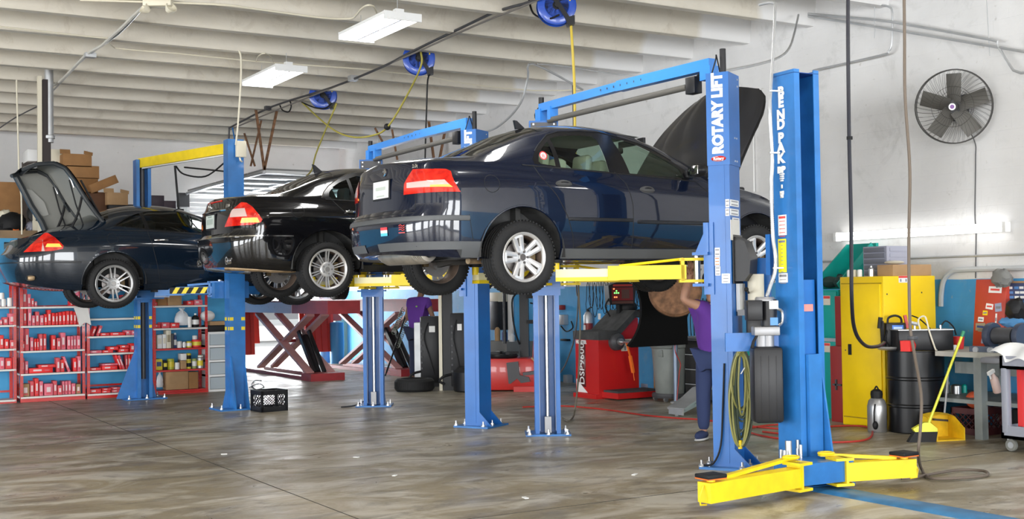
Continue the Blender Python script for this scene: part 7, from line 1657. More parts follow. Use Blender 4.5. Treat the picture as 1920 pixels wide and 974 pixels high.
def reel(label, y, px_tip):
    x = 7.55; z = 4.80; R_ = .225; t = thing('hose_reel', label, 'hose reel', (x, y, z - R_)); ax = Vector((-.45, -.89, 0)).normalized(); a = Vector((ax.y, -ax.x, 0)) * -1; Mx = Matrix(((a.x, 0, ax.x, x), (a.y, 0, ax.y, y), (a.z, 1, ax.z, z), (0, 0, 0, 1))); bl = mat('reel blue', (.015, .07, .42), .35, coat=.4)
    for s in (-.06, .06): b = B(Mx); b.lathe([(.05, s), (R_ * .6, s), (R_ * .64, s + .012 * (1 if s > 0 else -1)), (R_ * .9, s + .012 * (1 if s > 0 else -1)), (R_, s), (R_, s - .006)], n=40); b.o('reel_disc', bl, t)
    b = B(Mx); b.cyl((0, 0, -.06), (0, 0, .06), .15, n=28); b.o('wound_hose', M['black'], t)
    b = B(Mx); b.beam((-.02, .06, .085), (.13, -.17, .085), .05, .012); b.beam((.0, .05, .085), (0, .2, .085), .12, .012); b.prism([(.09, -.15), (.20, -.12), (.20, -.22), (.12, -.24)], 'Z', -.03, .09); b.cyl((0, 0, .06), (0, 0, .095), .03); b.o('guide_arm', M['plastic'], t)
    b = B(Mx); b.box((0, .21, 0), (.12, .03, .2)); b.o('mount', M['dkgrey'], t); b = B(Mx); b.box((R_ * .66, .10, .074), (.016, .11, .002)); b.o('yellow_print', M['yellow'], t)
    return Mx @ Vector((.16, -.21, .03))
r1 = reel('blue hose reel cut by the top edge, yellow hose hanging', 11.45, 0); r2 = reel('middle blue hose reel under the roof beams', 14.95, 0); r3 = reel('farthest and smallest blue hose reel', 18.45, 0)
hose_y = mat('bright yellow hose', (.62, .46, .05), .5)
drape([r1 + Vector((0, 0, .02)), PX(1074, 100, d=13.9), PX(1077, 160, d=13.9), PX(1078, 236, d=13.9), PX(1079, 330, d=13.9)], .016, 'drop_hose', hose_y, 'bright yellow hose dropping behind the navy saloon roof', 'hose', sm=3)
drape([r2, PX(802, 150, x=7.6), PX(800, 200, x=7.6), PX(797, 302, x=7.6), PX(797, 400, x=7.6)], .012, 'drop_hose', M['black'], 'thin black hose dropping from the middle reel', 'hose', sm=3)
drape([PX(789, 98, x=7.4), PX(789, 125, x=7.4), PX(760, 185, x=7.5), PX(727, 238, x=7.5), PX(700, 254, x=7.5), PX(660, 257, x=7.45), PX(620, 240, x=7.4), PX(567, 193, x=7.4)], .014, 'swag_hose', M['rope'], 'olive yellow hose slung in a long loop between reels', 'hose', sm=5)
single(B().ell(PX(726, 238, x=7.5), (.05, .05, .05), 14, 8), 'hose_stop', M['black'], 'black ball stop on the slung olive hose', 'hose stop')
drape([r3, PX(631, 195, x=7.5), PX(612, 240, x=7.5), PX(592, 290, x=7.5), PX(585, 318, x=7.5), PX(575, 330, x=7.5)], .013, 'drop_hose', M['rope'], 'olive hose dropping from the farthest reel to the black saloon', 'hose', sm=3)
drape([PX(566, 192, x=7.4), PX(590, 202, x=7.4), PX(610, 203, x=7.4), PX(622, 194, x=7.5)], .012, 'swag_hose', M['black'], 'short black loop under the farthest reel', 'hose', sm=4)
drape([PX(525, 198, x=7.3), PX(530, 207, x=7.3), PX(541, 210, x=7.3), PX(546, 200, x=7.3), PX(544, 190, x=7.3)], .012, 'swag_hose', M['black'], 'small black hose loop left of the farthest reel', 'hose', sm=4)
drape([PX(992, 0, x=7.45), PX(1000, 25, x=7.45), PX(1025, 36, x=7.45), PX(1048, 28, x=7.45)], .012, 'swag_hose', M['black'], 'black hose loop under the reel at the top edge', 'hose', sm=4)
# conduits on the far part of the right wall
drape([PX(1092, 168, x=10.2), PX(1000, 120, x=9), PX(990, 145, x=9.0), PX(980, 185, x=9), PX(960, 215, x=9), PX(930, 240, x=9), PX(905, 249, x=9)], .016, 'conduit_pipe', M['galv'], 'pale conduit curving down behind the lift crossbeam', 'pipe', sm=4)
drape([PX(1008, 120, x=9), PX(1065, 125, x=9.6), PX(1160, 140, x=10.6), PX(1250, 148, x=11.1)], .010, 'conduit_pipe', M['galv'], 'thin conduit crossing from the curved one to the right wall', 'pipe', sm=2)
for i, (a, e) in enumerate((((458, 250, 10), (478, 312, 10)), ((490, 226, 10), (470, 312, 10)), ((703, 240, 13), (722, 275, 13)), ((735, 243, 13), (745, 300, 13)))):
    drape([PX(a[0], a[1], d=23), PX(e[0], e[1], d=23)], .02, 'strut', M['rust'], ['rusty strut, left leg of the door hanger above the black saloon', 'rusty strut, right leg of the door hanger above the black saloon', 'thin dark strut left of the middle crossbeam hose', 'short dark strut right of the slung hose ball'][i], 'strut', sm=0)
# left: emergency light, conduit run, black and galvanised posts
def emergency():
    c = Vector(PX(297, 9, z=4.80)); t = thing('emergency_light', 'cream twin-head emergency light on the roof beams', 'light', tuple(c)); r = Vector((CR.x, CR.y, 0)).normalized(); Mz = Matrix.Translation(c) @ Matrix.Rotation(math.atan2(r.y, r.x), 4, 'Z'); b = B(Mz); b.box((0, 0, .02), (.32, .14, .09), bev=.015); b.o('body', M['beige'], t)
    for s in (-1, 1): b = B(Mz @ Matrix.Translation((s * .14, -.03, -.05)) @ Matrix.Rotation(.9 * s, 4, 'Z') @ Matrix.Rotation(1.1, 4, 'X')); b.lathe([(.0, -.05), (.03, -.05), (.06, 0), (.066, .03), (.055, .03), (.04, .0), (0, -.02)], n=24); b.o('lamp_head', M['beige'], t)
emergency()
ceilw([(268, 14), (250, 30), (228, 52), (205, 72), (190, 86), (165, 100), (140, 125), (110, 155), (88, 165), (75, 180)], .020, 'conduit_run', mat('painted conduit cream', (.55, .53, .48), .6), 'cream conduit climbing diagonally across the roof beams at left', 'pipe', sm=3)
ceilw([(262, 22), (222, 64), (160, 108), (130, 138), (98, 172)], .012, 'conduit_run', M['galv'], 'thin grey conduit beside the cream diagonal one', 'pipe', sm=3)
single(B().box(PX(169, 104, z=CZ - .05), (.14, .12, .06)), 'junction_box', M['galv'], 'grey junction box on the diagonal conduit', 'junction box')
yq = 19.2
a, e = PX(74, 176, y=yq), PX(68, 440, y=yq); single(B().bb(a.x - .03, a.x + .03, yq - .03, yq + .03, 2.0, 4.9), 'cream_pipe', M['beige'], 'cream vertical pipe behind the raised boot lid', 'pipe')
single(B().bb(a.x + .04, a.x + .15, yq - .06, yq + .06, 2.0, 4.85), 'black_post', mat('black brown post', (.02, .012, .012), .6), 'square black post behind the raised boot lid', 'post')
a = PX(92, 200, y=yq); b = B(); b.cyl((a.x, yq, 3.9), (a.x, yq, 5.4), .065, n=20); b.lathe([(.065, 0), (.085, .01), (.085, .05), (.065, .06)], c=(a.x, yq, 3.95), n=20); b.o('galvanised_duct', M['galv'], label='galvanised round duct beside the black post', cat='duct')
drape([PX(448, 95, d=16), PX(452, 110, d=16), PX(451, 160, d=16), PX(446, 235, d=16), PX(442, 272, d=16)], .012, 'light_cable', M['beige'], 'pale cord dropping onto the coupe lift column', 'cord', sm=3)
drape([PX(31, 150, y=yq), PX(35, 300, y=yq), PX(36, 340, y=yq), PX(40, 370, y=yq), PX(41, 440, y=yq)], .012, 'light_cable', M['beige'], 'cream cord hanging at the far left', 'cord', sm=3)
drape([PX(0, 240, z=4.83), PX(30, 220, z=4.83), PX(70, 200, z=4.83)], .012, 'roof_cable', M['dkgrey'], 'grey cable under the beams at the far left', 'cable', sm=2)
# ---- goods on the storage room roof
zr = RZ + .121
def rbx(px0, px1, py0, py1, y, m, label, rot=0., name='cardboard_box', cat='box', zfloor=None, dep=.45, flap=False, dark=None):
    a, e = PX(px0, py1, y=y), PX(px1, py0, y=y); z0 = zfloor if zfloor is not None else a.z; b = B(); c = Vector(((a.x + e.x) / 2, y + dep / 2, (z0 + e.z) / 2)); b.box(c, (e.x - a.x, dep, e.z - z0), ry=rot, bev=.004)
    if flap:
        b.box((a.x + .03, y + .02, e.z + .03), (.16, .01, .08), rx=-.4); b.box((e.x - .05, y + .02, e.z + .02), (.14, .01, .06), rx=-.5, ry=.2)
    return b.o(name, [m], label=label, cat=cat)
bx = PX(0, 0, y=20.2)
rbx(119, 172, 290, 312, 20.3, M['brown'], 'open brown box, topmost of the stack behind the boot lid', flap=True)
rbx(124, 186, 312, 334, 20.3, M['brown'], 'wide brown box, second from the top of its stack')
rbx(118, 184, 334, 361, 20.3, mat('darker brown cardboard', (.25, .12, .04), .85), 'brown box, third from the top of its stack', flap=False)
rbx(120, 200, 361, 400, 20.3, mat('ridged brown crate', (.13, .06, .03), .8), 'dark brown slatted crate under the brown boxes')
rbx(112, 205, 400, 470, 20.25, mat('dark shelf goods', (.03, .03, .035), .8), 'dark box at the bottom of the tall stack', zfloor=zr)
rbx(168, 222, 338, 352, 20.2, M['brown'], 'tilted brown box with blue print on the boxes', rot=-.42)
rbx(201, 240, 362, 384, 20.15, M['cardboard'], 'open tan box left of the yellow beam lift column', flap=True)
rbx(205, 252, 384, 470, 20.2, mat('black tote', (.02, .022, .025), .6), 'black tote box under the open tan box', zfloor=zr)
rbx(0, 62, 343, 420, 21.2, M['brown'], 'large flat brown board leaning at the far left', name='brown_board', cat='board', zfloor=zr, dep=.06)
rbx(52, 70, 281, 302, 20.6, M['white'], 'white and blue carton on the pallet left of the black post', name='carton'); rbx(92, 120, 281, 306, 20.6, M['beige'], 'pale carton right of the black post', name='carton')
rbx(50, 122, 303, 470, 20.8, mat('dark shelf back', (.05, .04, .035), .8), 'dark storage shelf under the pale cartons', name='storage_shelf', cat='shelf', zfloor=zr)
rbx(284, 308, 367, 392, 19.9, mat('dark plum tote', (.03, .018, .03), .6), 'dark plum box right of the coupe lift far column', name='tote'); rbx(308, 330, 377, 392, 19.9, mat('dark plum tote 2', (.035, .02, .032), .6), 'lower dark plum box beside the taller one', name='tote')
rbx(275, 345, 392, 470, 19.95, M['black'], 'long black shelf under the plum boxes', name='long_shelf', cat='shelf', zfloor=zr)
rr = random.Random(21)
labs = ['white crumpled bundle among the dark stored parts at far left', 'dark green bundle in the stored parts at far left', 'orange plastic part on the storage roof at far left', 'small brown box beside the hanging cords', 'pale blue bag right of the cords on the storage roof', 'dark round part behind the boot lid struts', 'grey headlamp-like part behind the raised boot lid', 'black coil of hose at the left end of the storage roof']
for i, (px, py, r, m) in enumerate(((10, 405, .12, M['beige']), (22, 420, .22, M['black']), (26, 430, .10, M['orange']), (34, 428, .09, M['cardboard']), (60, 425, .10, M['lilac']), (75, 400, .20, M['black']), (98, 398, .16, M['lilac']), (5, 436, .2, M['black']))):
    q = PX(px, py, y=19.9 - .05 * (i % 3)); b = B()
    if i == 3: b.box(q, (.18, .2, .26))
    else:
        b.ell(q, (r, r * .7, r * .8), 14, 8)
        for v in b.bm.verts: v.co += Vector((rr.uniform(-.02, .02),) * 3)
    b.o('stored_part', m, label=labs[i], cat='part')
q = PX(68, 430, y=19.7); single(B().bb(q.x - .05, q.x + .04, 19.7, 19.74, zr, zr + .75), 'white_plank', M['beige'], 'cream plank standing behind the coupe tail lamp', 'plank')
# ---------------------------------------------------------------- mid background by the blue wall
# pale column and wall bits behind the scissor lift
single(B().bb(10.9, 11.2, 26.05, 26.38, 0, 1.0), 'wall_cupboard', mat('pale green cupboard', (.25, .45, .38), .5), 'pale green cupboard beside the open end door', 'cupboard')
for i, (px, w_) in enumerate(((612, .32), (632, .30))):
    q = PX(px, 672, y=25.2 - .5 * i); single(B().lathe([(0, 0), (w_ / 2, 0), (w_ / 2 + .01, .4), (w_ / 2, .9), (0, .92)], c=(q.x, q.y, 0), n=24), 'blue_drum', mat('light blue plastic %d' % i, (.06, .28, .58), .4), ['light blue barrel nearest the open end door', 'light blue barrel right of the other blue barrel'][i], 'barrel')
q = PX(628, 612, y=25.0); b = B(); b.bb(q.x - .12, q.x + .12, 24.9, 25.1, .93, 1.25); b.o('red_canister', mat('pink red canister', (.5, .12, .1), .5), label='red canister standing on the light blue barrels', cat='canister')
# black wheel-alignment cabinets and posts
def alignbox(label, px0, px1, pytop, pybot, d, m, name='equipment_cabinet', cat='cabinet', sidem=None):
    a = PX((px0 + px1) / 2, pybot, d=d); z1 = PX((px0 + px1) / 2, pytop, d=d).z; w = (px1 - px0) * d / FPX; ang = math.atan2(CR.y, CR.x); t = thing(name, label, cat, (a.x, a.y, 0)); Mz = Matrix.Translation((a.x, a.y, 0)) @ Matrix.Rotation(ang, 4, 'Z')
    b = B(Mz); b.box((0, .2, z1 / 2 + .03), (w, .42, z1 - .06), bev=.015); b.bb(-w / 2, w / 2, 0, .42, 0, .08); b.o('cabinet_body', m, t); b = B(Mz)
    for k in range(8): b.box((-w / 2 + .02, -.015, .3 + k * (z1 - .4) / 8), (.03, .02, .03))
    b.o('socket_rail', M['dkgrey'], t)
    if sidem: b = B(Mz); b.bb(-w / 2 - .1, -w / 2 - .002, .0, .40, .0, z1 - .1); b.o('side_panel', sidem, t)
    b = B(Mz); b.box((w * .1, -.014, z1 * .82), (w * .3, .004, .10)); b.o('label', M['sticker'], t); b = B(Mz); b.tube([(-w * .1, -.02, z1 - .1), (-w * .3, -.05, z1 * .7), (0, -.05, z1 * .4), (w * .2, -.04, .2)], .01, smooth=4); b.o('cable', M['black'], t)
    b = B(Mz); b.prism([(-w / 2 - .16, z1 - .16), (-w / 2 - .04, z1 - .06), (-w / 2, z1 - .1), (-w / 2, z1 - .2)], 'Y', .02, .3) if 0 else b.tube([(-w / 2, .0, .25), (-w / 2 - .12, -.03, .22), (-w / 2 - .18, -.03, .15), (-w / 2 - .1, -.03, .10)], .02, smooth=4); b.o('hook', M['black'], t)
    return t
alignbox('black equipment cabinet with grey side, left of the cream post', 789, 826, 594, 703, 19.6, M['plastic'], sidem=M['galv'])
alignbox('black equipment cabinet half hidden by the blue column', 846, 874, 588, 705, 18.8, M['plastic'])
single(B(Matrix.Translation(PX(830, 733, z=0)) @ Matrix.Rotation(math.atan2(CR.y, CR.x), 4, 'Z')).bb(-.05, .0, 0, .2, 0, 2.3), 'cream_post', M['beige'], 'cream edged upright post between the black cabinets', 'post')
single(B(Matrix.Translation(PX(830, 733, z=0)) @ Matrix.Rotation(math.atan2(CR.y, CR.x), 4, 'Z')).bb(.01, .16, .02, .2, 0, 2.3), 'black_post', M['plastic'], 'wide black upright post right of the cream one', 'post')
def looset(c, rz, label, R_=.31, w=.2):
    t = thing('loose_tyre', label, 'tyre', c); b = B(); b.lathe([(R_ - .13, w * .1), (R_ - .10, 0), (R_ - .03, .005), (R_, .04), (R_, w - .04), (R_ - .03, w - .005), (R_ - .10, w), (R_ - .13, w * .9), (R_ - .13, w * .1)], c=c, n=48); b.o('tyre_casing', M['tyre'], t); b = B()
    for k in range(50): a = 2 * PI * k / 50; b.box((c[0] + (R_ + .001) * math.cos(a), c[1] + (R_ + .001) * math.sin(a), c[2] + w / 2), (.004, .012, w * .5), rz=a)
    b.o('tread_blocks', M['black'], t)
q = PX(776, 737, z=0); looset((q.x + .15, q.y + .28, 0), 0, 'worn tyre lying flat on the floor before the black cabinets')
q = PX(862, 733, z=0); single(B().lathe([(0, 0), (.26, 0), (.28, .02), (.28, .30), (.2, .38), (0, .38)], c=(q.x + .1, q.y - .2, 0), n=32), 'black_drum', M['plastic'], 'low black tub behind the slim blue column', 'tub')
# red tyre changer
def changer():
    q = PX(960, 736, z=0); ang = math.atan2(CR.y, CR.x) - .1; t = thing('tyre_changer', 'red tyre changer with black tower beside the blue wall', 'tyre changer', (q.x, q.y, 0)); Mz = Matrix.Translation((q.x, q.y + .05, 0)) @ Matrix.Rotation(ang, 4, 'Z'); rd = M['red']
    b = B(Mz); b.bb(-.38, .36, .1, .75, .02, .50, bev=.01); b.bb(.05, .42, -.0, .3, .0, .08); b.o('base_cabinet', rd, t)
    b = B(Mz); b.prism([(-.06, .44), (.12, .46), (.14, .25), (.28, .22), (.30, .15), (.16, .13), (.1, .2), (.0, .12), (-.03, .12)], 'Y', .06, .1); b.beam((.2, .02, .27), (.44, .02, .30), .09, .05); b.o('bead_shovel', M['dkgrey'], t)
    b = B(Mz); b.lathe([(0, .50), (.22, .50), (.24, .53), (.22, .56), (0, .56)], c=(-.15, .4, 0), n=32)
    for k in range(4): a = PI / 2 * k + .4; b.beam((-.15 + .05 * math.cos(a), .4 + .05 * math.sin(a), .58), (-.15 + .25 * math.cos(a), .4 + .25 * math.sin(a), .58), .06, .04)
    b.o('turntable', M['plastic'], t)
    b = B(Mz); b.bb(.10, .24, .60, .75, .50, 1.72); b.beam((.17, .66, 1.66), (-.12, .45, 1.66), .09, .10); b.cyl((-.12, .45, .72), (-.12, .45, 1.74), .025); b.o('tower', M['plastic'], t)
    b = B(Mz); b.box((.30, .62, 1.52), (.17, .1, .20)); b.box((.30, .62, 1.05), (.18, .08, .06)); b.o('assist_arm', M['black'], t)
    b = B(Mz); b.tube([(.22, .55, 1.6), (.02, .5, 1.45), (.0, .5, 1.2), (.04, .5, .9), (.1, .55, .7)], .014, smooth=5); b.tube([(.28, .5, 1.35), (.42, .5, 1.30), (.44, .5, 1.15)], .012, smooth=4); b.o('air_lines', M['black'], t)
    b = B(Mz); b.prism([(.30, .50), (.52, .50), (.52, 1.0), (.42, 1.06), (.33, .9)], 'Y', .5, .62); b.o('bead_breaker_arm', M['darkred'], t)
    b = B(Mz); b.cyl((.33, .0, .52), (.48, .0, .38), .018); b.o('wooden_handle', M['cardboard'], t)
changer()
# wall box and bits between the slim columns
def hang(name, label, cat, px, py, s, m, x=WX - .12, rz=0): q = PX(px, py, x=x); return single(B().box(q, s, rz=rz, bev=.01), name, m, label, cat)
hang('wall_cabinet', 'black wall cabinet hanging behind the blue columns', 'cabinet', 932, 592, (.22, .42, .52), M['plastic']); hang('cream_box', 'cream box above the black wall cabinet', 'box', 932, 558, (.2, .40, .18), M['beige'])
q = PX(932, 655, x=10.7); single(B().bb(10.6, 11.15, q.y - .5, q.y + .4, 0, .66), 'parts_bench', mat('cluttered bench grey', (.2, .2, .19), .6), 'low cluttered bench under the black wall cabinet', 'bench')
for i, dy in enumerate((-.35, -.1, .15)): single(B().lathe([(0, 0), (.05, 0), (.05, .1 + .05 * i), (.02, .14 + .05 * i), (0, .14 + .05 * i)], c=(10.8, q.y + dy, .661), n=16), 'bottle', [M['sticker'], navy, M['cardboard']][i], ['white bottle, rightmost on the low cluttered bench', 'navy bottle in the middle of the low cluttered bench', 'brown bottle, leftmost on the low cluttered bench'][i], 'bottle')
hang('wall_panel', 'white upright panel fixed to the wall by the tyre changer', 'panel', 958, 620, (.04, .16, 1.3), M['white'], x=WX - .03)
hang('wall_switch_box', 'grey switch box on the blue wall right of the slim column', 'switch box', 1056, 600, (.10, .17, .17), M['galv'], x=WX - .05)
hang('red_light_tool', 'red and black tool hanging high beside the slim column', 'tool', 1052, 577, (.08, .15, .08), M['darkred'], x=WX - .05)
hang('wall_clamp', 'black clamp hanging under the grey switch box', 'clamp', 1060, 638, (.08, .20, .035), M['black'], x=WX - .05)
hang('wall_socket', 'small white socket beside the balancer display', 'socket', 1124, 594, (.02, .07, .10), M['white'], x=WX - .01)
drape([PX(1071, 603, x=WX - .1), PX(1074, 615, x=WX - .1), PX(1062, 622, x=WX - .1), PX(1052, 612, x=WX - .1)], .012, 'cable_loop', M['black'], 'short black cable loop below the grey switch box', 'cable', sm=4)
drape([PX(1074, 160, x=9.6), PX(1080, 515, x=9.6), PX(1084, 560, x=9.6), PX(1078, 630, x=9.6), PX(1062, 680, x=9.6), PX(1050, 700, x=9.6)], .011, 'hanging_cable', M['dkgrey'], 'left of two dark cables hanging before the blue wall', 'cable', sm=4)
drape([PX(1076, 120, x=8.2), PX(1084, 515, x=8.2), PX(1088, 600, x=8.2), PX(1087, 640, x=8.2), PX(1085, 700, x=8.2), PX(1078, 770, x=8.2), PX(1068, 790, z=.02), PX(1055, 785, z=.02)], .011, 'hanging_cable', mat('brown cable', (.10, .085, .06), .6), 'brown cable hanging before the wheel balancer', 'cable', sm=4)
hang('outlet_plate', 'white boxy charger at the foot of the blue wall', 'charger', 1065, 718, (.12, .12, .26), M['galv'], x=WX - .08)
# fire extinguisher
def ext():
    q = PX(1103, 604, x=WX - .10); t = thing('fire_extinguisher', 'red and silver fire extinguisher on the blue wall', 'fire extinguisher', (q.x, q.y, q.z - .2)); c = (q.x, q.y, q.z)
    b = B(); b.lathe([(0, -.2), (.07, -.2), (.075, -.18), (.075, -.02)], c=c, n=24); b.mi = 1; b.lathe([(.075, -.02), (.075, .10), (.05, .15), (.02, .17), (0, .17)], c=c, n=24); b.mi = 2; b.box((c[0] - .077, c[1], c[2] - .1), (.004, .06, .10)); b.o('cylinder', [M['darkred'], M['galv'], M['sticker']], t)
    b = B(); b.cyl((c[0], c[1], c[2] + .16), (c[0], c[1], c[2] + .2), .02); b.beam((c[0], c[1] + .02, c[2] + .2), (c[0], c[1] - .09, c[2] + .24), .02, .012); b.tube([(c[0], c[1] + .03, c[2] + .18), (c[0], c[1] + .08, c[2] + .12), (c[0], c[1] + .085, c[2] - .05)], .009, smooth=4); b.o('valve_and_hose', M['black'], t)
ext()
# rows of belts on hooks
WN = {0: 'white', 1: 'green'}
for k in range(16):
    px = 1102 + k * 6.2 + (8 if k > 9 else 0); q = PX(px, 517, x=WX - .05); t = None; rk = random.Random(k); L_ = .16 + .12 * rk.random() + (.0 if k < 10 else -.03)
    b = B(); w_ = .028 + .02 * rk.random(); cz = q.z - .12 - L_
    b.tube([(q.x, q.y + w_ * math.sin(a) * (1 + .6 * (math.cos(a) < 0)), cz - (.14 + L_ * .5) * math.cos(a) * -1) for a in [2 * PI * j / 20 for j in range(21)]], .006, n=5); b.mi = 1
    b.box((q.x - .012, q.y, q.z - .03), (.02, .035, .09)); b.mi = 2; b.box((q.x - .013, q.y, q.z + .05), (.02, .035, .08)); b.mi = 0; b.cyl((q.x, q.y, q.z + .07), (WX, q.y, q.z + .07), .004, n=5)
    b.o('fan_belt', [M['black'], M['sticker'], mat('dark green sleeve', (.02, .10, .09), .5)], label=f'black belt on a wall hook, {ORD[k] if k < 16 else k} from the left of the belt row', cat='belt', group='belts hanging on the wall hooks')
# wheel balancer
def balancer():
    x0, y1 = 9.84, 14.5; t = thing('wheel_balancer', 'red wheel balancer with lettered side panel and black display head', 'wheel balancer', (10.2, 14.2, 0)); x0 = 9.80; y0 = 13.92; yb_ = 14.50; x1 = 10.50
    rd = mat('balancer red', (.50, .012, .012), .3, coat=.4)
    b = B(); b.prism([(x0, .06), (x1, .06), (x1, 1.12), (x1 - .05, 1.14), (x0 + .32, .86), (x0, .84)], 'Y', y0, yb_); b.o('cabinet', rd, t)
    b = B(); b.prism([(x0 - .02, .83), (x0 + .3, .83), (x0 + .34, .88), (x1 - .05, 1.15), (x1 + .03, 1.13), (x1 + .03, 1.20), (x1 - .06, 1.24), (x0 + .30, .96), (x0 - .02, .95)], 'Y', y0 - .03, yb_ + .03); b.o('weight_tray', M['plastic_dull'], t)
    b = B(); 
    for i in range(4):
        for j in range(3): b.box((x0 + .42 + .13 * i, y0 + .12 + .17 * j, 1.025 + .065 * i), (.09, .13, .02), ry=-.45)
    b.o('tray_pocket', M['black'], t)
    b = B(); b.prism([(x0 - .05, .0), (x1 + .05, .0), (x1 + .05, .06), (x0 - .05, .06)], 'Y', y0 - .0, yb_); b.prism([(x0 + .05, .02), (x1 + .1, .02), (x1 + .1, .10), (x0 + .05, .10)], 'Y', y0 - .38, y0 - .0); b.o('base', rd, t)
    b = B(); b.bb(x0 + .07, x1 + .08, y0 - .36, y0 - .01, .10, .125); b.o('wheel_ramp', M['plastic_dull'], t)
    b = B(); b.lathe([(0, 0), (.13, 0), (.12, -.06), (.07, -.10), (0, -.10)], c=(x0 + .30, y0 - .0, .80), ax='Y', n=28); b.o('shaft_flange', M['dkgrey'], t); b = B(); b.cyl((x0 + .3, y0 - .1, .80), (x0 + .3, y0 - .34, .80), .018); b.cyl((x0 + .3, y0 - .1, .80), (x0 + .3, y0 - .14, .80), .05); b.o('shaft', M['steel'], t)
    b = B(); b.beam((x0 + .34, y0 - .2, .79), (x0 + .40, y0 - .2, .60), .02, .02); b.beam((x0 + .40, y0 - .2, .60), (x0 + .45, y0 - .2, .36), .05, .03); b.cyl((x0 + .45, y0 - .2, .38), (x0 + .47, y0 - .2, .25), .006); b.o('orange_hammer', M['orange'], t, label='orange handled hammer')
    b = B(); b.box((x0 + .48, y0 - .003, .80), (.20, .004, .06)); b.box((x0 + .46, y0 - .003, .72), (.13, .004, .12)); b.mi = 1; b.box((x0 + .48, y0 - .006, .80), (.12, .002, .02)); b.box((x0 + .46, y0 - .006, .70), (.03, .002, .06)); b.o('label', [M['beige'], ink], t)
    fm = face_matrix((x0 - .002, (y0 + yb_) / 2 + .0, .48), (0, 0, 1), (0, 1, 0)); b = B(fm); b.box((0, .12, .0), (.66, .17, .002)); b.mi = 1; b.mesh(textmesh('DSP9600', .165, .0015), Matrix.Translation((-.0, .12, .002)) @ Matrix.Scale(.98, 4, (1, 0, 0))); b.o('model_lettering', [mat('dark stripe panel', (.10, .02, .02), .4), M['sticker']], t, wn=False)
    fm = face_matrix((x0 - .002, (y0 + yb_) / 2 + .14, .79), (0, -1, 0), (0, 0, 1)); b = B(fm); b.mesh(textmesh('HUNTER', .07, .004), Matrix.Scale(.95, 4, (1, 0, 0))); b.o('maker_lettering', M['sticker'], t, wn=False)
    b = B(); b.prism([(yb_ - .02, .07), (yb_ - .30, .07), (yb_ - .02, .26)], 'X', x0 - .004, x0 - .001); b.o('corner_decal', M['sticker'], t)
    hx, hy, hz = x0 + .62, y0 + .30, 1.48; r = Vector((.86, -.5, 0)); Mz = Matrix.Translation((hx, hy, hz)) @ Matrix.Rotation(-.25, 4, 'Z')
    b = B(Mz); b.prism([(-.20, -.16), (.18, -.16), (.22, .12), (.0, .2), (-.22, .12)], 'Y', -.08, .1); o = b.o('display_head', M['plastic'], t)
    b = B(Mz); b.bb(-.17, .16, -.09, -.082, -.10, .09); b.mi = 1; b.bb(-.15, .15, -.088, -.084, .105, .135); b.mi = 2
    for (u, v) in ((-.10, .04), (-.13, .01), (-.10, .01), (-.07, .01)): b.box((u, -.092, v), (.018, .004, .018))
    b.mi = 3; [b.box((u, -.092, v), (.02, .004, .02)) for u, v in ((-.14, .07), (-.13, -.05), (-.10, -.05))]; b.mi = 4; b.bb(-.02, .10, -.094, -.09, -.07, .06); b.bb(-.17, .16, -.094, -.083, -.145, -.11); b.o('display_panel', [mat('display dark red', (.18, .012, .012), .3), mat('printed red strip', (.4, .03, .02), .4), mat('green led', (.1, .8, .1), .4, emit=(.2, 1, .2), es=2.5), mat('amber led', (.8, .2, .1), .4, emit=(1, .3, .1), es=1.5), mat('display brown', (.10, .04, .03), .4)], o)
    b = B(); b.bb(hx - .04, hx + .04, hy - .02, hy + .06, 1.1, 1.36); b.tube([(hx - .2, hy, 1.42), (hx - .24, hy + .05, 1.3), (hx - .16, hy + .05, 1.15)], .012, smooth=4); b.o('display_post', M['black'], t)
    b = B(); b.ell((hx + .14, hy, 1.27), (.14, .12, .11), 14, 8); b.o('cable_bundle', M['black'], t)
balancer()
# black hood with brown wheel guard
b = B(); c = PX(1266, 545, d=15.2); Mz = Matrix.Translation(c) @ Matrix.Rotation(math.atan2(CR.y, CR.x) - .1, 4, 'Z'); b.M = Mz; b.lathe([(.0, -.05), (.12, -.06), (.30, -.045), (.33, -.02), (.34, .03), (.33, .03)], ax='Y', n=48); single(b, 'wheel_guard', M['rust'], 'round brown dusty wheel guard above the grey bin', 'wheel guard')
b = B(Matrix.Translation(PX(1240, 640, d=15.9)) @ Matrix.Rotation(math.atan2(CR.y, CR.x), 4, 'Z')); P = []
for k in range(13): a = -.9 + 1.9 * k / 12; P.append((-.75 + .50 * math.cos(a), .42 + .62 * math.sin(a)))
P += [(-.1, 1.02), (.55, .95), (.35, .3), (.35, -.05), (-.4, -.08)]
b.prism(P, 'Y', .0, .25); single(b, 'black_hood', mat('matt black', (.004, .004, .004), .95, spec=.1), 'large black equipment hood with a curved cut edge', 'hood')
# grey bin on dolly
def bin_():
    c = (10.42, 13.1, 0); t = thing('rubbish_bin', 'grey round bin on a wheeled dolly by the black tool chest', 'bin', c); g = mat('scuffed grey plastic', (.20, .215, .20), .5, var=.12); b = B(); b.lathe([(0, .10), (.20, .10), (.205, .11), (.25, .72), (.27, .74), (.275, .80), (.26, .82), (.245, .80), (.24, .74), (.0, .3)], c=c, n=36); b.o('bin_body', g, t)
    b = B(); b.lathe([(0, .05), (.25, .05), (.26, .08), (.25, .11), (0, .11)], c=c, n=32); b.o('dolly', M['dkgrey'], t)
    for k in range(4): a = PI / 2 * k + .6; b = B(); b.cyl((c[0] + .22 * math.cos(a), c[1] + .22 * math.sin(a) - .015, .035), (c[0] + .22 * math.cos(a), c[1] + .22 * math.sin(a) + .015, .035), .035, n=14); b.o('caster', M['steel'], t)
    b = B(); b.box((c[0] - .225, c[1] - .05, .66), (.03, .15, .1), bev=.01); b.o('grip', g, t)
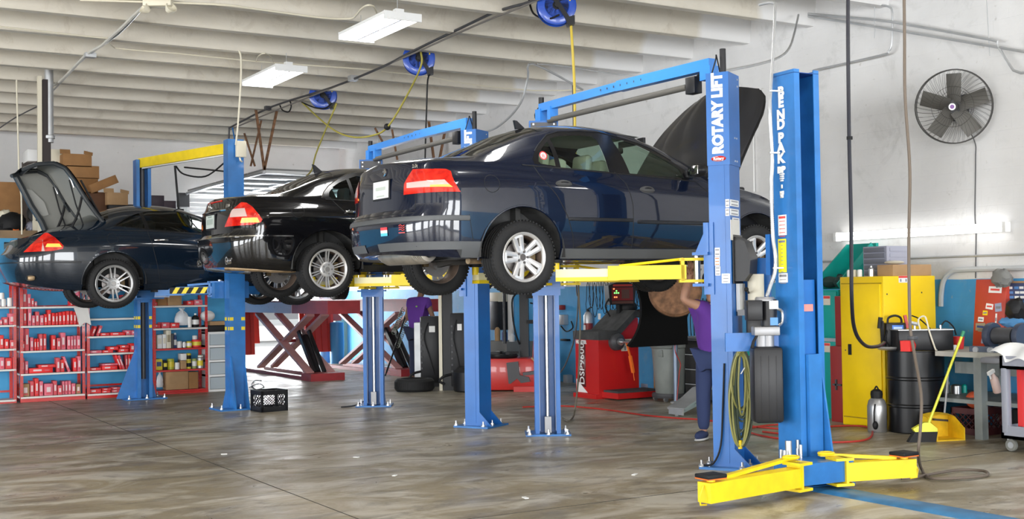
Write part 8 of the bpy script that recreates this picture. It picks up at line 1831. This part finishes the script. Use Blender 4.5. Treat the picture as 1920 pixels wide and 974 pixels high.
bin_()
# black tool chest with drawers
def chest():
    q = PX(1290, 745, z=0); t = thing('tool_chest', 'black drawer chest with pale trims behind the mechanic', 'tool chest', (10.8, 12.2, 0)); x0 = 10.5; a, e = PX(1285, 700, x=x0).y, PX(1345, 700, x=x0).y; b = B(); b.bb(x0, 11.1, e, a, .04, .86); b.o('carcass', M['plastic'], t)
    for k in range(4): b = B(); b.bb(x0 - .015, x0, e + .02, a - .02, .06 + .2 * k, .25 + .2 * k, bev=.004); o = b.o('drawer', mat('black drawer', (.03, .028, .028), .4), t); b = B(); b.bb(x0 - .02, x0 - .014, e + .02, a - .02, .238 + .2 * k, .25 + .2 * k); b.o('drawer_trim', M['galv'], o)
    b = B(); b.bb(x0 - .02, 11.1, e, a, .86, .89); b.o('top_edge', M['galv'], t)
chest()
for k in range(6):
    q = PX(1290 + 7 * k, 560, x=WX - .04); e = PX(1291 + 6 * k, 640, x=WX - .04); drape([q, (q + e) / 2 + Vector((0, .03, 0)), e], .008, 'wiper_blade', M['black'], f'thin black blade on the blue wall, {ORD[k]} from the left above the tool chest', 'wiper blade', group='blades hanging behind the mechanic', sm=3)
# work-light stand and ramp
def stand():
    q = PX(1268, 756, z=0); d = Vector((0, 0, 0)); t = thing('light_stand', 'steel pole light stand with red cord before the grey bin', 'light stand', (q.x, q.y, 0)); top = PX(1267, 578, d=CF.dot(Vector(q) - CO)).z; b = B(); b.cyl((q.x, q.y, .02), (q.x, q.y, top - .28), .033, n=16); b.o('pole', mat('blue grey pole', (.2, .25, .33), .4, metal=.4), t); b = B(); b.cyl((q.x, q.y, top - .28), (q.x, q.y, top), .016); b.box((q.x, q.y, top - .05), (.04, .03, .12), bev=.008); b.o('upper_rod', M['steel'], t)
    b = B(); b.lathe([(0, 0), (.08, 0), (.085, .015), (.04, .03), (0, .03)], c=(q.x, q.y, 0), n=24); b.o('foot', M['galv'], t); b = B(); b.tube([(q.x + .04, q.y - .03, top - .3), (q.x - .04, q.y - .04, top - .55), (q.x + .05, q.y - .04, top - .75), (q.x + .02, q.y - .05, .4), (q.x - .04, q.y - .06, .02)], .006, smooth=5); b.o('red_cord', M['redhose'], t)
stand()
a, e = PX(1268, 778, z=.02), PX(1330, 742, z=.2); b = B(); d_ = (e - a); n_ = Vector((-d_.y, d_.x, 0)).normalized() * .10
ctrl = [a, a + Vector((0, 0, .07)), a.lerp(e, .4) + Vector((0, 0, .09)), a.lerp(e, .75) + Vector((0, 0, .14)), e + Vector((0, 0, .12))]
for i in range(len(ctrl) - 1): b.beam(ctrl[i], ctrl[i + 1], .26, .025)
b.beam(a, a.lerp(e, .9) + Vector((0, 0, -.02)), .04, .04); single(b, 'ramp', M['galv'], 'grey metal wheel ramp on the floor by the mechanic', 'ramp')
t_ = thing('cardboard_box', 'brown box with blue label left of the grey bin', 'box', (10.95, 13.7, 0)); B().bb(10.75, 11.15, 13.5, 13.9, 0, .42).o('box_body', M['brown'], t_)
q = PX(1208, 726, x=10.74); B().box((10.742, q.y, q.z), (.006, .16, .09)).o('label', mat('pale blue label', (.45, .55, .75), .5), t_)
# small litter on the slab
rl = random.Random(8)
for i, (px, py) in enumerate(((420, 852), (668, 858), (740, 892), (1190, 890), (985, 934), (1383, 902), (655, 713))):
    q = PX(px, py, z=.004); single(B().box(q, (.05 + .03 * rl.random(), .03, .006), rz=rl.uniform(0, 3)), 'paper_scrap', M['sticker'], ['white scrap on the open floor nearest the left edge', 'white scrap on the floor below the black saloon', 'white scrap on the floor left of the foreground centre', 'white scrap right of the slim column foot', 'white scrap nearest the bottom edge', 'white scrap left of the lowered yellow arm', 'white scrap beside the red scissor base'][i], 'scrap')
# ---------------------------------------------------------------- people
def skin(V, E_, sub=2):
    me = bpy.data.meshes.new('s'); me.from_pydata([v[0] for v in V], E_, []); o = bpy.data.objects.new('s', me); COL.objects.link(o)
    o.modifiers.new('k', 'SKIN'); sd = me.skin_vertices[0].data
    for i, v in enumerate(V): r = v[1]; sd[i].radius = r if isinstance(r, tuple) else (r, r); sd[i].use_root = i == 0
    m = o.modifiers.new('u', 'SUBSURF'); m.levels = m.render_levels = sub
    dg = bpy.context.evaluated_depsgraph_get(); dg.update(); r = bpy.data.meshes.new_from_object(o.evaluated_get(dg)); bpy.data.objects.remove(o); return r
def person(label, org, yaw, J, skinm, shirt, trouser, shoe, logo=None):
    """J: joints in the person's frame (x right, y forward, z up)"""
    t = thing('person', label, 'person', tuple(org)); Mz = Matrix.Translation(org) @ Matrix.Rotation(yaw, 4, 'Z'); V = []; E_ = []; ix = {}
    def add(n, p, r, par=None):
        V.append((p, r)); ix[n] = len(V) - 1
        if par is not None: E_.append((ix[par], ix[n]))
    def mixp(a, b, t_): return tuple(a[i] + (b[i] - a[i]) * t_ for i in range(3))
    add('pel', J['pel'], (.15, .11)); add('waist', J['waist'], (.135, .10), 'pel'); add('chest', J['chest'], (.155, .11), 'waist'); add('nb', J['neck'], .06, 'chest')
    hd = Vector(J['head']); nb = Vector(J['neck']); up = (hd - nb).normalized(); add('n2', tuple(nb + up * .07), .052, 'nb'); add('h1', tuple(nb + up * .12 + Vector((0, .02, 0))), (.062, .072), 'n2'); add('h2', tuple(nb + up * .20 + Vector((0, .01, 0))), (.076, .092), 'h1'); add('h3', tuple(nb + up * .27), (.066, .082), 'h2')
    add('nose', tuple(nb + up * .17 + Vector((0, .115, 0))), .014, 'h2')
    for s in ('L', 'R'):
        k = -1 if s == 'L' else 1
        add('sh' + s, J['sh' + s], .062, 'chest'); add('ua' + s, mixp(J['sh' + s], J['el' + s], .5), .050, 'sh' + s); add('el' + s, J['el' + s], .040, 'ua' + s); add('fa' + s, mixp(J['el' + s], J['wr' + s], .4), .041, 'el' + s); add('wr' + s, J['wr' + s], .027, 'fa' + s)
        d = (Vector(J['wr' + s]) - Vector(J['el' + s])).normalized(); a, b_ = frame(d, Vector((.2, 1, .1))); w = Vector(J['wr' + s]); add('pm' + s, tuple(w + d * .06), (.036, .018), 'wr' + s)
        for i, (off, L_) in enumerate(((-.028, .065), (-.009, .078), (.010, .073), (.028, .056))):
            p = w + d * .095 + a * off; add('f%d' % i + s, tuple(p), .009, 'pm' + s); add('g%d' % i + s, tuple(p + d * L_ * .6 + b_ * .012), .008, 'f%d' % i + s); add('e%d' % i + s, tuple(p + d * L_ * .85 + b_ * .04), .006, 'g%d' % i + s)
        p = w + d * .035 - a * .036; add('t1' + s, tuple(p), .011, 'pm' + s); add('t2' + s, tuple(p + d * .04 - a * .02 + b_ * .01), .008, 't1' + s)
        add('hp' + s, J['hp' + s], .095, 'pel'); add('th' + s, mixp(J['hp' + s], J['kn' + s], .5), .078, 'hp' + s); add('kn' + s, J['kn' + s], .056, 'th' + s); add('cf' + s, mixp(J['kn' + s], J['an' + s], .35), .055, 'kn' + s); add('an' + s, J['an' + s], .037, 'cf' + s); an = Vector(J['an' + s]); add('to' + s, tuple(an + Vector((0, .14, -.045))), .033, 'an' + s)
    b = B(Mz); b.mesh(skin(V, E_), Matrix()); body = b.o('body', skinm, t)
    def cloth(names, grow, links, nm, m, extra=None):
        VV = []; jj = {}
        for n in names: p, r = V[ix[n]]; r = r if isinstance(r, tuple) else (r, r); VV.append((p, (r[0] + grow, r[1] + grow))); jj[n] = len(VV) - 1
        if extra: extra(VV)
        b = B(Mz); b.mesh(skin(VV, [(jj[a], jj[c]) for a, c in links]), Matrix()); return b.o(nm, m, t)
    cloth(['waist', 'pel', 'chest', 'nb', 'shL', 'uaL', 'shR', 'uaR'], .03, [('waist', 'pel'), ('waist', 'chest'), ('chest', 'nb'), ('chest', 'shL'), ('shL', 'uaL'), ('chest', 'shR'), ('shR', 'uaR')], 'shirt', shirt)
    cloth(['pel', 'hpL', 'thL', 'knL', 'cfL', 'anL', 'hpR', 'thR', 'knR', 'cfR', 'anR'], .022, [('pel', 'hpL'), ('hpL', 'thL'), ('thL', 'knL'), ('knL', 'cfL'), ('cfL', 'anL'), ('pel', 'hpR'), ('hpR', 'thR'), ('thR', 'knR'), ('knR', 'cfR'), ('cfR', 'anR')], 'trousers', trouser)
    for s in ('L', 'R'):
        an = J['an' + s]; b = B(Mz); b.ell((an[0], an[1] + .06, .055), (.050, .145, .05), 18, 8); b.mi = 1; b.ell((an[0], an[1] + .06, .018), (.053, .15, .018), 18, 6); b.o('shoe', [shoe, M['white']], t)
    b = B(Mz); h2 = Vector(V[ix['h2']][0]); b.ell(h2 + up * .045 + Vector((0, -.018, 0)), (.088, .10, .085), 20, 12); b.o('hair', M['hair'], t)
    for k in (-1, 1): b = B(Mz); b.ell(h2 + Vector((k * .083, -.005, -.01)), (.012, .022, .032), 10, 8); b.o('ear', skinm, t)
    b = B(Mz)
    for k in (-1, 1): b.ell(h2 + Vector((k * .032, .088, .0)), (.014, .008, .007), 10, 6)
    b.mi = 1; b.ell(h2 + Vector((0, .086, -.065)), (.025, .008, .006), 10, 6); b.o('eyes_and_mouth', [M['black'], mat('lip', (.3, .1, .08), .5)], t)
    if logo: b = B(Mz); b.ell(logo, (.02, .012, .015), 8, 6); b.o('shirt_logo', mat('green logo', (.25, .5, .1), .6), t)
    return t
q = Zp = PX(1338, 826, z=0)
o1 = Vector((q.x + .0, q.y - .02, 0)); yaw1 = math.radians(118)
inv = (Matrix.Translation(o1) @ Matrix.Rotation(yaw1, 4, 'Z')).inverted(); dd = CF.dot(o1 - CO)
L_ = lambda px, py, k=0.: tuple(inv @ PX(px, py, d=dd + k))
person('mechanic in purple polo and navy trousers reaching up under the navy saloon', o1, yaw1, dict(pel=(0, -.02, .88), waist=(0, -.01, 1.03), chest=(0, 0, 1.25), neck=(0, .01, 1.40), head=(0, .03, 1.6), shL=L_(1324, 580, -.1), elL=L_(1281, 562, -.15), wrL=L_(1291, 519, -.1), shR=(.17, 0, 1.36), elR=(.22, .20, 1.42), wrR=(.12, .30, 1.62), hpL=(-.09, -.02, .84), knL=(-.11, .02, .46), anL=(-.12, -.02, .09), hpR=(.09, -.02, .84), knR=(.10, .04, .46), anR=(.11, .02, .09)), M['skin'], M['purple'], M['navycloth'], M['navycloth'])
q = PX(784, 715, d=20.6); o2 = Vector((q.x, q.y, 0))
person('man in purple shirt working behind the black equipment cabinets', o2, math.radians(-62), dict(pel=(0, 0, .90), waist=(0, .02, 1.05), chest=(0, .05, 1.27), neck=(0, .08, 1.42), head=(0, .14, 1.6), shL=(-.18, .05, 1.38), elL=(-.24, .02, 1.12), wrL=(-.16, .2, .98), shR=(.18, .05, 1.38), elR=(.25, .10, 1.12), wrR=(.18, .32, 1.02), hpL=(-.09, 0, .86), knL=(-.10, .03, .47), anL=(-.11, 0, .09), hpR=(.09, 0, .86), knR=(.10, .02, .47), anR=(.11, -.03, .09)), M['skin2'], M['purple'], mat('dark jeans', (.015, .02, .05), .9), M['black'], logo=(.07, -.12, 1.3))
